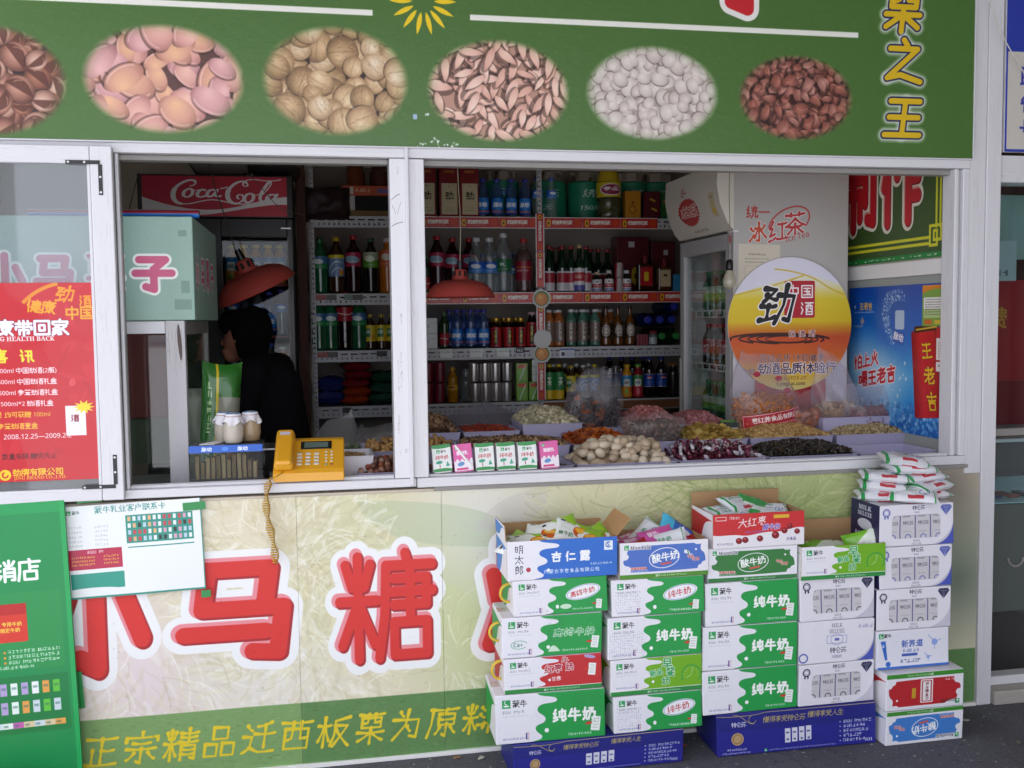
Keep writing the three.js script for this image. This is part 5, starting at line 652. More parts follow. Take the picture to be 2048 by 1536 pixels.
row('spirit', 'liquor_bottle', 'bottle', 'green liquor bottle with red cap', [1.2879,1.3647,1.4181,1.5075], 1, 'on the second shelf'); row('spiritTan', 'liquor_bottle', 'bottle', 'green liquor bottle with tan cap and red white label', [1.4604], 1, 'on the second shelf', null, -2.235); row('spirit', 'liquor_bottle', 'bottle', 'green liquor bottle standing in the back row', [1.3384,1.3868], 1, 'on the second shelf', null, -2.4);
row('half', 'liquor_flask', 'bottle', 'small green liquor flask with peach cap', [1.5732], 1, 'on the second shelf'); row('halfWhite', 'liquor_flask', 'bottle', 'small dark liquor flask with white cap', [1.6453,1.7511], 1, 'on the second shelf');
row('vitamin', 'juice_bottle', 'bottle', 'dark bottle with green cap and red print', [0.6762], 2, 'on the third shelf'); row('sport', 'sports_drink_bottle', 'bottle', 'blue sports drink bottle', [0.7502,0.8275,0.9022], 2, 'on the third shelf'); row('herbal', 'tonic_bottle', 'bottle', 'short red tonic bottle with gold cap', [0.9745,1.0471,1.1171], 2, 'on the third shelf'); row('herbalBig', 'tonic_bottle', 'bottle', 'taller red tonic bottle with pink cap', [1.1845], 2, 'on the third shelf beside the post');
row('tallOrange', 'juice_bottle', 'bottle', 'orange juice bottle with white cap', [1.2847,1.3439], 2, 'on the third shelf'); row('tallGreen', 'juice_bottle', 'bottle', 'green juice bottle with white cap', [1.4153,1.4841,1.5592], 2, 'on the third shelf'); row('tallGreen', 'juice_bottle', 'bottle', 'green juice bottle in the back row', [1.4815,1.549], 2, 'on the third shelf', null, -2.4); row('malt', 'malt_drink_bottle', 'bottle', 'amber glass bottle with oval label', [1.6255,1.6983,1.7714], 2, 'on the third shelf');
row('oil', 'oil_bottle', 'bottle', 'golden oil bottle', [0.7197], 3, 'beside the dark red cans'); row('emptyJar', 'plastic_jar', 'jar', 'empty clear plastic jar', [0.7942], 3, 'beside the silver cans'); row('teaBox', 'tea_bottle', 'bottle', 'tea bottle with green and yellow wrap', [1.2847,1.3412], 3, 'on the lowest shelf'); row('teaYellow', 'tea_bottle', 'bottle', 'dark tea bottle with yellow label', [1.4128], 3, 'on the lowest shelf'); row('icetea', 'tea_bottle', 'bottle', 'dark tea bottle with white cap', [1.4848], 3, 'on the lowest shelf'); row('iceteaYellow', 'tea_bottle', 'bottle', 'dark tea bottle with yellow cap and icy label', [1.5541], 3, 'on the lowest shelf');
row('emptyJar', 'juice_jar', 'jar', 'clear juice jar', [1.6116,1.6846], 3, 'on the lowest shelf, right bay'); row('juice', 'juice_bottle', 'bottle', 'yellow fruit juice bottle', [1.7517], 3, 'on the lowest shelf'); row('juiceRed', 'juice_bottle', 'bottle', 'red fruit juice bottle with green cap', [1.8192], 3, 'on the lowest shelf'); row('pepsi', 'cola_bottle', 'bottle', 'dark cola bottle with blue label and cap', [1.89,1.9643], 3, 'on the lowest shelf'); row('dark', 'sauce_jar', 'jar', 'dark jar', [2.0389], 3, 'at the right end of the lowest shelf'); row('juiceRed', 'juice_bottle', 'bottle', 'juice bottle with cap just showing', [1.6867,1.837,1.9112], 4, 'below the wooden plank'); row('bigCola', 'cola_bottle', 'bottle', 'cola bottle with red cap just showing', [1.7264,1.7755], 4, 'below the wooden plank', null, -2.3);
row('sport', 'sports_drink_bottle', 'bottle', 'blue sports drink bottle in the back row', [0.7307,0.8129,0.8926], 2, 'on the third shelf', null, -2.43); row('herbal', 'tonic_bottle', 'bottle', 'short red tonic bottle in the back row', [0.9816,1.0502,1.1221], 2, 'on the third shelf', null, -2.43); row('tallOrange', 'juice_bottle', 'bottle', 'orange juice bottle in the back row', [1.3642,1.6287,1.7033], 2, 'on the third shelf', null, -2.43); row('icetea', 'tea_bottle', 'bottle', 'dark tea bottle in the back row', [1.3491,1.4165,1.4904,1.5646], 3, 'on the lowest shelf', null, -2.43); row('pepsi', 'cola_bottle', 'bottle', 'dark cola bottle in the back row', [1.6954,1.7706,1.8398,1.9094], 3, 'on the lowest shelf', null, -2.43); row('spirit', 'liquor_bottle', 'bottle', 'green liquor bottle behind the small flasks', [1.6,1.6494,1.7052], 1, 'on the second shelf', null, -2.5); row('water', 'water_bottle', 'bottle', 'clear water bottle in the back row', [0.9299,1.0069,1.1022], 1, 'on the second shelf', null, -2.43);
// dim left bay
row('sprite', 'soda_bottle', 'bottle', 'large green soda bottle', [-0.0038], 1, 'nearest the timber post, second shelf'); row('bigTea', 'tea_bottle', 'bottle', 'large ice tea bottle with yellow cap', [0.0855], 1, 'in the dim left bay'); row('cherry', 'soda_bottle', 'bottle', 'dark soda bottle with pink label', [0.1782], 1, 'in the dim left bay'); row('bigLime', 'soda_bottle', 'bottle', 'large bottle with lime green label', [0.2742], 1, 'in the dim left bay'); row('bigOrange', 'soda_bottle', 'bottle', 'large orange drink bottle', [0.3653], 1, 'in the dim left bay');
row('sprite', 'soda_bottle', 'bottle', 'large green soda bottle', [-0.0171,0.0453], 2, 'in the dim left bay, third shelf'); row('bigCola', 'cola_bottle', 'bottle', 'large cola bottle', [0.1244], 2, 'in the dim left bay, third shelf'); row('sprite', 'soda_bottle', 'bottle', 'large green soda bottle', [0.2012], 2, 'right of the large cola bottle, left bay'); row('teaYellow', 'tea_bottle', 'bottle', 'tea bottle with yellow label', [0.2646,0.3255,0.381], 2, 'in the dim left bay, third shelf');
row('vitamin', 'juice_bottle', 'bottle', 'dark bottle half hidden by the window post', [0.4347,0.5045,0.5745], 1, 'on the second shelf'); row('sport', 'sports_drink_bottle', 'bottle', 'blue sports drink bottle behind the window post', [0.4452,0.5068], 2, 'on the third shelf');
// boxes, tins and cans
const giftArt = print(canvas(192, 512, (g, w, h) => { g.fillStyle = '#7c1f26'; g.fillRect(0, 0, w, h); g.fillStyle = '#a8642c'; g.fillRect(48, 58, 100, 26); g.fillStyle = '#cbbf9c'; g.fillRect(22, 185, w - 34, 305); g.fillStyle = '#3a2e1c'; write(g, '劲', 62, 262, 84, { ink: '#3a2a18', lw: 0.13, brush: 0.7 }); finePrint(g, 60, 420, 80, 10, '#8a7a54', 2); finePrint(g, 50, 446, 100, 12, '#8a7a54', 7); g.fillStyle = '#3a2e1c'; g.fillRect(96, 206, 10, 10); }), 0.2, { clearcoat: 0.5 });
const maroonM = mat(0x5c141e, 0.3, { clearcoat: 0.3 });
[0.5869,0.7105,0.8238].forEach((x, i) => single('liquor_gift_box', `tall dark red liquor gift box with cream label, ${ord[i]} from left on the top shelf`, 'box', rbox(0.108, 0.29, 0.1, 0.003), frontOnly(maroonM, giftArt), [x, shelfY[0] + 0.1435, -2.27], [0, (i - 1) * 0.05, 0], 'liquor gift boxes'));
{ const tinG = mat(0x1c7a5c, 0.42), chrome = mat(0xc8c8c8, 0.12, { metalness: 1 }), wr = (txt, small) => { const t = texOf(canvas(512, 256, (g, w, h) => { g.fillStyle = '#1c7a5c'; g.fillRect(0, 0, w, h); write(g, txt, 236, 40, 62, { ink: '#c8dcd0', lw: 0.09, brush: 0.6, skew: -0.15 }); if (small) write(g, small, 216, 160, 44, { ink: '#d2e0d6', lw: 0.09, skew: -0.15, font: 'normal' }); })); return mat(0xffffff, 0.4, { map: t }); };
  [[1003, '茶', '', 'behind the blue bottles'], [1098, '王', '元', 'behind the two water bottles'], [1168, '绣', '150元', 'with a price of 150 written on it'], [1262, '茶', '', 'behind the yellow jar of oil'], [1313, '茶王', '', 'furthest right behind the small boxes']].forEach(([px, a, b, w], i) => {
    const t = thing('tea_tin', `green tea tin with chrome lid ${w}`, 'tin', [[...[1.0447,1.3287,1.5413,1.8315,1.9912]][i], shelfY[0] - 0.0015, -2.42], 0, 'green tea tins'); part(t, 'body', lathe([[0, 0.001], [0.096, 0.001], [0.1, 0.008], [0.1, 0.215], [0.092, 0.226], [0, 0.226]], 36), tinG);
    part(t, 'wrapper', new THREE.CylinderGeometry(0.1006, 0.1006, 0.19, 36, 1, true).rotateY(Math.PI), wr(a, b), [0, 0.112, 0]); part(t, 'lid', lathe([[0.0915, 0.2265], [0.084, 0.228], [0.084, 0.274], [0.08, 0.281], [0, 0.283]], 36), chrome); }); }
{ const t = thing('oil_jar', 'large yellow capped jar of cooking oil on the top shelf', 'jar', [1.6388, shelfY[0] - 0.0015, -2.24]); part(t, 'body', lathe([[0, 0.002], [0.06, 0.002], [0.068, 0.01], [0.068, 0.05], [0.062, 0.06], [0.068, 0.07], [0.07, 0.13], [0.07, 0.2], [0.058, 0.23], [0.05, 0.245]], 28), clearPET(0xc8c8a0, 0.08)); part(t, 'label', new THREE.CylinderGeometry(0.0712, 0.0712, 0.085, 28, 1, true).rotateY(-Math.PI / 2), wrapLabel('福', (g, w, h) => { g.fillStyle = '#c8b41e'; g.fillRect(0, 0, w, h); g.fillStyle = '#d8d0dc'; g.beginPath(); g.ellipse(w / 2, h / 2, 62, 62, 0, 0, 7); g.fill(); g.fillStyle = '#8c1a44'; g.beginPath(); g.ellipse(w / 2, h / 2, 54, 54, 0, 0, 7); g.fill(); write(g, '参品', 52, 50, 42, { ink: '#f0e8ec', lw: 0.13 }); }), [0, 0.158, 0]); part(t, 'film_cover', lathe([[0.0705, 0.203], [0.064, 0.225], [0.058, 0.25], [0.05, 0.275], [0, 0.28]], 28), mat(0xb89c1a, 0.25)); part(t, 'content', lathe([[0, 0.006], [0.058, 0.006], [0.064, 0.06], [0.066, 0.11], [0, 0.11]], 24), mat(0x55584a, 0.2)); }
const boxFace = (bgc, draw) => print(canvas(128, 192, (g, w, h) => { g.fillStyle = bgc; g.fillRect(0, 0, w, h); draw(g, w, h); }), 0.3);
[['yellow', 1263, 0.092, 0.155, 0xb0761a, (g, w, h) => { g.fillStyle = '#7a3a14'; g.beginPath(); g.arc(60, 130, 28, 0, 7); g.fill(); g.fillStyle = '#c88a24'; g.beginPath(); g.arc(60, 130, 20, 0, 7); g.fill(); write(g, '酒', 48, 70, 26, { ink: '#8a2a1a', lw: 0.13 }); }, '#b87e1e'], ['maroon', 1301, 0.095, 0.152, 0x4c1420, (g, w, h) => { g.fillStyle = '#b8982a'; g.save(); g.rotate(0.4); g.fillRect(60, 20, 50, 16); g.fillRect(100, 80, 50, 14); g.restore(); }, '#541622'], ['green', 1332, 0.08, 0.15, 0x1c4a20, (g, w, h) => { g.fillStyle = '#9a6a24'; g.fillRect(20, 60, 70, 20); g.beginPath(); g.arc(70, 130, 22, 0, 7); g.fill(); }, '#1f5424']].forEach(([n, px, w, h, c, d, bgc], i) => single('gift_box', `small ${n} gift box on the top shelf before the green tins`, 'box', rbox(w, h, 0.06, 0.002), frontOnly(mat(c, 0.35), boxFace(bgc, d)), [[...[1.7801,1.8955,1.9902]][i], shelfY[0] + h / 2 - 0.001, -2.25]));
[[1262, 0.2, 0.33, 'with grey square sticker'], [1322, 0.15, 0.3, 'at the right end']].forEach(([px, w, h, s], i) => single('liquor_gift_box', `large maroon gift box ${s} behind the brown bottles`, 'box', rbox(w, h, 0.12, 0.003), frontOnly(maroonM, boxFace('#541420', (g, a, b) => { g.fillStyle = '#b8b4b4'; g.fillRect(46 + 20 * i, 16 + 14 * i, 24, 20); if (!i) { g.fillStyle = '#b8a024'; rrect(g, 58, 104, 40, 62, 18); g.fill(); g.fillStyle = '#2c1c14'; g.fillRect(70, 126, 16, 18); } })), [[...[1.8367,2.026]][i], shelfY[1] + h / 2 - 0.001, -2.46]));
for (const [px, x, w, h, c, lc, n] of [[1290, 1.8608, 0.1, 0.165, 0x2c1208, '#a81c24', 'red and yellow'], [1328, 1.9773, 0.088, 0.145, 0x4a2210, '#c8b48c', 'cream']]) { const t = thing('square_liquor_bottle', `square brown liquor bottle with ${n} label, second shelf`, 'bottle', [x, shelfY[1] - 0.0015, -2.25]); part(t, 'body', rb(-w / 2, w / 2, 0.001, h, -0.026, 0.026, 0.012), mat(c, 0.05, { clearcoat: 0.6 })); part(t, 'label', rb(-w * 0.36, w * 0.36, h * 0.2, h * 0.86, 0.0262, 0.027, 0.0003), frontOnly(M.paper, boxFace(lc, (g, a, b) => { g.fillStyle = px === 1290 ? '#d2b22a' : '#3a2c1c'; rrect(g, a * 0.3, b * 0.25, a * 0.4, px === 1290 ? b * 0.5 : b * 0.15, 20); g.fill(); }))); part(t, 'neck', new THREE.CylinderGeometry(0.011, 0.014, 0.045, 14), mat(0x7c1a1e, 0.3), [0, h + 0.022, 0]); }
single('blue_packet', 'small sky blue packet at the right end of the second shelf', 'packet', rbox(0.045, 0.1, 0.04, 0.003), mat(0x2f86b4, 0.4), [2.0575, shelfY[1] + 0.049, -2.27]);
const canGeo = (h, r) => lathe([[0, 0], [r * 0.88, 0], [r, h * 0.05], [r, h * 0.94], [r * 0.9, h * 0.985], [r * 0.88, h], [r * 0.84, h * 0.985], [0, h * 0.985]], 20);
function cans(name, desc, xs, ys, h, r, m, group, z = -2.25) { ys.forEach((y, j) => xs[j].forEach((x, i) => single(name, `${desc}, ${ord[i]} from left, ${j ? 'upper' : 'lower'} layer`, 'can', canGeo(h, r), m, [x, y - 0.0015 + j * 0.0016, z], null, group))); }
cans('soda_can', 'red and white energy drink can on the second shelf', [[1.7027], [1.7027]], [shelfY[1], shelfY[1] + 0.083], 0.083, 0.025, wrapLabel('energy', (g, w, h) => { g.fillStyle = '#a89c98'; g.fillRect(0, 0, w, h); g.fillStyle = '#a81c2c'; g.beginPath(); g.arc(w / 2, h / 2, 52, 0, 7); g.fill(); g.strokeStyle = '#e0d4d0'; g.lineWidth = 9; g.beginPath(); g.moveTo(60, 110); g.lineTo(130, 50); g.stroke(); }), 'energy drink cans');
cans('red_can', 'dark red drink can at the left of the lowest shelf', [[0.5106,0.5783,0.6435], [0.5126,0.5803,0.6454]], [shelfY[3], shelfY[3] + 0.115], 0.113, 0.031, wrapLabel('redcan', (g, w, h) => { g.fillStyle = '#6c1228'; g.fillRect(0, 0, w, h); g.fillStyle = '#a49aa0'; g.fillRect(70, 40, 44, 40); }), 'dark red cans');
cans('silver_can', 'plain silver drink can on the lowest shelf', [[0.8466,0.9071,0.968,1.0291], [0.8395,0.9029,0.9636,1.0334]], [shelfY[3], shelfY[3] + 0.112], 0.11, 0.031, mat(0xffffff, 0.28, { metalness: 0.75, map: texOf(canvas(192, 160, (g, w, h) => { g.fillStyle = '#b8b4b0'; g.fillRect(0, 0, w, h); g.strokeStyle = '#3a3836'; g.lineWidth = 5; g.beginPath(); g.ellipse(w / 2, h * 0.62, 50, 44, 0, 0, 7); g.stroke(); g.beginPath(); g.moveTo(46, h * 0.62); g.lineTo(146, h * 0.62); g.stroke(); finePrint(g, 62, h * 0.48, 70, 14, '#3a3836', 3); })) }), 'silver cans');
const strawBox = boxFace('#7ab03c', (g, w, h) => { g.fillStyle = '#c8581c'; g.fillRect(14, 14, w - 28, 40); finePrint(g, 24, 24, 80, 20, '#b8241c', 2); g.strokeStyle = '#4c7a24'; g.lineWidth = 3; g.strokeRect(10, 8, w - 20, h - 16); g.strokeStyle = '#e8ecec'; g.lineWidth = 9; g.beginPath(); g.moveTo(34, 178); g.lineTo(104, 26); g.stroke(); }), barBox = boxFace('#c8ccc8', (g, w, h) => { for (let i = 0; i < 12; i++) { g.fillStyle = '#44464a'; g.fillRect(76 + i * 3, 26, 1.5, 44); } finePrint(g, 20, 110, 80, 16, '#667', 2); });
[[0, 0, 1043, strawBox, 'left lower'], [0, 1, 1043, strawBox, 'left upper'], [1, 0, 1068, strawBox, 'right lower']].forEach(([cx, l, px, m, w]) => single('juice_carton', `light green juice carton with a straw, ${w} one`, 'carton', rbox(0.066, 0.108, 0.045, 0.002), frontOnly(mat(0x7ab03c, 0.4), m), [[...[1.1168,1.1902]][cx], shelfY[3] + 0.053 + l * 0.1085, -2.25], null, 'light green cartons'));
[0, 1, 2].forEach((l) => single('juice_carton', `green carton lying with white barcode side out, ${['lowest', 'middle', 'topmost'][l]} of three`, 'carton', rbox(0.05, 0.042, 0.09, 0.002), frontOnly(mat(0x7ab03c, 0.4), barBox), [1.1975, shelfY[3] + 0.1295 + l * 0.0428, -2.26], null, 'light green cartons'));
[0, 1].forEach((l) => single('white_carton', `white carton at the left of the third shelf, ${l ? 'upper' : 'lower'} of two`, 'carton', rbox(0.075, 0.085, 0.07, 0.002), frontOnly(M.paper, boxFace('#b8bcb8', (g, w, h) => { g.strokeStyle = '#4a5aa0'; g.lineWidth = 6; g.beginPath(); g.arc(30, 100, 18, 0, 7); g.stroke(); finePrint(g, 60, 60, 50, 12, '#7a8078', 2); })), [0.5969, shelfY[2] + 0.041 + l * 0.0858, -2.26], null, 'white cartons'));
single('sweet_roll_pack', 'pack of dark pink sweet rolls beside a small glass jar', 'packet', mergeGeometries([0, 1, 2, 3].map((i) => new THREE.CylinderGeometry(0.0085, 0.0085, 0.062, 12).translate(i * 0.0172, 0.031, 0))), mat(0x8a3a48, 0.5), [1.807, shelfY[2] - 0.0015, -2.215]);
{ const t = thing('glass_jar', 'small clear glass jar with red lid on the third shelf', 'jar', [1.8985, shelfY[2] - 0.0015, -2.22]); part(t, 'body', lathe([[0, 0.001], [0.024, 0.001], [0.026, 0.006], [0.026, 0.055], [0.02, 0.066], [0.019, 0.072]], 20), clearM); part(t, 'filling', lathe([[0, 0.004], [0.0235, 0.004], [0.0235, 0.045], [0, 0.045]], 16), mat(0xc0c2c4, 0.4)); part(t, 'lid', lathe([[0.021, 0.07], [0.0215, 0.083], [0, 0.085]], 18), mat(0x8a2420, 0.4)); }
let li = 0;
for (const [px, py, k, n] of [[1297, 643, 0, 'lower left'], [1321, 641, 0, 'lower middle'], [1345, 641, 0, 'lower right'], [1349, 617, 0, 'upper'], [1325, 677, 1, 'left'], [1353, 675, 1, 'right']]) {
  const key = k ? 'lyingGreen' : 'lyingBlue'; kinds[key] ||= k ? { h: 0.3, r: 0.05, nr: 0.3, sh: 0.68, body: mat(0x14341c, 0.08), cap: C(0x2a8a3c) } : { h: 0.3, r: 0.042, nr: 0.4, sh: 0.72, body: mat(0x101c48, 0.1), cap: C(0x2430a0) };
  const o = put(key, k ? 'soda_bottle' : 'water_bottle', 'bottle', `${k ? 'green' : 'dark blue'} bottle lying with its cap towards the window, ${n} one`, [0, 0, 0], 'bottles lying on the third shelf'); o.position.set([...[1.8747,1.9482,2.0221,2.0345,1.9605,2.0468]][li++], k ? shelfY[2] + 0.049 : n === 'upper' ? shelfY[2] + 0.222 : shelfY[2] + 0.146, -2.53); o.rotation.set(Math.PI / 2, 0, 0);
}
// bags and packs on the dim left bay and the top
function pillowGeo(w, l, t, seed, nx = 14, nz = 10, crimp = 0.06) { // sealed pouch lying flat: w along x, l along z, t thick
  const r = rng(seed), ph = [r() * 6, r() * 6, r() * 6, r() * 6], top = [], bot = [], uv = [], idx = [], N = (nx + 1) * (nz + 1);
  for (let j = 0; j <= nz; j++) for (let i = 0; i <= nx; i++) {
    const u = i / nx, v = j / nz, a = 2 * u - 1, b = 2 * v - 1, e = Math.max(0, 1 - Math.max(0, (Math.abs(a) - (1 - 2 * crimp)) / (2 * crimp)) ** 2), f = Math.sqrt(Math.max(0, 1 - Math.pow(Math.abs(a), 4))) * Math.pow(Math.max(0, 1 - Math.pow(Math.abs(b), 3)), 0.6);
    const wr = 0.1 * Math.sin(5 * a + 4 * b + ph[0]) + 0.08 * Math.sin(9 * b - 6 * a + ph[1]) + 0.05 * Math.sin(17 * a + ph[2] + 3 * b), edge = 0.0016 * Math.sin(26 * b + ph[3]) * (1 - f), pin = 1 - 0.06 * (1 - b * b) * (Math.abs(a) > 0.85 ? 1 : 0);
    const x = a * w / 2 * pin, z = b * l / 2 * (1 - 0.05 * (1 - a * a) * Math.abs(b)); top.push(x, t * 0.5 + t * 0.5 * f * (1 + wr) + edge, z); bot.push(x, t * 0.5 - t * 0.5 * f * (1 - 0.5 * wr) + edge - 0.0004, z); uv.push(u, 1 - v);
  }
  for (let j = 0; j < nz; j++) for (let i = 0; i < nx; i++) { const a = j * (nx + 1) + i, b = a + 1, c = a + nx + 1, d = c + 1; idx.push(a, c, b, b, c, d, N + a, N + b, N + c, N + b, N + d, N + c); }
  const g = new THREE.BufferGeometry(); g.setAttribute('position', new THREE.Float32BufferAttribute([...top, ...bot], 3)); g.setAttribute('uv', new THREE.Float32BufferAttribute([...uv, ...uv], 2)); g.setIndex(idx); g.computeVertexNormals(); return g;
}
{ const bag = (n, c, label, x, y, z, w, l, t, seed, rot = 0) => single(n, label, 'snack bag', pillowGeo(w, l, t, seed), mat(c, 0.25, { clearcoat: 0.3 }), [x, y, z], [0, rot, 0], 'snack bags in the left bay');
  const y3 = shelfY[3] - 0.001, xr = 0.1788, xb = 0.0345, xg = 0.3345;
  for (let i = 0; i < 2; i++) bag('snack_bag', 0x1c2866, `dark blue snack bag, ${i ? 'upper' : 'lower'} of two in the left bay`, xb, y3 + i * 0.075, -2.33, 0.17, 0.2, 0.085, 51 + i, 0.1 * i);
  for (let i = 0; i < 5; i++) bag('snack_bag', i < 2 ? 0x9c3a18 : 0x7c1620, `${i < 2 ? 'orange' : 'dark red'} snack bag, ${ord[i]} from the bottom of its stack`, xr + (i % 2) * 0.01, y3 + i * 0.047, -2.33, 0.17, 0.2, 0.052, 61 + i, 0.06 * (i - 2));
  for (let i = 0; i < 3; i++) bag('snack_bag', 0x1c4634, `dark green snack bag, ${ord[i]} from the bottom of its stack`, xg, y3 + i * 0.06, -2.33, 0.18, 0.2, 0.066, 71 + i, 0.1 * (i - 1));
  const ct = thing('noodle_carton', 'orange topped display carton on the dim left shelf', 'carton', [0.2621, shelfY[0] - 0.001, -2.34]); part(ct, 'tray', rb(-0.14, 0.14, 0.0, 0.03, -0.12, 0.12, 0.002), mat(0x7a6038, 0.8)); part(ct, 'top_band', rb(-0.14, 0.14, 0.112, 0.165, -0.12, 0.12, 0.002), frontOnly(mat(0xb8481c, 0.5), print(canvas(256, 48, (g, w, h) => { g.fillStyle = '#b8481c'; g.fillRect(0, 0, w, h); g.fillStyle = '#c8b8a8'; g.fillRect(40, 6, 18, 36); finePrint(g, 66, 14, 60, 18, '#e0c4a0', 3); g.fillStyle = '#6a5a8c'; g.fillRect(176, 14, 56, 22); }), 0.5))); part(ct, 'corner', rb(-0.14, -0.07, 0.031, 0.111, -0.12, 0.12, 0.002), mat(0xb8b4b0, 0.6)); part(ct, 'inside', rb(-0.069, 0.138, 0.031, 0.111, -0.118, 0.1, 0.002), mat(0x120e10, 0.8));
  for (const [i, dx] of [[0, -0.06], [1, 0.07]]) single('pickle_jar', `brown pickle jar on the noodle carton, ${i ? 'right' : 'left'} one`, 'jar', lathe([[0, 0], [0.05, 0], [0.054, 0.01], [0.054, 0.08], [0.044, 0.095], [0.046, 0.1], [0.046, 0.115], [0, 0.117]], 22), mat(i ? 0x4c2420 : 0x6a3018, 0.15, { clearcoat: 0.5 }), [0.2621 + dx, shelfY[0] + 0.1645, -2.3], null, 'pickle jars');
  single('dark_sack', 'dark red packed sack on the top shelf beside the cooler', 'sack', pillowGeo(0.3, 0.2, 0.2, 88), mat(0x2c1418, 0.6), [0.0269, shelfY[0] + 0.05, -2.33], [Math.PI / 2 - 0.1, 0, 0]);
  single('wrapped_bundle', 'grey plastic wrapped bundle on top of the cooler header', 'bundle', pillowGeo(0.3, 0.24, 0.14, 91), mat(0x6a625c, 0.3, { clearcoat: 0.4 }), [-0.4701, cy1 + 0.0005, -1.84]);
  single('wrapped_bundle', 'dark plastic wrapped bundle at the right of the cooler header', 'bundle', pillowGeo(0.26, 0.24, 0.12, 92), mat(0x2c2624, 0.35, { clearcoat: 0.4 }), [-0.2089, cy1 + 0.0005, -1.84]);
  single('wrapped_bundle', 'pinkish plastic bag lying on top of the glass-door fridge', 'bag', pillowGeo(0.34, 0.5, 0.16, 93), mat(0xb8a4a8, 0.3, { transmission: 0.3, thickness: 0 }), [fx0 + 0.14, 2.1605, -1.05]); }
// bottles behind the glass doors
{ const yb = [gy0 + 0.021, gy0 + 0.021 + 0.35 * (gy1 - gy0), gy0 + 0.021 + 0.68 * (gy1 - gy0)], grp = 'bottles inside the black cooler';
  for (let i = 0; i < 5; i++) { const x = gx0 + 0.035 + i * 0.058; put('juice', 'juice_bottle', 'bottle', `orange juice bottle on the cooler's upper shelf, ${ord[i]} from left`, [x, yb[2], cz - 0.12], grp); put(i % 2 ? 'sport' : 'water', i % 2 ? 'sports_drink_bottle' : 'water_bottle', 'bottle', `dim drink bottle on the cooler's middle shelf, ${ord[i]} from left`, [x, yb[1], cz - 0.12], grp); put(i % 3 === 1 ? 'tallOrange' : 'water', i % 3 === 1 ? 'juice_bottle' : 'water_bottle', 'bottle', `dim drink bottle on the cooler's lowest shelf, ${ord[i]} from left`, [x, yb[0], cz - 0.12], grp); }
  const g2 = 'bottles inside the glass-door fridge'; kinds.redCola = { h: 0.215, r: 0.031, waist: 1, body: darkCola, cap: C(0xb42430), lab: [0.36, 0.66, LB.cola] }; kinds.smallSprite = { h: 0.215, r: 0.031, waist: 1, body: petGreen, cap: C(0x2a8a48), lab: [0.36, 0.66, LB.lime] };
  for (const [y, k, n, c] of [[0.703, 'smallSprite', 'soda_bottle', 'green soda'], [0.983, 'smallSprite', 'soda_bottle', 'green soda'], [1.253, 'redCola', 'cola_bottle', 'dark cola'], [1.503, 'smallSprite', 'soda_bottle', 'tall green']]) for (let i = 0; i < 7; i++) put(k, n, 'bottle', `${c} bottle in the glass-door fridge, ${ord[i]} from the front, shelf at ${['bottom', 'lower middle', 'upper middle', 'top'][[0.703, 0.983, 1.253, 1.503].indexOf(y)]}`, [fx0 + 0.11, y, fz0 - 0.09 - i * 0.075], g2); }
// ---------- trays of nuts, seeds and dried fruit ----------
const trayM = mat(0xbab6d4, 0.35, { transmission: 0.15, thickness: 0 });
function trayGeo(w, d, h) { // open tray with sloping walls, rounded rim and real thickness
  const t = 0.0025, s = 0.012, ring = (a, b, y) => [[-a, y, -b], [a, y, -b], [a, y, b], [-a, y, b]], W = w / 2, D = d / 2;
  const rings = [ring(W - s, D - s, 0), ring(W - 0.003, D - 0.003, h - 0.003), ring(W, D, h - 0.002), ring(W, D, h), ring(W - 0.006, D - 0.006, h), ring(W - 0.006 - t, D - 0.006 - t, h - 0.004), ring(W - s - t, D - s - t, t)];
  const pos = [], idx = []; for (const r of rings) for (const p of r) pos.push(...p);
  for (let k = 0; k < rings.length - 1; k++) for (let i = 0; i < 4; i++) { const a = k * 4 + i, b = k * 4 + (i + 1) % 4; idx.push(a, a + 4, b, b, a + 4, b + 4); }
  const L = (rings.length - 1) * 4; idx.push(0, 1, 2, 0, 2, 3, L, L + 2, L + 1, L, L + 3, L + 2);
  let g = new THREE.BufferGeometry(); g.setAttribute('position', new THREE.Float32BufferAttribute(pos, 3)); g.setIndex(idx); g = g.toNonIndexed(); g.computeVertexNormals(); g.setAttribute('uv', new THREE.Float32BufferAttribute(new Float32Array(g.attributes.position.count * 2), 2)); return g;
}
const rowsZ = [[-0.335, -0.1, 0.931], [-0.615, -0.345, 0.956], [-0.94, -0.625, 0.986]];
function tray(label, x0, x1, row, h = row ? 0.062 : 0.046, m = trayM) { const [z0, z1, y] = rowsZ[row]; const t = single('plastic_tray', label, 'tray', trayGeo(x1 - x0, z1 - z0, h), m, [(x0 + x1) / 2, y, (z0 + z1) / 2]); return { x0: x0 + 0.014, x1: x1 - 0.014, z0: z0 + 0.014, z1: z1 - 0.014, y: y + 0.004, h }; }
const heapAt = (t, fill, heap, r) => (u, v) => t.y + fill * t.h + heap * (1 - Math.pow(Math.abs(2 * u - 1), 3)) * (1 - Math.pow(Math.abs(2 * v - 1), 3)) + 0.004 * Math.sin(u * 9 + 3 * v) * Math.sin(v * 7 + u * 5);
function lump(r, sx, sy, sz, seed, rough = 0.12, det = 1) { const g = new THREE.IcosahedronGeometry(r, det), p = g.attributes.position, q = rng(seed), a = [q() * 6, q() * 6, q() * 6]; for (let i = 0; i < p.count; i++) { const x = p.getX(i) / r, y = p.getY(i) / r, z = p.getZ(i) / r, k = 1 + rough * (Math.sin(3 * x + a[0]) * Math.sin(4 * y + a[1]) + Math.sin(5 * z + a[2] + x)); p.setXYZ(i, x * r * sx * k, y * r * sy * k, z * r * sz * k); } g.computeVertexNormals(); return g; }
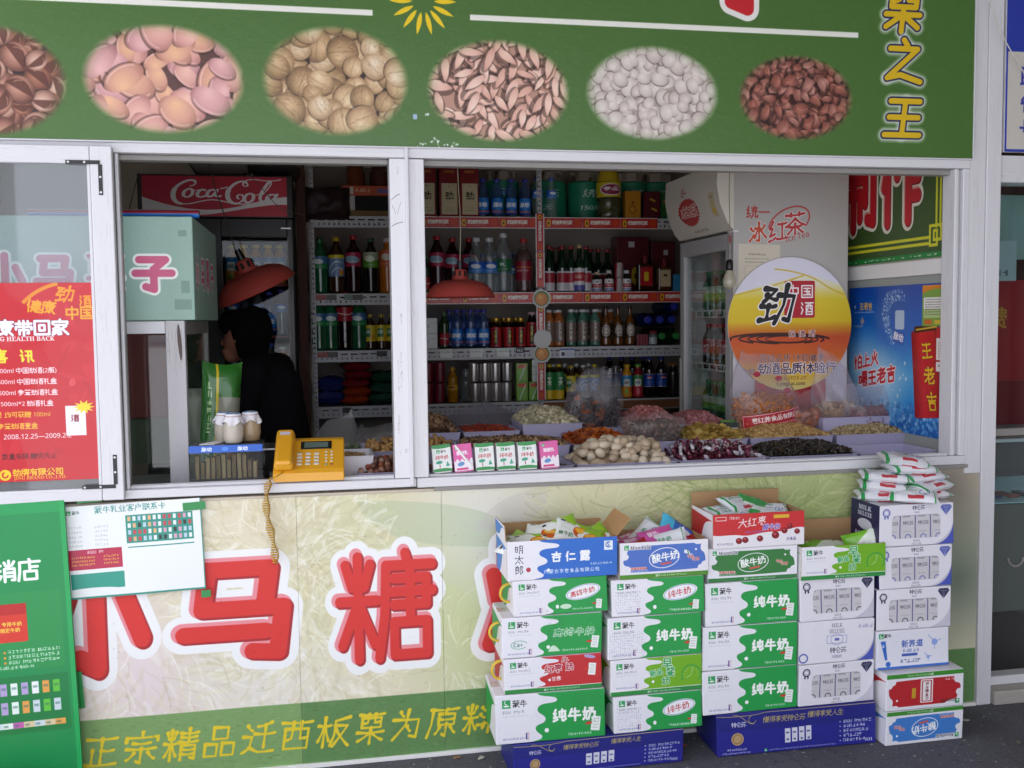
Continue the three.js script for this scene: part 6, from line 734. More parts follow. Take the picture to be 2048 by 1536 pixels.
function moundGeo(t, H, n = 14, dy = -0.006) { const pos = [], idx = [], uv = []; for (let j = 0; j <= n; j++) for (let i = 0; i <= n; i++) { const u = i / n, v = j / n; pos.push(t.x0 + u * (t.x1 - t.x0), H(u, v) + dy, t.z0 + v * (t.z1 - t.z0)); uv.push(u, v); } for (let j = 0; j < n; j++) for (let i = 0; i < n; i++) { const a = j * (n + 1) + i; idx.push(a, a + n + 1, a + 1, a + 1, a + n + 1, a + n + 2); } const g = new THREE.BufferGeometry(); g.setAttribute('position', new THREE.Float32BufferAttribute(pos, 3)); g.setAttribute('uv', new THREE.Float32BufferAttribute(uv, 2)); g.setIndex(idx); g.computeVertexNormals(); return g; }
const dummy = new THREE.Object3D(), tmpC = new THREE.Color();
// a heap too fine to count: core surface plus loose pieces
function pile(name, label, cat, t, o) {
  const { geo, n, colors, fill = 0.75, heap = 0.034, rough = 0.55, flat = 0, size = 1, seed = 1 } = o, r = rng(seed), H = heapAt(t, fill, heap), g = thing(name, label, cat); g.userData.kind = 'stuff';
  part(g, 'heap_core', moundGeo(t, H), mat(colors[0], 0.8));
  const im = new THREE.InstancedMesh(geo, mat(0xffffff, rough), n); im.name = 'loose_pieces'; im.castShadow = im.receiveShadow = true;
  for (let i = 0; i < n; i++) { const u = r(), v = r(), k = size * (0.8 + 0.4 * r()); dummy.position.set(t.x0 + u * (t.x1 - t.x0), H(u, v) + 0.002 + 0.004 * r(), t.z0 + v * (t.z1 - t.z0)); dummy.rotation.set(flat ? (r() - 0.5) * flat : r() * 6.3, r() * 6.3, flat ? (r() - 0.5) * flat : r() * 6.3); dummy.scale.setScalar(k); dummy.updateMatrix(); im.setMatrixAt(i, dummy.matrix); tmpC.set(colors[Math.floor(r() * colors.length)]).multiplyScalar(0.85 + 0.3 * r()); im.setColorAt(i, tmpC); }
  g.add(im); return g;
}
// nuts large enough to pick out one by one
function nuts(name, label, cat, t, o) {
  const { geos, mats, fill = 0.5, heap = 0.03, nx, nz, layers = 2, gap, seed, flat } = o, r = rng(seed), H = heapAt(t, fill, heap), group = o.group; let k = 0;
  part(scene, name + '_bed', moundGeo(t, H, 14, -0.012), mats[0]); tag(scene.children[scene.children.length - 1], `mass of ${cat}s filling the tray under the top ones`, cat, null, 'stuff');
  for (let l = 0; l < layers; l++) for (let j = 0; j < nz - l; j++) for (let i = 0; i < nx - l; i++) {
    const u = (i + 0.5 + l * 0.5 + (r() - 0.5) * 0.7) / nx, v = (j + 0.5 + l * 0.5 + (r() - 0.5) * 0.7) / nz; if (l && (r() < 0.28 || Math.abs(u - 0.5) > 0.42)) continue;
    single(name, label, cat, geos[k % geos.length], mats[Math.floor(r() * mats.length)], [t.x0 + u * (t.x1 - t.x0), H(u, v) + l * gap, t.z0 + v * (t.z1 - t.z0)], [flat ? (r() - 0.5) * flat : r() * 6, r() * 6, flat ? (r() - 0.5) * flat : r() * 6], group); k++;
  }
}
const X1 = (a) => a;
// front row
const tHazel = tray('lavender tray of hazelnuts behind the sill, left window', 0.099, 0.3823, 0), tDark = tray('lavender tray half hidden by the small milk cartons', 0.404, 0.8771, 0), tPecan = tray('lavender tray heaped with pale pecans', 0.8847, 1.2653, 0), tCandy = tray('lavender tray of wrapped purple candies', 1.2732, 1.6161, 0), tBlack = tray('lavender tray of black melon seeds', 1.6243, 1.9861, 0), tPouch = tray('nearly empty lavender tray in the right window corner', 1.9944, 2.325, 0);
nuts('hazelnut', 'brown hazelnut in the tray behind the yellow phone', 'hazelnut', tHazel, { geos: [1, 2, 3].map((s) => lump(0.0115, 1, 0.95, 1, s, 0.05)), mats: [mat(0x6a4434, 0.55), mat(0x8a6450, 0.6), mat(0x9c7c6c, 0.65), mat(0x7c3c24, 0.5)], nx: 11, nz: 7, layers: 1, gap: 0.014, heap: 0.03, fill: 0.9, seed: 5, group: 'hazelnuts' });
pile('dark_nut_pile', 'dim heap of small dark nuts behind the milk cartons', 'nuts', tDark, { geo: lump(0.009, 1.2, 0.9, 1, 4), n: 300, colors: [0x4a3630, 0x6a5248, 0x5a4038], heap: 0.0, fill: 0.4, seed: 6 });
const pecanMesh = [11, 12, 13].map((s) => { const g = lump(0.0172, 1.4, 0.96, 1, s, 0.03, 2); return g; });
nuts('pecan', 'pale smooth pecan heaped in the tray behind the sill', 'pecan', tPecan, { geos: pecanMesh, mats: [mat(0xa8957c, 0.6), mat(0xc0b098, 0.6), mat(0xb09c84, 0.62), mat(0xcabca6, 0.58)], nx: 9, nz: 6, layers: 3, gap: 0.018, heap: 0.04, fill: 0.75, seed: 8, flat: 1.1, group: 'pecans' });
{ const cand = mergeGeometries([lump(0.01, 1.25, 0.8, 0.8, 3, 0.06), new THREE.ConeGeometry(0.008, 0.014, 6, 1, true).rotateZ(Math.PI / 2).translate(-0.017, 0, 0), new THREE.ConeGeometry(0.008, 0.014, 6, 1, true).rotateZ(-Math.PI / 2).translate(0.017, 0, 0)].map((g) => { const q = g.index ? g.toNonIndexed() : g; q.deleteAttribute('uv'); return q; })); cand.computeVertexNormals();
  nuts('wrapped_candy', 'candy twisted in shiny purple and clear wrapper', 'candy', tCandy, { geos: [cand], mats: [mat(0x4a1424, 0.18, { clearcoat: 0.8 }), mat(0x5c2034, 0.18, { clearcoat: 0.8 }), mat(0xb8b0b8, 0.15, { clearcoat: 0.8 }), mat(0xc8c4cc, 0.15, { clearcoat: 0.8 }), mat(0x7a3c50, 0.18, { clearcoat: 0.8 })], nx: 11, nz: 7, layers: 2, gap: 0.013, heap: 0.032, fill: 0.95, seed: 9, group: 'wrapped candies' }); }
pile('melon_seed_pile', 'heap of black melon seeds behind the sill', 'seeds', tBlack, { geo: lump(0.006, 1.5, 0.4, 0.9, 7), n: 1500, colors: [0x17130f, 0x2c241c, 0x0e0c0a, 0x3a3020], heap: 0.03, fill: 1.0, rough: 0.35, seed: 10 });
single('sealed_pouch', 'small clear pouch of dark grains in the corner tray', 'pouch', pillowGeo(0.14, 0.1, 0.024, 5), mat(0x4a4038, 0.2, { clearcoat: 0.6 }), [2.1996, tPouch.y - 0.0005, -0.2], [0, 0.2, 0]); single('sealed_pouch', 'small clear pouch lying left in the corner tray', 'pouch', pillowGeo(0.12, 0.09, 0.02, 6), mat(0x9a94a8, 0.15, { clearcoat: 0.6 }), [2.0815, tPouch.y - 0.0005, -0.18], [0, -0.3, 0]);
// middle row
const tShell = tray('lavender tray of peanuts in the shell, left window', 0.1349, 0.5077, 1), tKern = tray('lavender tray of walnut kernels behind the milk cartons', 0.5155, 0.9251, 1), tApr = tray('lavender tray of orange dried apricots', 0.9354, 1.183, 1), tDate = tray('lavender tray holding a clear bag of brown dates', 1.1892, 1.3981, 1), tChip = tray('lavender tray of yellow dried fruit slices', 1.4045, 1.6526, 1), tSoy = tray('lavender tray heaped with golden roasted beans', 1.6591, 2.021, 1), tOat = tray('lavender tray of pale sunflower seeds in the right window', 2.03, 2.3974, 1);
{ const sh = lathe([[0, -0.019], [0.006, -0.0175], [0.0092, -0.011], [0.0078, -0.002], [0.0072, 0.002], [0.0096, 0.01], [0.0068, 0.0175], [0, 0.02]], 9);
  nuts('peanut', 'tan peanut in its shell behind the yellow phone', 'peanut', tShell, { geos: [sh, sh.clone().scale(0.9, 1.1, 0.9)], mats: [mat(0xb08650, 0.7, { bumpMap: grainRep(2, 2), bumpScale: 0.001 }), mat(0xc29a60, 0.7), mat(0xa07848, 0.7)], nx: 9, nz: 6, layers: 2, gap: 0.014, heap: 0.028, fill: 0.7, seed: 12, group: 'peanuts in the shell' }); }
pile('walnut_kernel_pile', 'heap of brown walnut kernels behind the milk cartons', 'walnuts', tKern, { geo: lump(0.011, 1.2, 0.8, 1, 9, 0.3), n: 620, colors: [0x6e5238, 0x8a6a48, 0x4c3624, 0xa88c64, 0x5c442e], heap: 0.012, fill: 0.8, seed: 13 });
pile('dried_apricot_pile', 'heap of glossy orange dried apricots', 'apricots', tApr, { geo: lump(0.017, 1.3, 0.28, 0.9, 10, 0.2), n: 260, colors: [0x8c3c10, 0xa84c14, 0x6e2c0c, 0xb8621c], heap: 0.03, fill: 0.8, rough: 0.35, flat: 1.6, seed: 14 });
pile('fruit_slice_pile', 'heap of thin yellow dried fruit slices', 'fruit slices', tChip, { geo: lump(0.019, 1.3, 0.12, 0.8, 11, 0.15), n: 330, colors: [0x9a7c34, 0xb4944a, 0x86682c, 0xc0a45c], heap: 0.03, fill: 0.85, flat: 1.4, seed: 15 });
pile('roasted_bean_pile', 'heap of golden roasted beans in the right window', 'beans', tSoy, { geo: lump(0.0066, 1.15, 0.95, 1, 12, 0.06), n: 1900, colors: [0xa8824c, 0xb8945c, 0x94703c, 0xc4a46c], heap: 0.036, fill: 0.85, seed: 16 });
pile('sunflower_seed_pile', 'heap of pale sunflower seeds in the right window', 'seeds', tOat, { geo: lump(0.0055, 1.7, 0.5, 0.7, 13, 0.06), n: 2000, colors: [0x9a8458, 0xb09c72, 0x84704a, 0xc2b28c], heap: 0.028, fill: 0.8, seed: 17 });
pile('bean_pile_dim', 'dim heap of dark nuts under the bag of dates', 'nuts', tDate, { geo: lump(0.009, 1, 0.9, 1, 5), n: 160, colors: [0x55443a], heap: 0.01, fill: 0.5, seed: 18 });
// back row
const tMix = tray('lavender tray of brown mixed nuts beside the window post', 0.3069, 0.5405, 2), tGoji = tray('lavender tray of small red berries', 0.5488, 0.7856, 2), tPist = tray('deep lavender tray heaped with pale pistachios', 0.792, 1.0494, 2, 0.085), tDry = tray('lavender tray under two bags of dried fruit', 1.0583, 1.2543, 2), tPink = tray('lavender tray heaped with pink skinned peanuts, left of two', 1.2611, 1.4927, 2), tPink2 = tray('lavender tray of pink skinned peanuts, right of two', 1.4996, fx0 - 0.03, 2);
pile('mixed_nut_pile', 'heap of brown mixed nuts beside the window post', 'nuts', tMix, { geo: lump(0.01, 1.3, 0.8, 1, 14, 0.2), n: 420, colors: [0x5a402c, 0x7c5c40, 0x46301f, 0x8e7050], heap: 0.05, fill: 0.9, seed: 19 });
pile('red_berry_pile', 'heap of small dried red berries', 'berries', tGoji, { geo: lump(0.006, 1.6, 0.7, 0.7, 15, 0.15), n: 1100, colors: [0x7c2410, 0x96321a, 0x5e1a0c, 0xa84420], heap: 0.014, fill: 0.65, rough: 0.4, seed: 20 });
pile('pistachio_pile', 'heap of pale pistachios in the deep tray', 'pistachios', tPist, { geo: lump(0.0095, 1.35, 0.85, 0.9, 16, 0.06), n: 640, colors: [0xb4aa8c, 0xc6bea2, 0xa0967a, 0x8c8668], heap: 0.05, fill: 0.9, seed: 21 });
pile('pink_peanut_pile', 'tall heap of pink skinned peanuts, left of two', 'peanuts', tPink, { geo: lump(0.0075, 1.25, 0.9, 0.9, 17, 0.05), n: 900, colors: [0x9c5a58, 0xb06c68, 0x8a4a4a, 0xc08480], heap: 0.06, fill: 0.9, seed: 22 }); pile('pink_peanut_pile', 'lower heap of pink skinned peanuts, right of two', 'peanuts', tPink2, { geo: lump(0.0075, 1.25, 0.9, 0.9, 18, 0.05), n: 900, colors: [0x96585a, 0xa8686a, 0x84484c, 0xb88082], heap: 0.036, fill: 0.85, seed: 23 });
// right end, against the fridge side
const tBags = single('plastic_tray', 'lavender tray holding clear bags under the round card', 'tray', trayGeo(0.36, 0.2, 0.075), trayM, [2.2049, 1.003, -0.55]); single('tray_stand', 'grey box raising the tray of clear bags', 'box', rb(-0.17, 0.17, 0, 0.0455, -0.08, 0.03, 0.002), mat(0x8a8690, 0.6), [2.2049, 0.9565, -0.57]);
const tWhite = tray('lavender tray of white seeds below the round card', 1.8602, 1.9996, 1, 0.09); scene.children[scene.children.length - 1].scale.set(1, 1, 0.4); scene.children[scene.children.length - 1].position.z = -0.57; Object.assign(tWhite, { z0: -0.61, z1: -0.52, y: 0.97 });
pile('white_seed_pile', 'small heap of white seeds below the round card', 'seeds', tWhite, { geo: lump(0.007, 1.5, 0.5, 0.9, 19), n: 260, colors: [0xb8b4ae, 0xcac6c0], heap: 0.02, fill: 0.95, seed: 24 });
{ const t = thing('shallow_box', 'lime and black shallow box lid lying on the beans', 'lid', [1.6918, 1.034, -0.585], -0.35); part(t, 'base', rb(-0.055, 0.055, 0, 0.004, -0.04, 0.04, 0.001), M.paper); part(t, 'front_wall', rb(-0.055, 0.055, 0.0042, 0.028, 0.037, 0.04, 0.0008), mat(0x18241a, 0.4)); part(t, 'side_wall', rb(-0.055, -0.052, 0.0042, 0.028, -0.04, 0.0365, 0.0008), mat(0x6aa82c, 0.4)); part(t, 'back_wall', rb(-0.0515, 0.055, 0.0042, 0.028, -0.04, -0.037, 0.0008), mat(0x6aa82c, 0.4)); part(t, 'side_wall', rb(0.052, 0.055, 0.0042, 0.028, -0.0365, 0.0365, 0.0008), mat(0x18241a, 0.4)); }
// ---------- clear bags ----------
const film = mat(0xfafafc, 0.1, { specularIntensity: 0.6, transmission: 0.94, thickness: 0, ior: 1.4 }), cloudyFilm = mat(0xf8f6fa, 0.12, { transmission: 0.91, thickness: 0, ior: 1.4 });
function clearBag(name, label, pos, turn, w, h, t, seed, o) { // upright bag: filled belly, gathered open top
  const g = thing(name, label, 'bag', pos, turn), r = rng(seed), n = 22, m = 16, pos3 = [], idx = [], uv = [], ph = [r() * 6, r() * 6, r() * 6];
  for (let j = 0; j <= m; j++) for (let i = 0; i <= n; i++) { const a = i / n * 6.283, v = j / m, f = v < o.full ? Math.pow(Math.sin(Math.min(1, (v + 0.06) / o.full * 0.6 + 0.4) * Math.PI / 2), 0.7) : 1, thin = v < o.full ? 1 : Math.max(0.08, 1 - (v - o.full) / (1 - o.full) * 0.9), wide = v < o.full ? f : 1 - (o.neck || 0.25) * (v - o.full) / (1 - o.full), wr = 1 + 0.05 * Math.sin(5 * a + 7 * v + ph[0]) * (0.4 + v) + 0.04 * Math.sin(11 * a + 13 * v + ph[1]); pos3.push(w / 2 * wide * wr * Math.sign(Math.cos(a)) * Math.pow(Math.abs(Math.cos(a)), 0.8), h * v + 0.008 * Math.sin(3 * a + ph[2]) * v + (o.tip || 0) * Math.cos(a) * v * v, t / 2 * thin * f * wr * Math.sin(a) - (o.lean || 0) * v * v); uv.push(i / n, v); }
  for (let j = 0; j < m; j++) for (let i = 0; i < n; i++) { const a = j * (n + 1) + i, b = a + 1, c = a + n + 1; idx.push(a, c, b, b, c, c + 1); } for (let i = 1; i < n - 1; i++) idx.push(0, i + 1, i);
  const ge = new THREE.BufferGeometry(); ge.setAttribute('position', new THREE.Float32BufferAttribute(pos3, 3)); ge.setAttribute('uv', new THREE.Float32BufferAttribute(uv, 2)); ge.setIndex(idx); ge.computeVertexNormals(); part(g, 'film', ge, o.cloudy ? cloudyFilm : film);
  if (o.piece) { const im = new THREE.InstancedMesh(o.piece, mat(0xffffff, o.rough || 0.5), o.n); im.name = 'filling'; im.userData.kind = 'stuff'; im.castShadow = true; for (let i = 0; i < o.n; i++) { const a = r() * 6.283, q = 0.97 * Math.sqrt(0.35 + 0.65 * r()), v = Math.pow(r(), 0.8) * o.full * (0.94 - 0.3 * q * q), f = Math.pow(Math.sin(Math.min(1, (v + 0.06) / o.full * 0.6 + 0.4) * Math.PI / 2), 0.7) * 0.9; dummy.position.set(w / 2 * f * q * Math.cos(a), h * v + 0.008, t / 2 * f * q * Math.sin(a) - (o.lean || 0) * v * v); dummy.rotation.set(r() * 6, r() * 6, r() * 6); dummy.scale.setScalar(0.8 + 0.4 * r()); dummy.updateMatrix(); im.setMatrixAt(i, dummy.matrix); im.setColorAt(i, tmpC.set(o.colors[Math.floor(r() * o.colors.length)])); } g.add(im); part(g, 'filling_core', lump(1, w * 0.36, h * o.full * 0.42, t * 0.34, seed, 0.05, 2), mat(o.colors[0], 0.7), [0, h * o.full * 0.46, 0]); }
  return g;
}
{ const b1 = clearBag('noodle_bag', 'clear bag of orange dried noodles with red printed band', [1.815, 1.02, -0.555], 0.1, 0.3, 0.32, 0.16, 41, { cloudy: 1, full: 0.52, neck: 0.45, tip: -0.015, lean: 0.04, n: 700, piece: new THREE.CylinderGeometry(0.0036, 0.0036, 0.06, 5), colors: [0xb8661a, 0xcc7c28, 0xa85a16] });
  const bandC = canvas(384, 96, (g, w, h) => { g.fillStyle = '#b0202c'; g.fillRect(0, 0, w, h); g.strokeStyle = '#e8d8d4'; g.lineWidth = 3; g.strokeRect(6, 6, w - 12, h - 12); write(g, '君红养食品有限公司', 60, 20, 32, { ink: '#f0e8e4', lw: 0.13, gap: 1.02 }); finePrint(g, 60, 66, 280, 12, '#e0c8c0', 4); }), band = new THREE.CylinderGeometry(0.135, 0.135, 0.068, 24, 1, true, -1.1, 2.2); band.scale(1.12, 1, 0.64); part(b1, 'printed_band', band, mat(0xffffff, 0.3, { map: texOf(bandC), side: THREE.DoubleSide }), [0.01, 0.055, 0.002], [0, 0, 0.13]);
  for (const [a, b] of [[-0.05, 0.24], [0.05, 0.22], [0.09, 0.17], [-0.03, 0.19]]) part(b1, 'printed_spot', lump(0.012, 1.3, 0.9, 0.12, 3, 0.2), mat(0xa82c44, 0.3), [a, b, 0.052 - 0.03 * (b / 0.3)]);
  clearBag('meat_bag', 'clear knotted bag of pinkish brown food beside the noodles', [1.9853, 1.022, -0.535], 0, 0.17, 0.16, 0.12, 42, { full: 0.55, neck: 0.6, n: 60, piece: lump(0.018, 1.2, 0.8, 1, 4), colors: [0x8c4c34, 0x9a5a40] });
  clearBag('snack_pouch', 'tall clear pouch of tan flakes in the tray at right', [2.1413, 1.008, -0.55], 0.15, 0.22, 0.32, 0.13, 43, { cloudy: 1, full: 0.46, neck: 0.35, tip: -0.05, lean: 0.03, n: 300, piece: lump(0.009, 1.4, 0.4, 1, 6, 0.2), colors: [0x8e6a42, 0xa67e52, 0x7a5834] }); clearBag('snack_pouch', 'wide clear pouch of dark pink pieces in the tray at right', [2.2527, 1.008, -0.505], -0.1, 0.24, 0.2, 0.11, 44, { cloudy: 1, full: 0.58, neck: -0.2, n: 260, piece: lump(0.01, 1.3, 0.6, 1, 7, 0.2), colors: [0x6a2c38, 0x7c3a44, 0x5a222c] });
  clearBag('date_bag', 'clear bag of brown round dates lying before the pink peanuts', [1.2777, 0.99, -0.44], 0.1, 0.27, 0.13, 0.2, 45, { full: 0.85, neck: 0.5, n: 260, piece: lump(0.0135, 1.1, 0.95, 1, 8, 0.05), colors: [0x5c4438, 0x6e5446, 0x4c382e], rough: 0.4 });
  const b6 = clearBag('dried_fruit_bag', 'clear bag of dark dried fruit tipped beside the pistachios', [1.0558, 1.03, -0.72], 0.2, 0.2, 0.27, 0.12, 46, { full: 0.6, neck: 0.4, tip: 0.02, n: 240, piece: lump(0.012, 1.4, 0.4, 1, 9, 0.3), colors: [0x2c2024, 0x3a2a2c, 0x8c4418] }); b6.rotation.z = -0.35; clearBag('dried_fruit_bag', 'clear bag of plain dark dried fruit behind the apricots', [1.1543, 1.03, -0.78], 0, 0.22, 0.2, 0.14, 47, { full: 0.72, neck: 0.1, n: 240, piece: lump(0.012, 1.5, 0.4, 1, 10, 0.3), colors: [0x241a1e, 0x34262a] });
  clearBag('vegetable_bag', 'loose clear bag with green contents behind the phone', [0.0436, 0.956, -0.55], 0, 0.19, 0.17, 0.13, 48, { full: 0.45, neck: 0.35, tip: 0.035, n: 60, piece: lump(0.016, 1.4, 0.5, 1, 11, 0.3), colors: [0x4a5a3a, 0x5c6c4a] }); clearBag('empty_bag', 'rumpled clear empty bag behind the peanuts', [0.2213, 0.987, -0.72], 0.3, 0.2, 0.09, 0.16, 49, { full: 0.6, neck: 0.2 });
  // loose film folded back over the berries
  for (const [x, y, z, r, s, n] of [[0.596, 1.06, -0.87, [1.0, 0.2, 0.3], 51, 'left'], [0.7495, 1.062, -0.87, [1.0, -0.3, -0.25], 52, 'right']]) single('plastic_film', `crumpled clear film behind the red berries, ${n} piece`, 'plastic film', pillowGeo(0.2, 0.13, 0.012, s), mat(0xc8c4cc, 0.15, { transmission: 0.88, thickness: 0, specularIntensity: 0.6 }), [x, y, z], r, 'crumpled film'); }
{ const t = thing('white_basket', 'white plastic basket of nuts beside the yellow phone', 'basket', [0.0883, 0.9315, -0.25]); part(t, 'shell', trayGeo(0.16, 0.2, 0.1), mat(0xc8c6cc, 0.4)); const g2 = pile('basket_nut_pile', 'tan nuts filling the white basket beside the phone', 'nuts', { x0: 0.0883 - 0.06, x1: 0.0883 + 0.06, z0: -0.33, z1: -0.17, y: 0.935, h: 0.1 }, { geo: lump(0.011, 1.1, 0.9, 1, 21), n: 120, colors: [0x8a6e48, 0xa08658], heap: 0.02, fill: 0.6, seed: 31 }); }
// ---------- printed cartons stacked in front of the lower wall ----------
const PX = 1500;   // print resolution, pixels per metre
function mark(g, x, y, s) { g.fillStyle = '#2a9a58'; g.fillRect(x, y, s, s); g.fillStyle = '#eef4ee'; g.beginPath(); g.ellipse(x + s * 0.5, y + s * 0.72, s * 0.36, s * 0.1, 0, 0, 7); g.fill(); g.strokeStyle = '#eef4ee'; g.lineWidth = s * 0.09; g.beginPath(); g.arc(x + s * 0.52, y + s * 0.3, s * 0.22, 1.2, 4.2); g.stroke(); }
function brand(g, x, y, s, ink = '#1c1c22') { mark(g, x, y, s); write(g, '蒙牛', x + s * 1.25, y + s * 0.08, s * 0.84, { ink, lw: 0.12, brush: 0.6, gap: 1.05 }); }
function tinyBag(g, x, y, s) { g.save(); g.translate(x, y); g.rotate(0.12); g.fillStyle = '#e8ecea'; g.fillRect(0, 0, s * 0.62, s); g.fillStyle = '#b8c8c0'; for (let k = 0; k < 4; k++) g.fillRect(s * 0.1, s * (0.15 + 0.2 * k), s * 0.4, s * 0.06); g.fillStyle = '#c83a34'; g.beginPath(); g.ellipse(-s * 0.18, s * 0.5, s * 0.24, s * 0.1, -0.2, 0, 7); g.fill(); g.restore(); }
function pen(g, x, y, w, h, seed, ink = 'rgba(30,44,110,0.65)') { const r = rng(seed); g.strokeStyle = ink; g.lineWidth = 1.4; for (let j = 0; j < h / 13; j++) for (let i = 0; i < w / 11; i++) { if (r() < 0.2) continue; g.beginPath(); g.moveTo(x + i * 11, y + j * 13 + r() * 4); g.quadraticCurveTo(x + i * 11 + 5 * r(), y + j * 13 + 9 * r(), x + i * 11 + 8 * r(), y + j * 13 + 10 * r()); g.stroke(); } }
// white panel running into a coloured one along a milk-splash edge
function splash(g, w, h, face, t = 0.36) {
  g.fillStyle = '#e4e4ec'; g.fillRect(0, 0, w, h); g.fillStyle = face; g.beginPath(); g.moveTo(w, 0); g.lineTo(w * (t + 0.02), 0);
  g.bezierCurveTo(w * (t + 0.04), h * 0.1, w * (t + 0.2), h * 0.06, w * (t + 0.2), h * 0.16); g.bezierCurveTo(w * (t + 0.19), h * 0.27, w * (t + 0.04), h * 0.16, w * (t + 0.02), h * 0.32); g.bezierCurveTo(w * (t + 0.01), h * 0.44, w * (t + 0.1), h * 0.44, w * (t + 0.09), h * 0.56); g.bezierCurveTo(w * (t + 0.08), h * 0.66, w * (t - 0.01), h * 0.62, w * t, h * 0.74); g.bezierCurveTo(w * (t + 0.01), h * 0.84, w * (t + 0.08), h * 0.86, w * (t + 0.05), h * 0.94); g.bezierCurveTo(w * (t + 0.03), h * 0.98, w * (t - 0.02), h * 0.97, w * (t - 0.03), h); g.lineTo(w, h); g.fill();
  g.fillStyle = '#eef0f0'; g.beginPath(); g.arc(w * (t + 0.1), h * 0.78, h * 0.045, 0, 7); g.fill();
}
const GREEN = '#1f9a48';
function milkFace(kind) {
  return (g, w, h) => {
    const foot = kind === 'jujube' || kind === 'breakfast', H = foot ? h * 0.86 : h; splash(g, w, H, kind === 'jujube' ? '#bf2a2e' : kind === 'breakfast' ? '#6fae1e' : GREEN);
    brand(g, w * 0.06, h * 0.1, h * 0.17); finePrint(g, w * 0.06, h * 0.32, w * 0.2, h * 0.06, '#9aa0a8', 2); finePrint(g, w * 0.06, h * 0.42, w * 0.22, h * 0.035, '#c4c8d0', 3); finePrint(g, w * 0.06, H * 0.88, w * 0.2, h * 0.045, '#8088b0', 4); g.strokeStyle = '#b84048'; g.lineWidth = 2; g.strokeRect(w * 0.27, H * 0.8, w * 0.025, h * 0.13); g.fillStyle = '#3a4a9a'; g.fillRect(w * 0.27, H * 0.8, w * 0.012, h * 0.13);
    if (kind.startsWith('pure')) { write(g, '纯牛奶', w * 0.52, h * 0.36, h * 0.27, { ink: '#f0f2f0', lw: 0.18, gap: 1.14 }); tinyBag(g, w * 0.88, h * 0.56, h * 0.3); finePrint(g, w * 0.66, h * 0.88, w * 0.2, h * 0.05, '#d8ecdc', 6); }
    if (kind === 'pureOval' || kind === 'calciumOval') { g.fillStyle = GREEN; g.fillRect(w * 0.5, h * 0.25, w * 0.5, h * 0.6); g.save(); g.translate(w * 0.74, h * 0.42); g.rotate(-0.2); g.fillStyle = '#eceef2'; g.beginPath(); g.ellipse(0, 0, w * 0.19, h * 0.2, 0, 0, 7); g.fill(); g.strokeStyle = '#3a5ab0'; g.lineWidth = 2; g.beginPath(); g.ellipse(0, 0, w * 0.175, h * 0.18, 0, 0, 7); g.stroke(); const t = kind === 'pureOval' ? '纯牛奶' : '高钙牛奶', z = kind === 'pureOval' ? h * 0.2 : h * 0.17; write(g, t, -textWidth(t, z) / 2, -z / 2, z, { ink: '#c03440', lw: 0.1, skew: -0.15 }); g.restore(); tinyBag(g, w * 0.88, h * 0.64, h * 0.26); finePrint(g, w * 0.62, h * 0.86, w * 0.22, h * 0.05, '#d8ecdc', 6); g.fillStyle = '#eef0f0'; g.beginPath(); g.arc(w * 0.46, h * 0.8, h * 0.045, 0, 7); g.fill(); g.fillStyle = '#c8e4cc'; if (kind === 'calciumOval') { g.beginPath(); g.ellipse(w * 0.55, h * 0.8, w * 0.06, h * 0.07, 0, 0, 7); g.fill(); } }
    if (kind === 'calcium') { write(g, '高钙牛奶', w * 0.52, h * 0.34, h * 0.2, { ink: GREEN, edge: '#eef4ee', ew: 0.1, lw: 0.1, skew: -0.2, gap: 1.15, sx: 1.15 }); g.strokeStyle = '#3aa06a'; g.lineWidth = 3; g.beginPath(); g.ellipse(w * 0.17, h * 0.68, w * 0.08, h * 0.1, 0, 0.6, 6); g.stroke(); latin(g, 'Ca+', w * 0.11, h * 0.73, h * 0.14, '#3a8a68'); g.fillStyle = '#c8e4cc'; g.beginPath(); g.moveTo(w * 0.46, h * 0.9); g.quadraticCurveTo(w * 0.5, h * 0.6, w * 0.58, h * 0.9); g.fill(); tinyBag(g, w * 0.9, h * 0.56, h * 0.3); finePrint(g, w * 0.6, h * 0.86, w * 0.26, h * 0.05, '#d8ecdc', 6); pen(g, w * 0.46, h * 0.04, w * 0.14, h * 0.6, 4, 'rgba(20,40,90,0.6)'); }
    if (kind === 'jujube') { write(g, '红枣', w * 0.42, h * 0.24, h * 0.24, { ink: '#a83048', edge: '#f0e8e8', ew: 0.12, lw: 0.13, skew: -0.15 }); write(g, '牛', w * 0.58, h * 0.06, h * 0.2, { ink: '#a83048', edge: '#f0e8e8', ew: 0.12, lw: 0.13, rot: -0.2 }); write(g, '奶', w * 0.63, h * 0.22, h * 0.22, { ink: '#a83048', edge: '#f0e8e8', ew: 0.12, lw: 0.13 }); write(g, '甘养', w * 0.48, h * 0.58, h * 0.13, { ink: '#f0e4e4', lw: 0.12 }); tinyBag(g, w * 0.87, h * 0.26, h * 0.34); g.fillStyle = '#a4a0d0'; g.beginPath(); g.ellipse(w * 0.88, h * 0.08, w * 0.06, h * 0.05, 0.2, 0, 7); g.fill(); }
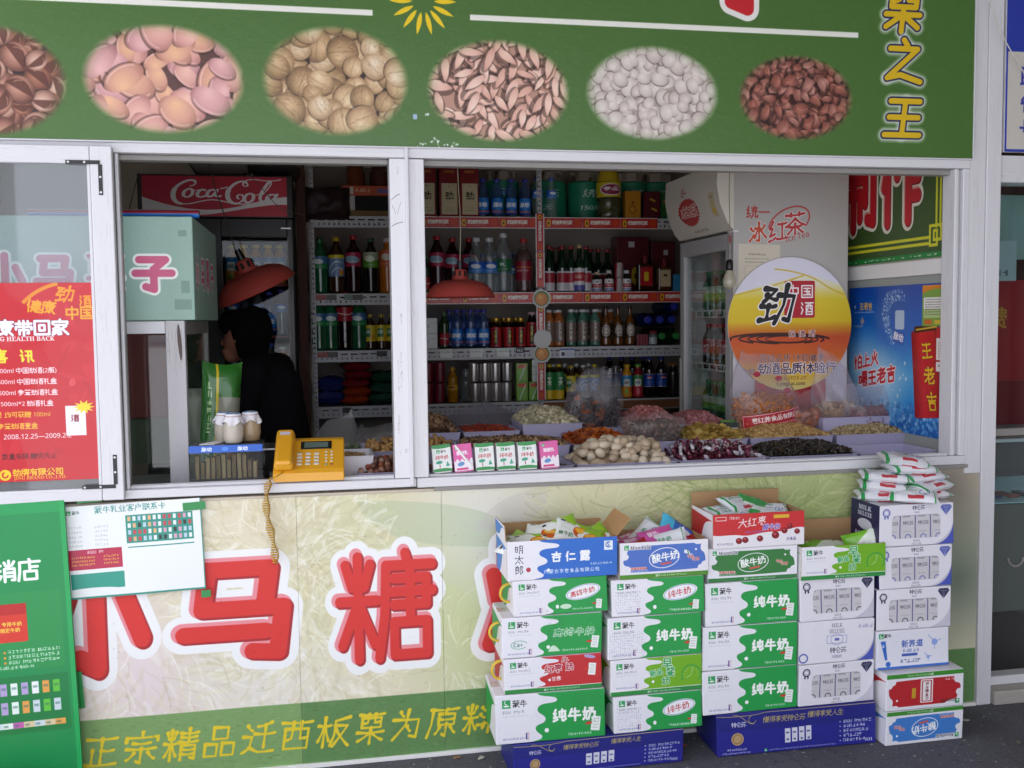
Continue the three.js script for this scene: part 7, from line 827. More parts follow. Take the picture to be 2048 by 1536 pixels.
    if (kind === 'breakfast') { write(g, '早', w * 0.56, h * 0.04, h * 0.3, { ink: '#2a9a5a', edge: '#dcecd8', ew: 0.1, lw: 0.12, rot: 0.05 }); write(g, '餐', w * 0.6, h * 0.3, h * 0.26, { ink: '#2a9a5a', edge: '#dcecd8', ew: 0.1, lw: 0.11 }); write(g, '奶', w * 0.56, h * 0.56, h * 0.22, { ink: '#2a9a5a', edge: '#dcecd8', ew: 0.1, lw: 0.12 }); g.save(); g.translate(w * 0.42, h * 0.36); g.rotate(-0.15); write(g, '新品', 0, 0, h * 0.18, { ink: '#3aa66a', edge: '#dcecd8', ew: 0.12, lw: 0.14 }); g.restore(); g.strokeStyle = '#2c9a4c'; g.lineWidth = h * 0.03; g.beginPath(); g.arc(w * 0.88, h * 0.56, h * 0.27, 2.6, 6.9); g.stroke(); g.lineWidth = 2; g.strokeStyle = '#dcecd8'; g.beginPath(); g.moveTo(w * 0.88, h * 0.56); g.lineTo(w * 0.9, h * 0.36); g.moveTo(w * 0.88, h * 0.56); g.lineTo(w * 0.83, h * 0.64); g.stroke(); for (let k = 0; k < 9; k++) { const a = 2.8 + k * 0.45; g.fillStyle = '#dcecd8'; g.fillRect(w * 0.88 + h * 0.2 * Math.cos(a), h * 0.56 + h * 0.2 * Math.sin(a), 3, 3); } }
    if (foot) { g.fillStyle = '#eef0ee'; g.fillRect(0, H, w, h * 0.015); g.fillStyle = '#2a8a40'; g.fillRect(0, H + h * 0.015, w, h); write(g, '蒙牛', w * 0.4, h * 0.91, h * 0.06, { ink: '#dcecdc', lw: 0.12 }); finePrint(g, w * 0.46, h * 0.915, w * 0.3, h * 0.05, '#bcd8c0', 2); }
    if (kind === 'pureNotes') pen(g, w * 0.02, h * 0.36, w * 0.36, h * 0.56, 8); if (kind === 'pureScrawl') { pen(g, w * 0.7, h * 0.06, w * 0.26, h * 0.6, 9, 'rgba(16,50,40,0.6)'); pen(g, w * 0.36, h * 0.3, w * 0.08, h * 0.4, 10, 'rgba(40,60,110,0.4)'); } if (kind === 'pureOval') pen(g, w * 0.04, h * 0.32, w * 0.28, h * 0.6, 3);
  };
}
function yogurtFace(face, o = {}) { return (g, w, h) => {
  g.save(); if (o.flip) { g.translate(w, h); g.rotate(Math.PI); } g.fillStyle = '#e2e2ea'; g.fillRect(0, 0, w, h);
  const H = h * 0.88, r = rng(3); g.fillStyle = face; g.beginPath(); g.moveTo(w * 0.1, h * 0.2); for (const [a, b, c, d] of [[0.2, 0.2, 0.24, 0.1], [0.5, 0.1, 0.84, 0.09], [0.86, 0.16, 0.92, 0.12], [0.9, 0.3, 0.94, 0.34], [0.97, 0.4, 0.97, 0.6], [0.92, 0.62, 0.92, 0.7], [0.88, 0.68, 0.88, 0.8], [0.6, 0.83, 0.12, 0.82], [0.14, 0.66, 0.08, 0.64], [0.03, 0.62, 0.04, 0.48], [0.1, 0.48, 0.1, 0.36], [0.06, 0.28, 0.1, 0.2]]) g.quadraticCurveTo(w * a, h * b, w * c, h * d); g.fill();
  g.fillStyle = '#eef0f2'; g.beginPath(); g.arc(w * 0.86, h * 0.27, h * 0.03, 0, 7); g.fill(); mark(g, w * 0.05, h * 0.07, h * 0.13);
  if (o.vertical) { g.fillStyle = '#e8e4e4'; rrect(g, w * 0.4, h * 0.16, w * 0.16, h * 0.64, 6); g.fill(); g.fillStyle = '#a82430'; rrect(g, w * 0.415, h * 0.19, w * 0.13, h * 0.58, 4); g.fill(); g.fillStyle = '#e8e4e4'; rrect(g, w * 0.43, h * 0.21, w * 0.1, h * 0.54, 4); g.fill(); write(g, '红枣酸牛奶', w * 0.455, h * 0.23, h * 0.095, { ink: '#7a2430', lw: 0.12, vertical: true, gap: 1.08 }); g.fillStyle = '#c09a28'; g.fillRect(w * 0.62, h * 0.3, w * 0.05, h * 0.28); finePrint(g, w * 0.08, h * 0.72, w * 0.16, h * 0.06, '#e8d8d4', 2); latin(g, 'Monmilk', w * 0.08, h * 0.2, h * 0.12, '#2a2024', { family: 'serif', skew: -0.25, sx: 0.9 }); }
  else { latin(g, 'Monmilk', w * 0.11, h * 0.19, h * 0.13, '#1c1c30', { family: 'serif', skew: -0.25, edge: '#e8e8ee', ew: 4 }); g.save(); g.translate(w * 0.5, h * 0.46); g.rotate(-0.14); g.strokeStyle = '#e8ecf0'; g.lineWidth = h * 0.022; g.beginPath(); g.ellipse(0, 0, w * 0.17, h * 0.27, 0, 0, 7); g.stroke(); write(g, '酸牛奶', -w * 0.14, -h * 0.15, h * 0.24, { ink: '#f0f2f2', lw: 0.13, gap: 1.04, sx: 1.05 }); g.fillStyle = '#c85a54'; g.fillRect(-w * 0.05, h * 0.13, w * 0.12, h * 0.055); g.restore(); g.fillStyle = '#d8a8a4'; g.fillRect(w * 0.12, h * 0.68, w * 0.18, h * 0.075); finePrint(g, w * 0.125, h * 0.69, w * 0.17, h * 0.055, '#b8484c', 3); finePrint(g, w * 0.13, h * 0.77, w * 0.18, h * 0.04, '#d8dce8', 5); write(g, '牛奶', w * 0.76, h * 0.4, h * 0.1, { ink: '#c05a58', edge: '#e8d4d0', ew: 0.12, lw: 0.12, rot: 0.15 }); write(g, '红枣', w * 0.82, h * 0.48, h * 0.1, { ink: '#c05a58', edge: '#e8d4d0', ew: 0.12, lw: 0.12, rot: 0.1 }); }
  g.fillStyle = o.foot || '#4c8a26'; g.fillRect(0, H, w, h); write(g, '蒙牛', w * 0.4, h * 0.905, h * 0.065, { ink: '#dcecd8', lw: 0.12 }); finePrint(g, w * 0.46, h * 0.91, w * 0.28, h * 0.05, '#c0dcb8', 3); g.restore();
}; }
function deluxeFace(o = {}) { return (g, w, h) => {
  const ink = o.pale ? '#5a64b0' : '#2a2a4c'; g.fillStyle = '#e0dfe8'; g.fillRect(0, 0, w, h);
  g.fillStyle = '#c6c4d2'; g.beginPath(); g.moveTo(w, h * 0.4); g.quadraticCurveTo(w * 0.96, h * 0.86, w * 0.7, h); g.lineTo(w, h); g.fill(); if (o.pale) { g.fillStyle = '#4a58b4'; g.beginPath(); g.moveTo(w, h * 0.46); g.quadraticCurveTo(w * 0.97, h * 0.9, w * 0.76, h); g.lineTo(w, h); g.fill(); }
  g.fillStyle = ink; g.strokeStyle = ink;
  if (o.plain) { latin(g, 'MILK', w * 0.5, h * 0.16, h * 0.13, '#4a4864', { family: 'serif', align: 'center', weight: 'normal', sx: 0.8 }); latin(g, 'DELUXE', w * 0.5, h * 0.3, h * 0.13, '#4a4864', { family: 'serif', align: 'center', weight: 'normal', sx: 0.75 }); g.lineWidth = 2; g.strokeRect(w * 0.37, h * 0.36, w * 0.26, h * 0.18); g.beginPath(); g.ellipse(w * 0.5, h * 0.45, w * 0.08, h * 0.13, 0, 0, 7); g.stroke(); g.fillRect(w * 0.47, h * 0.42, w * 0.06, h * 0.06); write(g, '特仑苏', w * 0.41, h * 0.64, h * 0.14, { ink: '#2a2a4c', lw: 0.09, gap: 1.0 }); write(g, '低脂奶', w * 0.44, h * 0.82, h * 0.08, { ink: '#6a6c98', lw: 0.08 }); g.beginPath(); g.arc(w * 0.06, h * 0.86, h * 0.1, 0, 7); g.lineWidth = h * 0.035; g.strokeStyle = '#5a64b0'; g.stroke(); finePrint(g, w * 0.78, h * 0.12, w * 0.16, h * 0.09, '#8c8cb8', 3); return; }
  write(g, '特仑苏', w * 0.44, h * 0.03, h * 0.11, { ink: '#34344c', lw: 0.1, gap: 0.98 }); finePrint(g, w * 0.47, h * 0.17, w * 0.07, h * 0.045, '#8888a0', 2);
  g.lineWidth = h * 0.03; g.beginPath(); g.arc(w * 0.09, h * 0.18, h * 0.085, 0, 7); g.stroke(); g.lineWidth = 1.5; g.beginPath(); g.arc(w * 0.09, h * 0.18, h * 0.05, 0, 7); g.stroke(); g.fillRect(w * 0.06, h * 0.27, w * 0.02, h * 0.06); g.fillRect(w * 0.1, h * 0.27, w * 0.02, h * 0.06);
  const dx = w * 0.9, dy = h * 0.1; g.beginPath(); g.moveTo(dx - w * 0.08, dy); g.lineTo(dx - w * 0.055, dy - h * 0.06); g.lineTo(dx + w * 0.055, dy - h * 0.06); g.lineTo(dx + w * 0.08, dy); g.lineTo(dx, dy + h * 0.2); g.fill(); g.strokeStyle = '#d8d8e8'; g.lineWidth = 1; for (const q of [-0.04, 0, 0.04]) { g.beginPath(); g.moveTo(dx + q * w, dy - h * 0.05); g.lineTo(dx + q * w * 0.6, dy); g.lineTo(dx, dy + h * 0.19); g.stroke(); } g.beginPath(); g.moveTo(dx - w * 0.075, dy); g.lineTo(dx + w * 0.075, dy); g.stroke();
  g.save(); rrect(g, w * 0.17, h * 0.26, w * 0.65, h * 0.56, h * 0.1); g.clip(); g.fillStyle = '#8a8894'; g.fillRect(0, 0, w, h); for (let k = 0; k < 5; k++) { const x = w * (0.08 + 0.205 * k); g.fillStyle = '#c9c7cc'; g.fillRect(x, h * 0.27, w * 0.19, h); g.fillStyle = '#3c3c8c'; g.fillRect(x + w * 0.19, h * 0.27, w * 0.009, h); g.fillStyle = '#a09ea8'; g.fillRect(x + w * 0.03, h * 0.27, w * 0.1, h * 0.04); write(g, '特仑苏', x + w * 0.03, h * 0.4, h * 0.1, { ink: '#4a4858', lw: 0.09, gap: 0.95, sx: 0.95 }); finePrint(g, x + w * 0.04, h * 0.64, w * 0.11, h * 0.025, '#8a8894', k); g.strokeStyle = o.pale ? '#7a7eb8' : '#6a6874'; g.lineWidth = h * 0.03; g.beginPath(); g.arc(x + w * 0.1, h * 0.8, h * 0.07, 0, 7); g.stroke(); } g.restore();
  latin(g, 'MILK', w * 0.5, h * 0.91, h * 0.07, '#5a5870', { family: 'serif', align: 'center', weight: 'normal' }); latin(g, 'DELUXE', w * 0.5, h * 0.98, h * 0.065, '#5a5870', { family: 'serif', align: 'center', weight: 'normal' });
}; }
function giftFace(code) { return (g, w, h) => {
  g.fillStyle = '#20247c'; g.fillRect(0, 0, w, h); g.fillStyle = '#26268a'; g.fillRect(0, h * 0.42, w, h); g.strokeStyle = '#b0a068'; g.lineWidth = 3; g.beginPath(); g.moveTo(0, h * 0.06); g.quadraticCurveTo(w * 0.2, h * 0.12, w * 0.3, h * 0.03); g.lineTo(w, h * 0.01); g.stroke(); g.beginPath(); g.arc(w * 0.22, h * 0.18, h * 0.09, 0.2, 4.5); g.stroke(); g.beginPath(); g.moveTo(w * 0.1, h * 0.05); g.bezierCurveTo(w * 0.16, h * 0.02, w * 0.18, h * 0.3, w * 0.23, h * 0.28); g.stroke();
  write(g, '懂得享受特仑苏', w * 0.29, h * 0.13, h * 0.15, { ink: '#b0a064', lw: 0.09, skew: -0.2, gap: 1.0, brush: 0.3 }); write(g, '懂得享受人生', w * 0.57, h * 0.09, h * 0.15, { ink: '#b0a064', lw: 0.09, skew: -0.2, gap: 1.0, brush: 0.3 }); write(g, '特仑苏', w * 0.09, h * 0.22, h * 0.12, { ink: '#d8dae8', lw: 0.1, gap: 0.98 });
  g.fillStyle = '#b4986c'; g.beginPath(); g.arc(w * 0.125, h * 0.62, h * 0.15, 0, 7); g.fill(); g.strokeStyle = '#80683c'; g.lineWidth = 4; g.beginPath(); g.arc(w * 0.125, h * 0.62, h * 0.105, 0, 7); g.stroke(); finePrint(g, w * 0.06, h * 0.84, w * 0.12, h * 0.05, '#c8cce4', 4); finePrint(g, w * 0.03, h * 0.93, w * 0.17, h * 0.04, '#c8cce4', 5);
  for (let k = 0; k < 4; k++) { const x = w * (0.42 + 0.044 * k); g.fillStyle = '#d4d6e2'; g.fillRect(x, h * (0.46 - 0.01 * k), w * 0.034, h * 0.34); g.fillStyle = '#5a5c98'; g.fillRect(x + w * 0.006, h * 0.54, w * 0.02, h * 0.04); g.fillRect(x + w * 0.01, h * 0.7, w * 0.014, h * 0.05); }
  for (let k = 0; k < 5; k++) { g.fillStyle = '#d0d4e8'; g.beginPath(); g.arc(w * 0.77, h * (0.41 + 0.115 * k), 3, 0, 7); g.fill(); finePrint(g, w * 0.79, h * (0.37 + 0.115 * k), w * (k ? 0.12 + 0.02 * (k % 3) : 0.18), h * 0.075, '#c0c6e0', k + 2); } latin(g, code, w * 0.93, h * 0.93, h * 0.1, '#d0d4e8', { family: 'serif' }); finePrint(g, w * 0.32, h * 0.92, w * 0.42, h * 0.035, '#a8b0d8', 9); mark(g, w * 0.29, h * 0.9, h * 0.07);
}; }
const FACES = {
  pure: milkFace('pure'), pureNotes: milkFace('pureNotes'), pureScrawl: milkFace('pureScrawl'), pureOval: milkFace('pureOval'), calciumOval: milkFace('calciumOval'), calcium: milkFace('calcium'), jujube: milkFace('jujube'), breakfast: milkFace('breakfast'),
  yogurtBlue: yogurtFace('#4a6fc0'), yogurtGreen: yogurtFace('#357a3c', { foot: '#2f7a3e' }), yogurtBlueFlip: yogurtFace('#3f7cc8', { flip: 1, foot: '#3c8a30' }), yogurtRedFlip: yogurtFace('#b4242c', { flip: 1, vertical: 1, foot: '#3c8a30' }), deluxe: deluxeFace(), deluxePale: deluxeFace({ pale: 1 }), deluxePlain: deluxeFace({ plain: 1, pale: 1 }), giftA: giftFace('N16'), giftB: giftFace('N31'),
  calcNew: (g, w, h) => { g.fillStyle = '#dfe0ea'; g.fillRect(0, 0, w, h); mark(g, w * 0.03, h * 0.06, h * 0.13); write(g, '蒙牛', w * 0.1, h * 0.07, h * 0.1, { ink: '#24242c', lw: 0.12 }); g.fillStyle = '#2f68c0'; g.beginPath(); g.moveTo(w * 0.05, h * 0.26); g.lineTo(w * 0.12, h * 0.25); g.lineTo(w * 0.14, h * 0.74); g.lineTo(w * 0.11, h * 0.76); g.fill(); g.beginPath(); g.ellipse(w * 0.15, h * 0.86, w * 0.035, h * 0.07, -0.3, 0, 7); g.fill(); finePrint(g, w * 0.07, h * 0.34, w * 0.03, h * 0.08, '#d8e4f4', 2); write(g, '新养道', w * 0.34, h * 0.26, h * 0.19, { ink: '#3c5ab0', lw: 0.11, gap: 1.05 }); finePrint(g, w * 0.35, h * 0.49, w * 0.22, h * 0.09, '#5a74b8', 3); g.fillStyle = '#3c5ab0'; g.fillRect(w * 0.34, h * 0.61, w * 0.22, h * 0.07); finePrint(g, w * 0.32, h * 0.76, w * 0.27, h * 0.09, '#4a5a98', 5); g.strokeStyle = '#8a9cd0'; g.lineWidth = 4; for (const [x, y, q] of [[0.8, 0.36, 1], [0.71, 0.74, 0.55]]) { g.beginPath(); g.moveTo(w * (x - 0.09 * q), h * (y - 0.2 * q)); g.lineTo(w * x, h * y); g.lineTo(w * (x + 0.09 * q), h * (y - 0.06 * q)); g.moveTo(w * x, h * y); g.lineTo(w * x, h * (y + 0.18 * q)); g.stroke(); g.fillStyle = '#8aa4dc'; g.beginPath(); g.arc(w * x, h * y, h * 0.085 * q, 0, 7); g.fill(); } g.fillStyle = '#3c6cc0'; g.fillRect(0, h * 0.93, w, h * 0.07); },
  jujubeBox: (g, w, h) => { g.fillStyle = '#e2e0e6'; g.fillRect(0, 0, w, h); g.fillStyle = '#c42a2e'; g.beginPath(); g.moveTo(0, 0); g.lineTo(w, 0); g.lineTo(w, h * 0.5); g.bezierCurveTo(w * 0.9, h * 0.42, w * 0.8, h * 0.6, w * 0.66, h * 0.58); g.bezierCurveTo(w * 0.5, h * 0.55, w * 0.42, h * 0.7, w * 0.3, h * 0.64); g.bezierCurveTo(w * 0.18, h * 0.58, w * 0.1, h * 0.66, 0, h * 0.6); g.fill(); write(g, '大红枣', w * 0.28, h * 0.16, h * 0.27, { ink: '#e8dcdc', lw: 0.1, skew: -0.2, rot: -0.08, gap: 1.1 }); write(g, '酸牛奶', w * 0.55, h * 0.34, h * 0.17, { ink: '#6a54b0', edge: '#e0d4e8', ew: 0.12, lw: 0.12, skew: -0.2 }); finePrint(g, w * 0.35, h * 0.52, w * 0.2, h * 0.06, '#8a6ac0', 2); g.strokeStyle = '#e8dcdc'; g.lineWidth = 3; g.strokeRect(w * 0.03, h * 0.08, w * 0.11, h * 0.1); finePrint(g, w * 0.18, h * 0.08, w * 0.12, h * 0.08, '#e8dcdc', 6); g.fillStyle = '#d8b02c'; g.fillRect(w * 0.66, h * 0.08, w * 0.17, h * 0.1); for (const [x, y, s] of [[0.28, 0.8, 0.1], [0.35, 0.78, 0.1], [0.51, 0.76, 0.1], [0.68, 0.68, 0.12], [0.78, 0.56, 0.1], [0.84, 0.44, 0.09], [0.92, 0.6, 0.09]]) { g.fillStyle = '#7c1420'; g.beginPath(); g.ellipse(w * x, h * y, h * s, h * s * 0.9, 0.3, 0, 7); g.fill(); g.fillStyle = '#c85058'; g.beginPath(); g.ellipse(w * x - 3, h * y - h * 0.03, h * s * 0.4, h * s * 0.25, 0.3, 0, 7); g.fill(); } write(g, '三元食品'.slice(1), w * 0.8, h * 0.76, h * 0.1, { ink: '#6a5a90', lw: 0.12 }); finePrint(g, w * 0.04, h * 0.84, w * 0.16, h * 0.07, '#8a88a0', 4); },
  almond: (g, w, h) => { splash(g, w, h, '#2468c4', 0.27); write(g, '明太郎', w * 0.07, h * 0.1, h * 0.22, { ink: '#1c2030', lw: 0.1, vertical: true, gap: 1.2, brush: 0.7 }); write(g, '杏仁露', w * 0.4, h * 0.32, h * 0.25, { ink: '#eef0f2', lw: 0.17, gap: 1.5 }); write(g, '内蒙古东君食品有限公司', w * 0.33, h * 0.76, h * 0.11, { ink: '#d8e4f4', lw: 0.1, gap: 1.22, brush: 0.4 }); g.fillStyle = '#e0e8f0'; g.fillRect(w * 0.88, h * 0.1, w * 0.08, h * 0.24); g.strokeStyle = '#2a58a8'; g.lineWidth = 4; g.beginPath(); g.arc(w * 0.92, h * 0.2, h * 0.07, 0.6, 5.4); g.stroke(); latin(g, 'S', w * 0.905, h * 0.25, h * 0.14, '#2a58a8'); finePrint(g, w * 0.75, h * 0.64, w * 0.2, h * 0.06, '#c8d8ec', 3); g.fillStyle = '#b03040'; g.beginPath(); g.arc(w * 0.19, h * 0.74, h * 0.06, 0, 7); g.fill(); },
};
const faceCache = new Map(); function face(k, w, h) { if (!faceCache.has(k)) faceCache.set(k, print(canvas(w * PX, h * PX, (g, a, b) => { FACES[k](g, a, b); const r = rng(k.length * 77 + a); for (let i = 0; i < 26; i++) { g.fillStyle = `rgba(${r() < 0.5 ? '90,84,76' : '236,232,224'},${0.08 + 0.2 * r()})`; const e = r() < 0.6; g.beginPath(); g.ellipse(e ? (r() < 0.5 ? 0 : a) : r() * a, r() * b, 1 + 7 * r() * r(), 1 + 5 * r() * r(), r() * 3, 0, 7); g.fill(); } g.strokeStyle = 'rgba(70,64,58,0.25)'; for (let i = 0; i < 7; i++) { g.lineWidth = 0.6 + r(); g.beginPath(); const x = r() * a, y = r() * b; g.moveTo(x, y); g.lineTo(x + 50 * (r() - 0.5), y + 20 * (r() - 0.5)); g.stroke(); } }), 0.42, { bumpMap: grainRep(5, 2), bumpScale: 0.0006 })); return faceCache.get(k); }
const sideArt = (a, b, txt) => print(canvas(160, 160, (g, w, h) => { g.fillStyle = a; g.fillRect(0, 0, w, h); if (b) { g.fillStyle = b; g.beginPath(); g.moveTo(w, h * 0.2); g.bezierCurveTo(w * 0.4, h * 0.3, w * 0.7, h * 0.6, w * 0.3, h); g.lineTo(0, h); g.lineTo(0, h * 0.1); g.fill(); } if (txt) write(g, txt, 40, 50, 44, { ink: '#f0f2f0', lw: 0.15 }); }), 0.5);
const SIDE = { green: sideArt('#e2e4e8', '#1f9a48'), white: sideArt('#dddde6'), blue: sideArt('#22267e'), navy: print(canvas(160, 160, (g, w, h) => { g.fillStyle = '#23234e'; g.fillRect(0, 0, w, h); latin(g, 'MILK', 80, 34, 26, '#d8d8e4', { family: 'serif', align: 'center' }); latin(g, 'DELUXE', 80, 58, 24, '#d8d8e4', { family: 'serif', align: 'center', sx: 0.8 }); g.fillStyle = '#d0d0dc'; g.beginPath(); g.ellipse(80, 90, 40, 22, 0, 0, 7); g.fill(); write(g, '特仑苏', 26, 122, 32, { ink: '#d8d8e4', lw: 0.1 }); }), 0.45), red: sideArt('#e4e2e6', '#b4242c'), skyblue: sideArt('#e4e4ea', '#3f7cc8'), lime: sideArt('#e4e6e4', '#6fae1e') };
const topM = { white: mat(0xd6d4da, 0.6), green: mat(0x2f7a44, 0.6), brown: M.card, blue: mat(0x262a80, 0.5) };
// x0..x1, y0..y1 at the front face; d deep
function carton(label, kind, x0, x1, y0, y1, zf, o = {}) {
  const w = x1 - x0, h = y1 - y0, d = o.d || 0.19, t = thing('milk_carton_box', label, 'carton', [(x0 + x1) / 2, y0, zf - d / 2], (o.turn || 0) + 0.018 * Math.sin(x0 * 91 + y0 * 57), 'cartons stacked before the lower wall');
  const g = rbox(w - 0.002, h - 0.0012, d, 0.004, 2).translate(0, h / 2, 0), p = g.attributes.position, r = rng(x0 * 999 + y0 * 333), a = [r() * 6, r() * 6, r() * 6];
  for (let i = 0; i < p.count; i++) { const X = p.getX(i), Y = p.getY(i), Z = p.getZ(i); p.setX(i, X + 0.0018 * Math.sin(Y * 30 + a[0])); p.setZ(i, Z + 0.0022 * Math.sin(X * 14 + a[1]) * Math.sin(Y * 20 + a[2])); }
  const f = face(kind, w, h), sd = SIDE[o.side || 'white'], tp = topM[o.top || 'white']; part(t, 'carton', g, [sd, sd, tp, tp, f, sd]);
  part(t, 'top_tape', rb(-w / 2 + 0.002, w / 2 - 0.002, h - 0.0007, h + 0.0002, -0.022, 0.022, 0.0002), M.tape); // parcel tape along the flaps
  if (o.handle) part(t, 'carry_strap', new THREE.TorusGeometry(0.03, 0.0045, 6, 18, Math.PI).scale(1, 1, 2).rotateZ(Math.PI / 2), mat(0xd8b83c, 0.4), [-w / 2, h * 0.55, d * 0.2]);
  return t;
}
const S = (x) => x * 1.0266, T = (y) => 1.5 - (1.5 - y) * 1.0266, ZF = 0.22;
const A = (label, kind, x0, x1, y0, y1, o) => carton(label, kind, S(x0), S(x1), T(y0), T(y1), ZF, o);
// measured stack by stack; each carton rests on the one below
const col_ = (list, zf) => { let y = list.base; for (const [label, kind, x0, x1, h, o] of list.items) { carton(label, kind, x0, x1, y, y + h, zf, o); y += h + 0.0003; } return y; };
carton('long dark blue gift carton on the ground under two green stacks', 'giftA', 0.575, 1.165, 0.001, 0.117, 0.225, { side: 'blue', top: 'blue', d: 0.2 });
carton('long dark blue gift carton on the ground under the right green stack', 'giftB', 1.288, 1.878, 0.001, 0.15, 0.22, { side: 'blue', top: 'blue', d: 0.2 });
const yA = col_({ base: 0.1175, items: [['green pure milk carton with pen scrawl, lowest of the left stack', 'pureScrawl', 0.522, 0.892, 0.164, { side: 'green', d: 0.21 }], ['red jujube milk carton in the left stack', 'jujube', 0.552, 0.882, 0.119, { side: 'red', handle: 1 }], ['green carton with outlined italic characters and Ca mark, left stack', 'calcium', 0.546, 0.884, 0.136, { side: 'green', handle: 1 }], ['green carton with red words in a white oval, left stack', 'calciumOval', 0.582, 0.902, 0.121, { side: 'green', handle: 1 }]] }, 0.224);
const yB = col_({ base: 0.1175, items: [['green carton with red words in a white oval, lowest of the second stack', 'pureOval', 0.918, 1.232, 0.127, { side: 'green', d: 0.19 }], ['lime breakfast milk carton with alarm clock in the second stack', 'breakfast', 0.908, 1.232, 0.124, { side: 'lime' }], ['green pure milk carton covered in handwritten notes, second stack', 'pureNotes', 0.9, 1.23, 0.143, { side: 'green' }], ['green carton with red oval words and pen notes, upper second stack', 'pureOval', 0.916, 1.24, 0.126, { side: 'green' }]] }, 0.222);
const yC = col_({ base: 0.1505, items: [['green pure milk carton, lowest of three alike', 'pure', 1.232, 1.582, 0.152, { side: 'green' }], ['green pure milk carton, middle of three alike', 'pure', 1.237, 1.582, 0.152, { side: 'green' }], ['green pure milk carton, topmost of three alike', 'pure', 1.242, 1.582, 0.15, { side: 'green' }], ['white and dark green yogurt carton above the three green cartons', 'yogurtGreen', 1.256, 1.58, 0.117, { side: 'white' }]] }, 0.216);
const yD = col_({ base: 0.1505, items: [['white deluxe milk carton with printed window and dark diamond, lowest of the fourth stack', 'deluxe', 1.584, 1.872, 0.147, {}], ['plain white deluxe milk carton with purple corner in the fourth stack', 'deluxePlain', 1.588, 1.872, 0.15, {}], ['white deluxe milk carton with printed window under the open lime carton', 'deluxe', 1.587, 1.87, 0.15, {}]] }, 0.216);
col_({ base: 0.001, items: [['upside-down blue yogurt carton on the ground at the right end', 'yogurtBlueFlip', 1.89, 2.193, 0.122, { side: 'skyblue', top: 'white', d: 0.21 }], ['upside-down red yogurt carton above the blue one, right end', 'yogurtRedFlip', 1.89, 2.193, 0.132, { side: 'red', d: 0.21 }]] }, 0.26);
const yE = col_({ base: 0.257, items: [['white carton with blue molecules and a blue bottom edge, right stack', 'calcNew', 1.876, 2.158, 0.14, { d: 0.19 }], ['white deluxe milk carton with dark diamond, lowest of three in the right stack', 'deluxe', 1.874, 2.163, 0.147, { side: 'navy' }], ['white deluxe milk carton with purple diamond, middle of the right stack', 'deluxePale', 1.877, 2.165, 0.149, { side: 'navy' }], ['white deluxe milk carton with purple diamond, topmost of the right stack', 'deluxePale', 1.879, 2.168, 0.148, { side: 'navy' }]] }, 0.222);
// open cartons holding milk bags
function openCarton(label, kind, x0, x1, y0, y1, zf, o) {
  const w = x1 - x0, h = y1 - y0, d = o.d || 0.2, th = 0.0045, t = thing('open_carton', label, 'carton', [(x0 + x1) / 2, y0, zf - d / 2]), f = face(kind, w, h), inn = M.cardIn, sd = SIDE[o.side] || SIDE.white, bh = o.back || h;
  part(t, 'front_panel', rbox(w, h, th, 0.001).translate(0, h / 2, d / 2 - th / 2), [inn, inn, inn, inn, f, inn]); part(t, 'back_panel', rbox(w - 0.0002, bh, th, 0.001).translate(0, bh / 2, -d / 2 + th / 2), inn);
  for (const q of [-1, 1]) part(t, 'side_panel', rbox(th, h, d - 2 * th - 0.0004, 0.001).translate(q * (w / 2 - th / 2), h / 2, 0), q < 0 ? [inn, sd, inn, inn, inn, inn] : [sd, inn, inn, inn, inn, inn]);
  part(t, 'bottom', rb(-w / 2 + th, w / 2 - th, 0.0002, 0.004, -d / 2 + th, d / 2 - th, 0.0005), inn);
  if (o.flap) { const fl = new THREE.BoxGeometry(w * 0.5, 0.003, 0.075); part(t, 'flap', new THREE.BoxGeometry(0.003, 0.075, d * 0.9).translate(0, 0.0375, 0), M.card, [w / 2 + 0.0005, h - 0.002, 0], [0, 0, -o.flap]); }
  if (o.flapL) part(t, 'flap', new THREE.BoxGeometry(0.003, 0.05, d * 0.86).translate(0, 0.025, 0), [inn, sd, inn, inn, inn, inn], [-w / 2 - 0.0005, h - 0.002, -0.004], [0, 0, o.flapL]);
  return { x0, x1, y0, y1, z0: zf - d, z1: zf, base: y0 + 0.005 };
}
const oA = openCarton('open blue almond drink carton full of walnut milk bags, left stack', 'almond', 0.566, 0.934, yA, yA + 0.128, 0.228, { side: 'skyblue', flap: 0.7, flapL: 0.05, back: 0.15 }), oB = openCarton('open white and blue yogurt carton full of pink bags, second stack', 'yogurtBlue', 0.944, 1.252, yB, yB + 0.122, 0.224, { side: 'white' }), oC = openCarton('open red jujube yogurt carton with brown inside, third stack', 'jujubeBox', 1.27, 1.6, yC, yC + 0.116, 0.222, { side: 'red', back: 0.16 }), oD = openCarton('open lime breakfast milk carton, fourth stack', 'breakfast', 1.585, 1.9, yD, yD + 0.115, 0.232, { side: 'lime', back: 0.165, d: 0.21 });
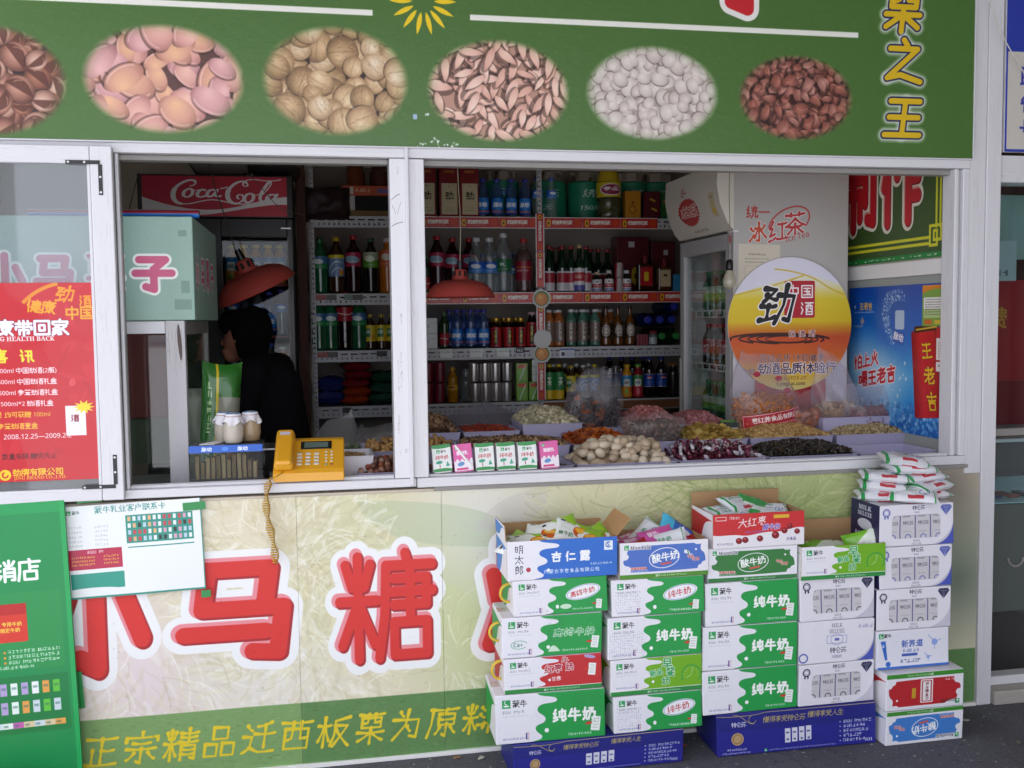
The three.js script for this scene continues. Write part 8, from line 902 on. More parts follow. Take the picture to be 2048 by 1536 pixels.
// ---------- soft milk bags ----------
const bagFace = {
  walnut: (g, w, h) => { g.fillStyle = '#dfe2dc'; g.fillRect(0, 0, w, h); g.fillStyle = '#8ab82c'; g.beginPath(); g.moveTo(w * 0.3, 0); g.lineTo(w, 0); g.lineTo(w, h * 0.7); g.quadraticCurveTo(w * 0.6, h * 0.3, w * 0.3, 0); g.fill(); g.fillStyle = '#c85a14'; g.beginPath(); g.ellipse(w * 0.62, h * 0.55, w * 0.2, h * 0.24, 0, 0, 7); g.fill(); g.fillStyle = '#e8b03c'; g.beginPath(); g.ellipse(w * 0.62, h * 0.46, w * 0.15, h * 0.12, 0, 0, 7); g.fill(); write(g, '酸牛奶', w * 0.08, h * 0.68, h * 0.16, { ink: '#3a6a44', lw: 0.13 }); g.fillStyle = '#20242c'; g.fillRect(w * 0.1, h * 0.12, w * 0.12, h * 0.09); },
  pink: (g, w, h) => { g.fillStyle = '#d056a4'; g.fillRect(0, 0, w, h); g.fillStyle = '#e4d4e0'; g.beginPath(); g.ellipse(w * 0.6, h * 0.55, w * 0.2, h * 0.16, 0.3, 0, 7); g.fill(); write(g, '酸奶', w * 0.2, h * 0.16, h * 0.2, { ink: '#f0e0ec', lw: 0.13 }); g.fillStyle = '#dce0dc'; g.fillRect(0, h * 0.82, w, h * 0.18); }, blue: (g, w, h) => { g.fillStyle = '#2a6fd0'; g.fillRect(0, 0, w, h); g.fillStyle = '#4ac0e8'; g.fillRect(0, 0, w * 0.3, h); g.fillStyle = '#dfe6ee'; g.beginPath(); g.ellipse(w * 0.6, h * 0.5, w * 0.18, h * 0.2, 0, 0, 7); g.fill(); }, red: (g, w, h) => { g.fillStyle = '#b0242c'; g.fillRect(0, 0, w, h); g.fillStyle = '#dcd4cc'; g.fillRect(w * 0.3, h * 0.3, w * 0.4, h * 0.3); },
  pure: (g, w, h) => { g.fillStyle = '#dcdee4'; g.fillRect(0, 0, w, h); g.fillStyle = '#2a9a50'; g.fillRect(w * 0.06, 0, w * 0.08, h); g.fillStyle = '#cfd6d4'; g.fillRect(w * 0.16, 0, w * 0.02, h); write(g, '纯牛奶', w * 0.24, h * 0.22, h * 0.17, { ink: '#2a8a50', lw: 0.12, vertical: false }); g.strokeStyle = '#3a62b0'; g.lineWidth = w * 0.016; g.beginPath(); g.arc(w * 0.72, h * 0.62, h * 0.13, 0, 7); g.stroke(); g.fillStyle = '#3a62b0'; g.beginPath(); g.moveTo(w * 0.7, h * 0.7); g.lineTo(w * 0.72, h * 0.53); g.lineTo(w * 0.75, h * 0.68); g.fill(); g.fillStyle = '#b83a44'; g.fillRect(w * 0.4, h * 0.82, w * 0.3, h * 0.12); finePrint(g, w * 0.24, h * 0.5, w * 0.34, h * 0.06, '#7a8a84', 3); finePrint(g, w * 0.24, h * 0.62, w * 0.3, h * 0.05, '#a0a8ac', 4); g.fillStyle = '#2a9a50'; g.fillRect(w * 0.9, 0, w * 0.03, h); },
  green: (g, w, h) => { g.fillStyle = '#3a9a4a'; g.fillRect(0, 0, w, h); g.fillStyle = '#dce6dc'; g.fillRect(0, h * 0.6, w, h * 0.25); }, lime: (g, w, h) => { g.fillStyle = '#d8e2d4'; g.fillRect(0, 0, w, h); g.fillStyle = '#74b82c'; g.beginPath(); g.moveTo(0, 0); g.lineTo(w * 0.8, 0); g.lineTo(0, h * 0.8); g.fill(); finePrint(g, w * 0.3, h * 0.6, w * 0.4, h * 0.08, '#5a9a4a', 2); },
};
const bagMat = {}, bagGeo = [0, 1, 2, 3].map((s) => pillowGeo(0.155, 0.11, 0.034, 200 + s, 18, 12));
function milkBag(kind, label, group, pos, rot, v = 0, sc = 1) { bagMat[kind] ||= print(canvas(224, 160, bagFace[kind]), 0.3, { clearcoat: 0.25 }); const m = single('milk_bag', label, 'milk bag', bagGeo[v % 4], bagMat[kind], pos, rot, group); m.scale.setScalar(sc); return m; }
{ let n = 0; const R = rng(404);
  const lay = (kind, desc, o, list, group) => list.forEach(([u, v, y, rx, ry, rz, k], i) => milkBag(k || kind, `${desc}, ${ord[i]} counted from the back left`, group, [o.x0 + u * (o.x1 - o.x0), o.y0 + y, o.z0 + v * (o.z1 - o.z0)], [rx, ry, rz], n++, 0.9));
  lay('walnut', 'white and lime walnut milk bag in the blue carton', oA, [[0.26, 0.3, 0.085, 0.25, 0.1, 0.05], [0.6, 0.25, 0.095, 0.4, -0.15, 0.1], [0.78, 0.35, 0.09, 0.5, 0.3, -0.1], [0.27, 0.65, 0.09, 0.55, 0.05, 0.05], [0.52, 0.68, 0.088, 0.6, 0.1, -0.04], [0.75, 0.68, 0.092, 0.65, -0.12, 0.05], [0.55, 0.45, 0.122, 0.75, 0.25, 0.12], [0.4, 0.5, 0.11, 0.5, -0.4, 0.1], [0.85, 0.55, 0.085, 0.7, 0.5, 0.2], [0.66, 0.55, 0.115, 0.6, -0.3, -0.2], [0.15, 0.5, 0.08, 0.4, 0.8, 0.1]], 'walnut milk bags');
  lay('pink', 'bag in the pink yogurt heap, second carton', oB, [[0.32, 0.25, 0.08, 0.3, 0.2, 0.1], [0.62, 0.3, 0.09, 0.5, -0.3, 0.0], [0.28, 0.65, 0.08, 0.5, 0.1, 0.1], [0.52, 0.62, 0.1, 0.8, 0.3, -0.1], [0.72, 0.68, 0.085, 0.6, -0.5, -0.2], [0.42, 0.45, 0.105, 0.6, 0.7, 0.2, 'pure'], [0.85, 0.4, 0.088, 0.5, 0.6, -0.3, 'red'], [0.6, 0.75, 0.09, 1.0, 0.1, 0.3, 'pure']], 'pink yogurt bags'); milkBag('blue', 'bright blue milk bag leaning out of the second open carton', null, [oB.x0 + 0.24, oB.y0 + 0.105, oB.z0 + 0.07], [0.5, -0.5, -0.45], 1); milkBag('red', 'dark red bag at the front left of the pink bags', null, [oB.x0 + 0.075, oB.y0 + 0.072, oB.z0 + 0.155], [0.9, 0.4, 0.2], 2, 0.7);
  lay('pure', 'white pure milk bag in the red carton', oC, [[0.28, 0.4, 0.085, 0.2, 0.15, -0.05], [0.42, 0.4, 0.112, 0.35, 0.35, -0.18], [0.75, 0.5, 0.085, 0.3, -0.2, 0.1], [0.3, 0.7, 0.08, 0.35, 0.05, 0]], 'milk bags in the red carton'); milkBag('green', 'green milk bag among white ones in the red carton', null, [oC.x0 + 0.205, oC.y0 + 0.1, oC.z0 + 0.08], [0.5, -0.3, -0.25], 3, 0.9);
  lay('lime', 'white and lime milk bag low in the lime carton', oD, [[0.3, 0.35, 0.062, 0.2, 0.2, 0.05], [0.5, 0.55, 0.07, 0.3, -0.2, 0], [0.35, 0.68, 0.075, 0.35, 0.1, 0]], 'bags in the lime carton'); milkBag('lime', 'lime milk bag standing on its corner at the right of the lime carton', null, [oD.x0 + 0.262, oD.y0 + 0.1, oD.z0 + 0.14], [1.3, 0.2, 0.35], 1, 0.8);
  // loose pile on the right stack
  const P0 = [(1.879 + 2.168) / 2, yE, 0.13], hp = [[-0.085, 0.0, 0.0, 0.05, 0.35, 0.0], [0.075, 0.0, 0.01, 0.04, -0.15, 0.0], [-0.07, 0.034, -0.01, 0.06, 0.42, -0.05], [0.085, 0.032, 0.02, 0.06, -0.35, 0.06], [-0.06, 0.068, -0.02, 0.05, 0.38, -0.06], [0.07, 0.064, -0.01, 0.04, -0.1, 0.05], [0.035, 0.098, -0.01, 0.05, 0.1, -0.02], [0.01, 0.132, -0.015, 0.1, 0.3, -0.1], [0.0, 0.01, 0.062, 0.25, 0.5, 0.1]];
  hp.forEach(([x, y, z, rx, ry, rz], i) => milkBag('pure', `white pure milk bag in the loose pile on the right stack, ${ord[i]} from the bottom`, 'milk bags piled on the right stack', [P0[0] + x, P0[1] + y * 0.92, P0[2] + z], [rx, -ry, rz], i, 1.12)); }
{ const cb = thing('cardboard_box', 'plain brown cardboard box at the lower left corner', 'box', [-1.0252, 0.0, 0.3]); part(cb, 'body', rb(-0.15, 0.15, 0.001, 0.135, -0.12, 0.12, 0.003), M.card); part(cb, 'flap', rb(-0.149, 0.149, 0.1355, 0.1385, 0.0, 0.119, 0.001), M.card); }
// ---------- posters on the left ----------
function sheet(name, label, cat, cx, cy, z, w, h, draw, px, o = {}) { // paper with slight waves and real edges
  const g = new THREE.BoxGeometry(w, h, o.t || 0.0008, 24, 24, 1), p = g.attributes.position; for (let i = 0; i < p.count; i++) p.setZ(i, p.getZ(i) + (o.wave ?? 0.0016) * (1 + Math.sin(p.getX(i) * 21 + p.getY(i) * 9) * Math.sin(p.getY(i) * 17 + 2))); g.computeVertexNormals();
  return single(name, label, cat, g, frontOnly(o.edge || M.paper, print(canvas(w * px, h * px, draw), o.rough || 0.28, { clearcoat: o.coat || 0 })), [cx, cy, z], [0, 0, o.turn || 0]);
}
{ const x1 = -0.6816, y1 = 1.6299, y0 = 1.0139, w = 0.52, h = y1 - y0;
  sheet('red_poster', 'red wine promotion poster with white and yellow lines on the window', 'poster', x1 - w / 2, (y0 + y1) / 2, 0.0245, w, h, (g, W, H) => {
    const s = W / w, X = (px) => W - (205 - px) * s * 0.00156, Y = (py) => (py - 565) / 397 * H, r = rng(2); g.fillStyle = '#c41e2a'; g.fillRect(0, 0, W, H);
    for (let i = 0; i < 40; i++) { g.fillStyle = r() < 0.5 ? 'rgba(220,60,66,0.25)' : 'rgba(160,14,26,0.2)'; g.beginPath(); g.ellipse(r() * W, r() * H, 20 + 60 * r(), 8 + 26 * r(), r() * 3, 0, 7); g.fill(); }
    g.fillStyle = 'rgba(232,110,112,0.5)'; g.beginPath(); g.ellipse(X(148), Y(765), 16, 22, 0.3, 0, 7); g.fill();
    const k = s * 0.00156, wr = (t, x, y, z, o) => write(g, t, X(x), Y(y), z * k, o); g.strokeStyle = '#e08a1e'; g.lineWidth = 7 * k; g.beginPath(); g.moveTo(X(62), Y(605)); g.quadraticCurveTo(X(90), Y(575), X(128), Y(567)); g.stroke();
    wr('劲', 128, 570, 34, { ink: '#e8951e', lw: 0.14, brush: 0.6, skew: -0.2 }); wr('酒', 168, 590, 22, { ink: '#e8951e', lw: 0.13 }); wr('健康', 72, 596, 26, { ink: '#e8a020', lw: 0.14, rot: 0.12 }); wr('中国', 140, 612, 26, { ink: '#e8a020', lw: 0.14 });
    wr('健康带回家', -22, 638, 32, { ink: '#f4eeee', edge: '#5a1a5c', ew: 0.05, lw: 0.16 }); latin(g, 'BRING HEALTH BACK', X(-14), Y(680), 12 * k, '#f0e4e4', { family: 'serif' }); wr('喜', 4, 697, 26, { ink: '#e8d838', lw: 0.15 }); wr('讯', 53, 697, 26, { ink: '#e8d838', lw: 0.15 });
    const L = { ink: '#f0e0e4', lw: 0.11, gap: 1.04, latin: 0.98, font: 'normal' }; wr('500ml 中国劲酒(2瓶)', 8, 733, 12, L); wr('500ml 中国劲酒礼盒', 9, 755, 12, L); wr('500ml 参茸劲酒礼盒', 10, 777, 12, L); wr('500ml*2 劲酒礼盒', 13, 799, 12, L); wr('提。均可获赠 100ml', 2, 821, 12, { ...L, ink: '#e8b83c' }); wr('参茸劲酒壹盒', 6, 844, 12, { ...L, ink: '#e8b83c' }); latin(g, '2008.12.25—2009.2.2', X(16), Y(876), 13 * k, '#f0e0e4', { weight: 'normal' }); wr('数量有限,赠完为止', 12, 905, 12, { ...L, ink: '#5c1620' });
    g.fillStyle = '#e8e4e8'; g.fillRect(X(133), Y(812), 38 * k, 60 * k); wr('酒', 144, 830, 14, { ink: '#8a2030', lw: 0.15 }); g.fillStyle = '#ecd42c'; g.beginPath(); for (let i = 0; i < 20; i++) { const a = i / 20 * 6.283, q = (i % 2 ? 9 : 18) * k; g.lineTo(X(168) + q * 1.2 * Math.cos(a), Y(815) + q * 0.8 * Math.sin(a)); } g.fill();
    g.fillStyle = '#ecc82c'; g.beginPath(); g.arc(X(16), Y(948), 11 * k, 0, 7); g.fill(); g.strokeStyle = '#c41e2a'; g.lineWidth = 3 * k; g.beginPath(); g.arc(X(16), Y(948), 5 * k, 0, 4.5); g.stroke(); wr('劲牌有限公司', 30, 936, 15, { ink: '#ecc82c', lw: 0.12 }); latin(g, 'JING BRAND CO.,LTD.', X(32), Y(958), 9 * k, '#e8a838', { family: 'serif' });
  }, 1700, { coat: 0.3 });
  const gx = -0.7934, gt = 0.9443, gw = 0.5, gh = 0.95;
  const gp = sheet('green_poster', 'green dealer board with white characters and product pictures', 'board', gx - gw / 2, gt - gh / 2, 0.035, gw, gh, (g, W, H) => {
    const s = W / gw, X = (px) => W - (145 - px) * s * 0.00155, Y = (py) => (py - 1008) * s * 0.00157; g.fillStyle = '#1c8c4c'; g.fillRect(0, 0, W, H); g.fillStyle = '#229a54'; g.fillRect(0, 0, W, Y(1030)); g.fillStyle = '#23a458'; g.fillRect(W - 14, 0, 14, H);
    const k = s * 0.00155; write(g, '经销店', X(-44), Y(1120), 44 * k, { ink: '#f0f4f0', lw: 0.13 }); g.fillStyle = '#28904c'; rrect(g, X(-80), Y(1186), 206 * k, 158 * k, 8); g.fill(); g.fillStyle = '#d23a2c'; rrect(g, X(-80), Y(1208), 140 * k, 78 * k, 6); g.fill(); g.fillStyle = '#b82a28'; g.fillRect(X(-80), Y(1208), 140 * k, 22 * k); write(g, '专用牛奶', X(12), Y(1244), 9 * k, { ink: '#ecd04c', lw: 0.14 }); write(g, '指定牛奶', X(8), Y(1256), 9 * k, { ink: '#ecd04c', lw: 0.14 });
    for (let i = 0; i < 4; i++) { g.fillStyle = '#e8943c'; if (i < 3) { g.beginPath(); g.arc(X(14), Y(1305 + 10.5 * i), 2.4 * k, 0, 7); g.fill(); } finePrint(g, X(i < 3 ? 20 : 0), Y(1301 + 10.5 * i), (i < 3 ? 98 : 68) * k, 7 * k, '#c8e8d0', i); } g.fillStyle = '#1a7c42'; rrect(g, X(-80), Y(1355), 210 * k, 118 * k, 6); g.fill();
    const r = rng(5), cs = ['#dfeee8', '#d8c8a0', '#c8d8e0', '#8ac8d8', '#e0a050', '#b0a0d0', '#e8eef0', '#c060b0', '#60c040']; for (let j = 0; j < 3; j++) for (let i = 0; i < 9; i++) { g.fillStyle = cs[Math.floor(r() * cs.length)]; const x = X(-60 + i * 20), y = Y(1368 + 38 * j); if (j < 2) g.fillRect(x, y, 13 * k, 25 * k); else g.fillRect(x, y + 4 * k, 20 * k, 12 * k); g.fillStyle = 'rgba(60,110,100,0.5)'; g.fillRect(x + 2 * k, y + 8 * k, 9 * k, 5 * k); }
  }, 1000, { t: 0.012, wave: 0.0006, edge: mat(0x1f8a4a, 0.5), turn: 0.03, rough: 0.35 }); gp.rotation.x = -0.015;
  sheet('contact_card_poster', 'white dairy contact sheet with red block and product table, taped up', 'poster', (-0.8105 + -0.396) / 2, (0.9305 + 0.6309) / 2, 0.0055, -0.396 - -0.8105, 0.9305 - 0.6309, (g, W, H) => {
    g.fillStyle = '#e9eeee'; g.fillRect(0, 0, W, H); const sx = W / 273, X = (px) => (px - 133) * sx, Y = (py) => (py - 1005) / 185 * H; brand(g, X(136), Y(1014), 9 * sx, '#3a5a50'); write(g, '蒙牛乳业客户联系卡', X(192), Y(1008), 15 * sx, { ink: '#2a8a80', lw: 0.09, gap: 1.06 }); for (let i = 0; i < 5; i++) { finePrint(g, X(138), Y(1046 + 9 * i), 22 * sx, 5 * sx, '#b8c0c4', i); finePrint(g, X(190), Y(1046 + 9 * i), 24 * sx, 5 * sx, '#b8c0c4', i + 9); }
    g.fillStyle = '#b8284c'; g.fillRect(X(135), Y(1092), 106 * sx, Y(1132) - Y(1092)); finePrint(g, X(172), Y(1095), 30 * sx, 6 * sx, '#f0dce0', 2); for (let i = 0; i < 3; i++) { finePrint(g, X(140), Y(1106 + 7 * i), 44 * sx, 4 * sx, '#ecc84c', i); finePrint(g, X(204), Y(1106 + 7 * i), 30 * sx, 4 * sx, '#ecc84c', i + 5); } g.fillStyle = '#2c9a86'; g.fillRect(X(137), Y(1140), 106 * sx, Y(1172) - Y(1140)); g.fillStyle = '#e6ecec'; g.beginPath(); g.ellipse(X(180), Y(1180), 70 * sx, 12 * sx, 0, 0, 7); g.fill();
    g.fillStyle = '#2a9080'; g.fillRect(X(252), Y(1030), 136 * sx, Y(1086) - Y(1030)); const r = rng(6), cs = ['#e8f0f0', '#e8f0f0', '#d8a0b8', '#e0b080', '#b8d0e0', '#28302c', '#c04850']; for (let j = 0; j < 4; j++) for (let i = 0; i < 13; i++) { g.fillStyle = cs[Math.floor(r() * cs.length)]; g.fillRect(X(256 + i * 10.2), Y(1033 + j * 13.5), 6 * sx, 9.5 * sx); } g.fillStyle = '#2a9080'; g.fillRect(X(254), Y(1093), 134 * sx, 2.4 * sx); g.fillRect(0, H - 4 * sx, W, 4 * sx); g.fillRect(W - 2 * sx, 0, 2 * sx, H);
  }, 1800, { turn: 0.028, wave: 0.002 });
  for (const [px, py, w2, h2, n] of [[178, 999, 0.075, 0.02, 'top left'], [388, 1012, 0.07, 0.026, 'top right'], [412, 1187, 0.03, 0.024, 'lower right'], [158, 1380, 0.026, 0.12, 'beside the green board']]) single('printed_tape', `torn green printed packing tape ${n} of the white sheet`, 'tape', rbox(w2, h2, 0.0006, 0.0002), mat(0x2a8a48, 0.3), [...[[-0.7381,0.9461], [-0.42,0.9103], [-0.3915,0.6212], [-0.791,0.3332]][['top left', 'top right', 'lower right', 'beside the green board'].indexOf(n)], 0.0125], [0, 0, 0.05], 'green printed tape'); }

// ---------- yellow telephone on the sill ----------
{ const t = thing('desk_telephone', 'yellow push-button telephone standing on the window sill', 'telephone', [-0.0549, 0.9795, -0.005], -0.03), Y = mat(0xdea024, 0.32, { clearcoat: 0.3 }), w = 0.232;
  const pr = new THREE.Shape(V2([[0, 0], [0, 0.02], [0.012, 0.03], [0.15, 0.108], [0.172, 0.112], [0.19, 0.1], [0.19, 0]])), ext = new THREE.ExtrudeGeometry(pr, { depth: w - 0.012, bevelEnabled: true, bevelSize: 0.005, bevelThickness: 0.006, bevelSegments: 3 }).translate(0, 0, -(w - 0.012) / 2).rotateY(Math.PI / 2); part(t, 'base', ext, Y);
  const slope = Math.atan2(0.078, 0.138), on = (u, v) => [u, 0.0355 + v * Math.sin(slope), -0.013 - v * Math.cos(slope)], R = [slope, 0, 0];
  const hs = part(t, 'handset', mergeGeometries([rbox(0.064, 0.03, 0.05, 0.012, 3).translate(0, 0.012, 0.07), rbox(0.064, 0.03, 0.05, 0.012, 3).translate(0, 0.012, -0.07), rbox(0.058, 0.026, 0.19, 0.012, 3).translate(0, 0.024, 0)]), Y, [-0.081, 0.077, -0.08], R); part(hs, 'sticker', rb(-0.017, 0.017, 0.0372, 0.0376, -0.075, -0.058, 0.0002), mat(0xc8c4d0, 0.4));
  const sc = part(t, 'display', rb(-0.052, 0.052, 0, 0.003, -0.022, 0.022, 0.002), mat(0x1c1e1c, 0.2), on(0.022, 0.125), R); part(sc, 'screen', rb(-0.04, 0.04, 0.0032, 0.0036, -0.015, 0.015, 0.0002), mat(0x5c6a62, 0.15));
  const keyM = mat(0xc9c6bc, 0.35); for (let j = 0; j < 4; j++) for (let i = 0; i < 3; i++) part(t, 'key', rbox(0.018, 0.007, 0.011, 0.003, 2), keyM, on(-0.032 + i * 0.028, 0.078 - j * 0.0185), R); for (let j = 0; j < 5; j++) for (let i = 0; i < 2; i++) part(t, 'small_key', rbox(0.009, 0.006, 0.007, 0.002), j === 4 ? mat(i ? 0xa84438 : 0x5c9a8a, 0.4) : keyM, on(0.056 + i * 0.018, 0.086 - j * 0.0175), R);
  const path = [], n = 260; for (let i = 0; i <= n; i++) { const u = i / n, a = i * 0.85, cy = u < 0.12 ? 0.012 - u * 0.25 : -0.018 - (u - 0.12) * 0.285, cx = -0.125 - 0.012 * Math.sin(u * 5), czz = 0.035 + 0.004 * Math.sin(u * 9); path.push([cx + 0.0115 * Math.cos(a) * (0.75 + 0.35 * Math.sin(u * 23)) * (u < 0.06 ? u / 0.06 : 1), cy, czz + 0.0115 * Math.sin(a)]); } part(t, 'coiled_cord', new THREE.TubeGeometry(new THREE.CatmullRomCurve3(V3([[-0.083, 0.03, -0.002], [-0.1, 0.018, 0.02], ...path])), 900, 0.0021, 5), mat(0xc09418, 0.4)); }

// ---------- sesame bar case, yogurt jars, straws ----------
{ const x0 = -0.436, x1 = -0.2069, W = x1 - x0, t = thing('candy_case', 'clear case of sesame bars with blue printed tape round its top', 'case', [(x0 + x1) / 2, 0.9795, -0.135]), H = 0.112, D = 0.17, cg = mat(0xfafcfc, 0.03, { specularIntensity: 0.25, transmission: 1, thickness: 0 });
  for (const [g, n] of [[box(W, H, 0.002, 0, H / 2, D / 2), 'front'], [box(W, H, 0.002, 0, H / 2, -D / 2), 'back'], [box(0.002, H, D - 0.004, -W / 2, H / 2, 0), 'side'], [box(0.002, H, D - 0.004, W / 2, H / 2, 0), 'side']]) part(t, n + '_wall', g, cg); part(t, 'base', box(W - 0.004, 0.003, D - 0.004, 0, 0.0016, 0), mat(0x3a3a3c, 0.4));
  part(t, 'lid', rb(-W / 2 - 0.002, W / 2 + 0.002, H + 0.0005, H + 0.004, -D / 2, D / 2, 0.001), mat(0x6a6e74, 0.2, { transmission: 0.4, thickness: 0 })); part(t, 'blue_tape', rb(-W / 2 - 0.003, W / 2 + 0.003, H - 0.018, H + 0.006, D / 2 + 0.0012, D / 2 + 0.0022, 0.0004), frontOnly(mat(0x1c52b0, 0.3), print(canvas(512, 56, (g, w, h) => { g.fillStyle = '#1f5cc0'; g.fillRect(0, 0, w, h); write(g, '脉动', 90, 12, 34, { ink: '#e8eef8', lw: 0.14, skew: -0.1 }); write(g, '脉动', 340, 12, 34, { ink: '#e8eef8', lw: 0.14, skew: -0.1 }); g.fillStyle = '#4a8ae0'; g.beginPath(); g.ellipse(250, 28, 24, 16, 0, 0, 7); g.fill(); }), 0.3)));
  const r = rng(3), bm = [mat(0x7c6a48, 0.7, { bumpMap: grainRep(1, 4), bumpScale: 0.004 }), mat(0x6a5838, 0.7, { bumpMap: grainRep(1, 4), bumpScale: 0.004 }), mat(0x8c7a58, 0.7, { bumpMap: grainRep(1, 4), bumpScale: 0.004 })]; for (let i = 0; i < 12; i++) { const h = 0.055 + 0.032 * r(); single('sesame_bar', `brown sesame bar standing in the clear case, ${ord[i]} from left`, 'sesame bar', rbox(0.0125, h, 0.03, 0.002), bm[i % 3], [x0 + 0.02 + i * (W - 0.036) / 11.5, 0.9832 + h / 2, -0.085 - 0.006 * r()], [0, 0, (r() - 0.5) * 0.06], 'sesame bars'); }
  const jp = [[0, 0.001], [0.024, 0.001], [0.03, 0.008], [0.034, 0.03], [0.034, 0.055], [0.03, 0.075], [0.024, 0.086], [0.024, 0.098]], top = 0.9795 + H + 0.0042;
  [[-0.3003, -0.1, 'front', 0xb8b0a2], [-0.3336, -0.158, 'back left', 0xaaa294], [-0.2482, -0.15, 'back right', 0xa08a6c]].forEach(([x, z, n, c], k) => { const j = thing('yogurt_jar', `glazed yogurt jar with white paper cover, ${n} of three`, 'jar', [x, top, z], k, 'yogurt jars'); part(j, 'pot', lathe(jp, 28), mat(c, 0.3, { clearcoat: 0.4 })); part(j, 'cover_top', lathe([[0, 0.103], [0.022, 0.1025], [0.0265, 0.099], [0.0265, 0.092]], 28), print(canvas(64, 64, (g) => { g.fillStyle = '#dcdce2'; g.fillRect(0, 0, 64, 64); g.fillStyle = '#3a78b8'; g.fillRect(0, 34, 64, 16); }), 0.6)); const sk = []; for (let i = 0; i <= 40; i++) sk.push(i); const sg = new THREE.CylinderGeometry(0.0268, 0.037, 0.026, 40, 3, true), p = sg.attributes.position; for (let i = 0; i < p.count; i++) { const a = Math.atan2(p.getZ(i), p.getX(i)), d = (0.013 - p.getY(i)) / 0.026, q = 1 + 0.12 * d * Math.sin(8 * a + k); p.setXYZ(i, p.getX(i) * q, p.getY(i) - 0.008 * d * Math.cos(4 * a + k), p.getZ(i) * q); } sg.computeVertexNormals(); part(j, 'paper_skirt', sg, mat(0xdcdade, 0.7, { side: THREE.DoubleSide }), [0, 0.081, 0]); part(j, 'rubber_band', new THREE.TorusGeometry(0.0272, 0.001, 6, 28).rotateX(Math.PI / 2), mat(0x9a4a4a, 0.5), [0, 0.0925, 0]); });
  for (let i = 0; i < 8; i++) single('drinking_straw', `white drinking straw lying on the case, ${ord[i]} of the bundle`, 'straw', new THREE.CylinderGeometry(0.0026, 0.0026, 0.11, 8).rotateX(Math.PI / 2), M.white, [-0.3799 + i * 0.0056, top + 0.0027, -0.125], [0, -0.5 + i * 0.012, 0], 'drinking straws'); }
{ const b = single('chip_bag', 'upright green snack bag behind the yogurt jars', 'snack bag', pillowGeo(0.43, 0.14, 0.07, 77).rotateX(Math.PI / 2).rotateZ(Math.PI / 2), print(canvas(256, 160, (g, w, h) => { g.fillStyle = '#2a6a24'; g.fillRect(0, 0, w, h); g.fillStyle = '#c8b428'; g.fillRect(0, 54, w, 10); g.fillStyle = '#8a8c7c'; g.fillRect(0, 64, w * 0.7, h); g.fillStyle = '#a87840'; g.beginPath(); g.ellipse(90, 120, 40, 26, 0, 0, 7); g.fill(); finePrint(g, 40, 20, 160, 16, '#c8dcb0', 2); }), 0.25, { clearcoat: 0.4 }), [-0.3751, 1.147, -0.38], [-0.06, 0.25, -0.06]);
  single('paper_sack', 'pale sack standing in the gloom left of the green snack bag', 'sack', pillowGeo(0.34, 0.15, 0.08, 78).rotateX(Math.PI / 2).rotateZ(Math.PI / 2), mat(0x8c9484, 0.5), [-0.4445, 1.102, -0.46], [-0.05, 0.3, 0.05]);
  const sc = thing('weighing_scale', 'black electronic scale behind the phone below the cooler', 'scale', [-0.113, 0.9305, -0.46]); part(sc, 'body', rbox(0.22, 0.1, 0.16, 0.01, 2).translate(0, 0.05, 0), M.blackMatte); part(sc, 'panel', rb(-0.05, 0.06, 0.03, 0.075, 0.0802, 0.0815, 0.0005), mat(0x26282a, 0.2)); part(sc, 'pan', rb(-0.12, 0.12, 0.101, 0.112, -0.085, 0.085, 0.004), M.steel); }
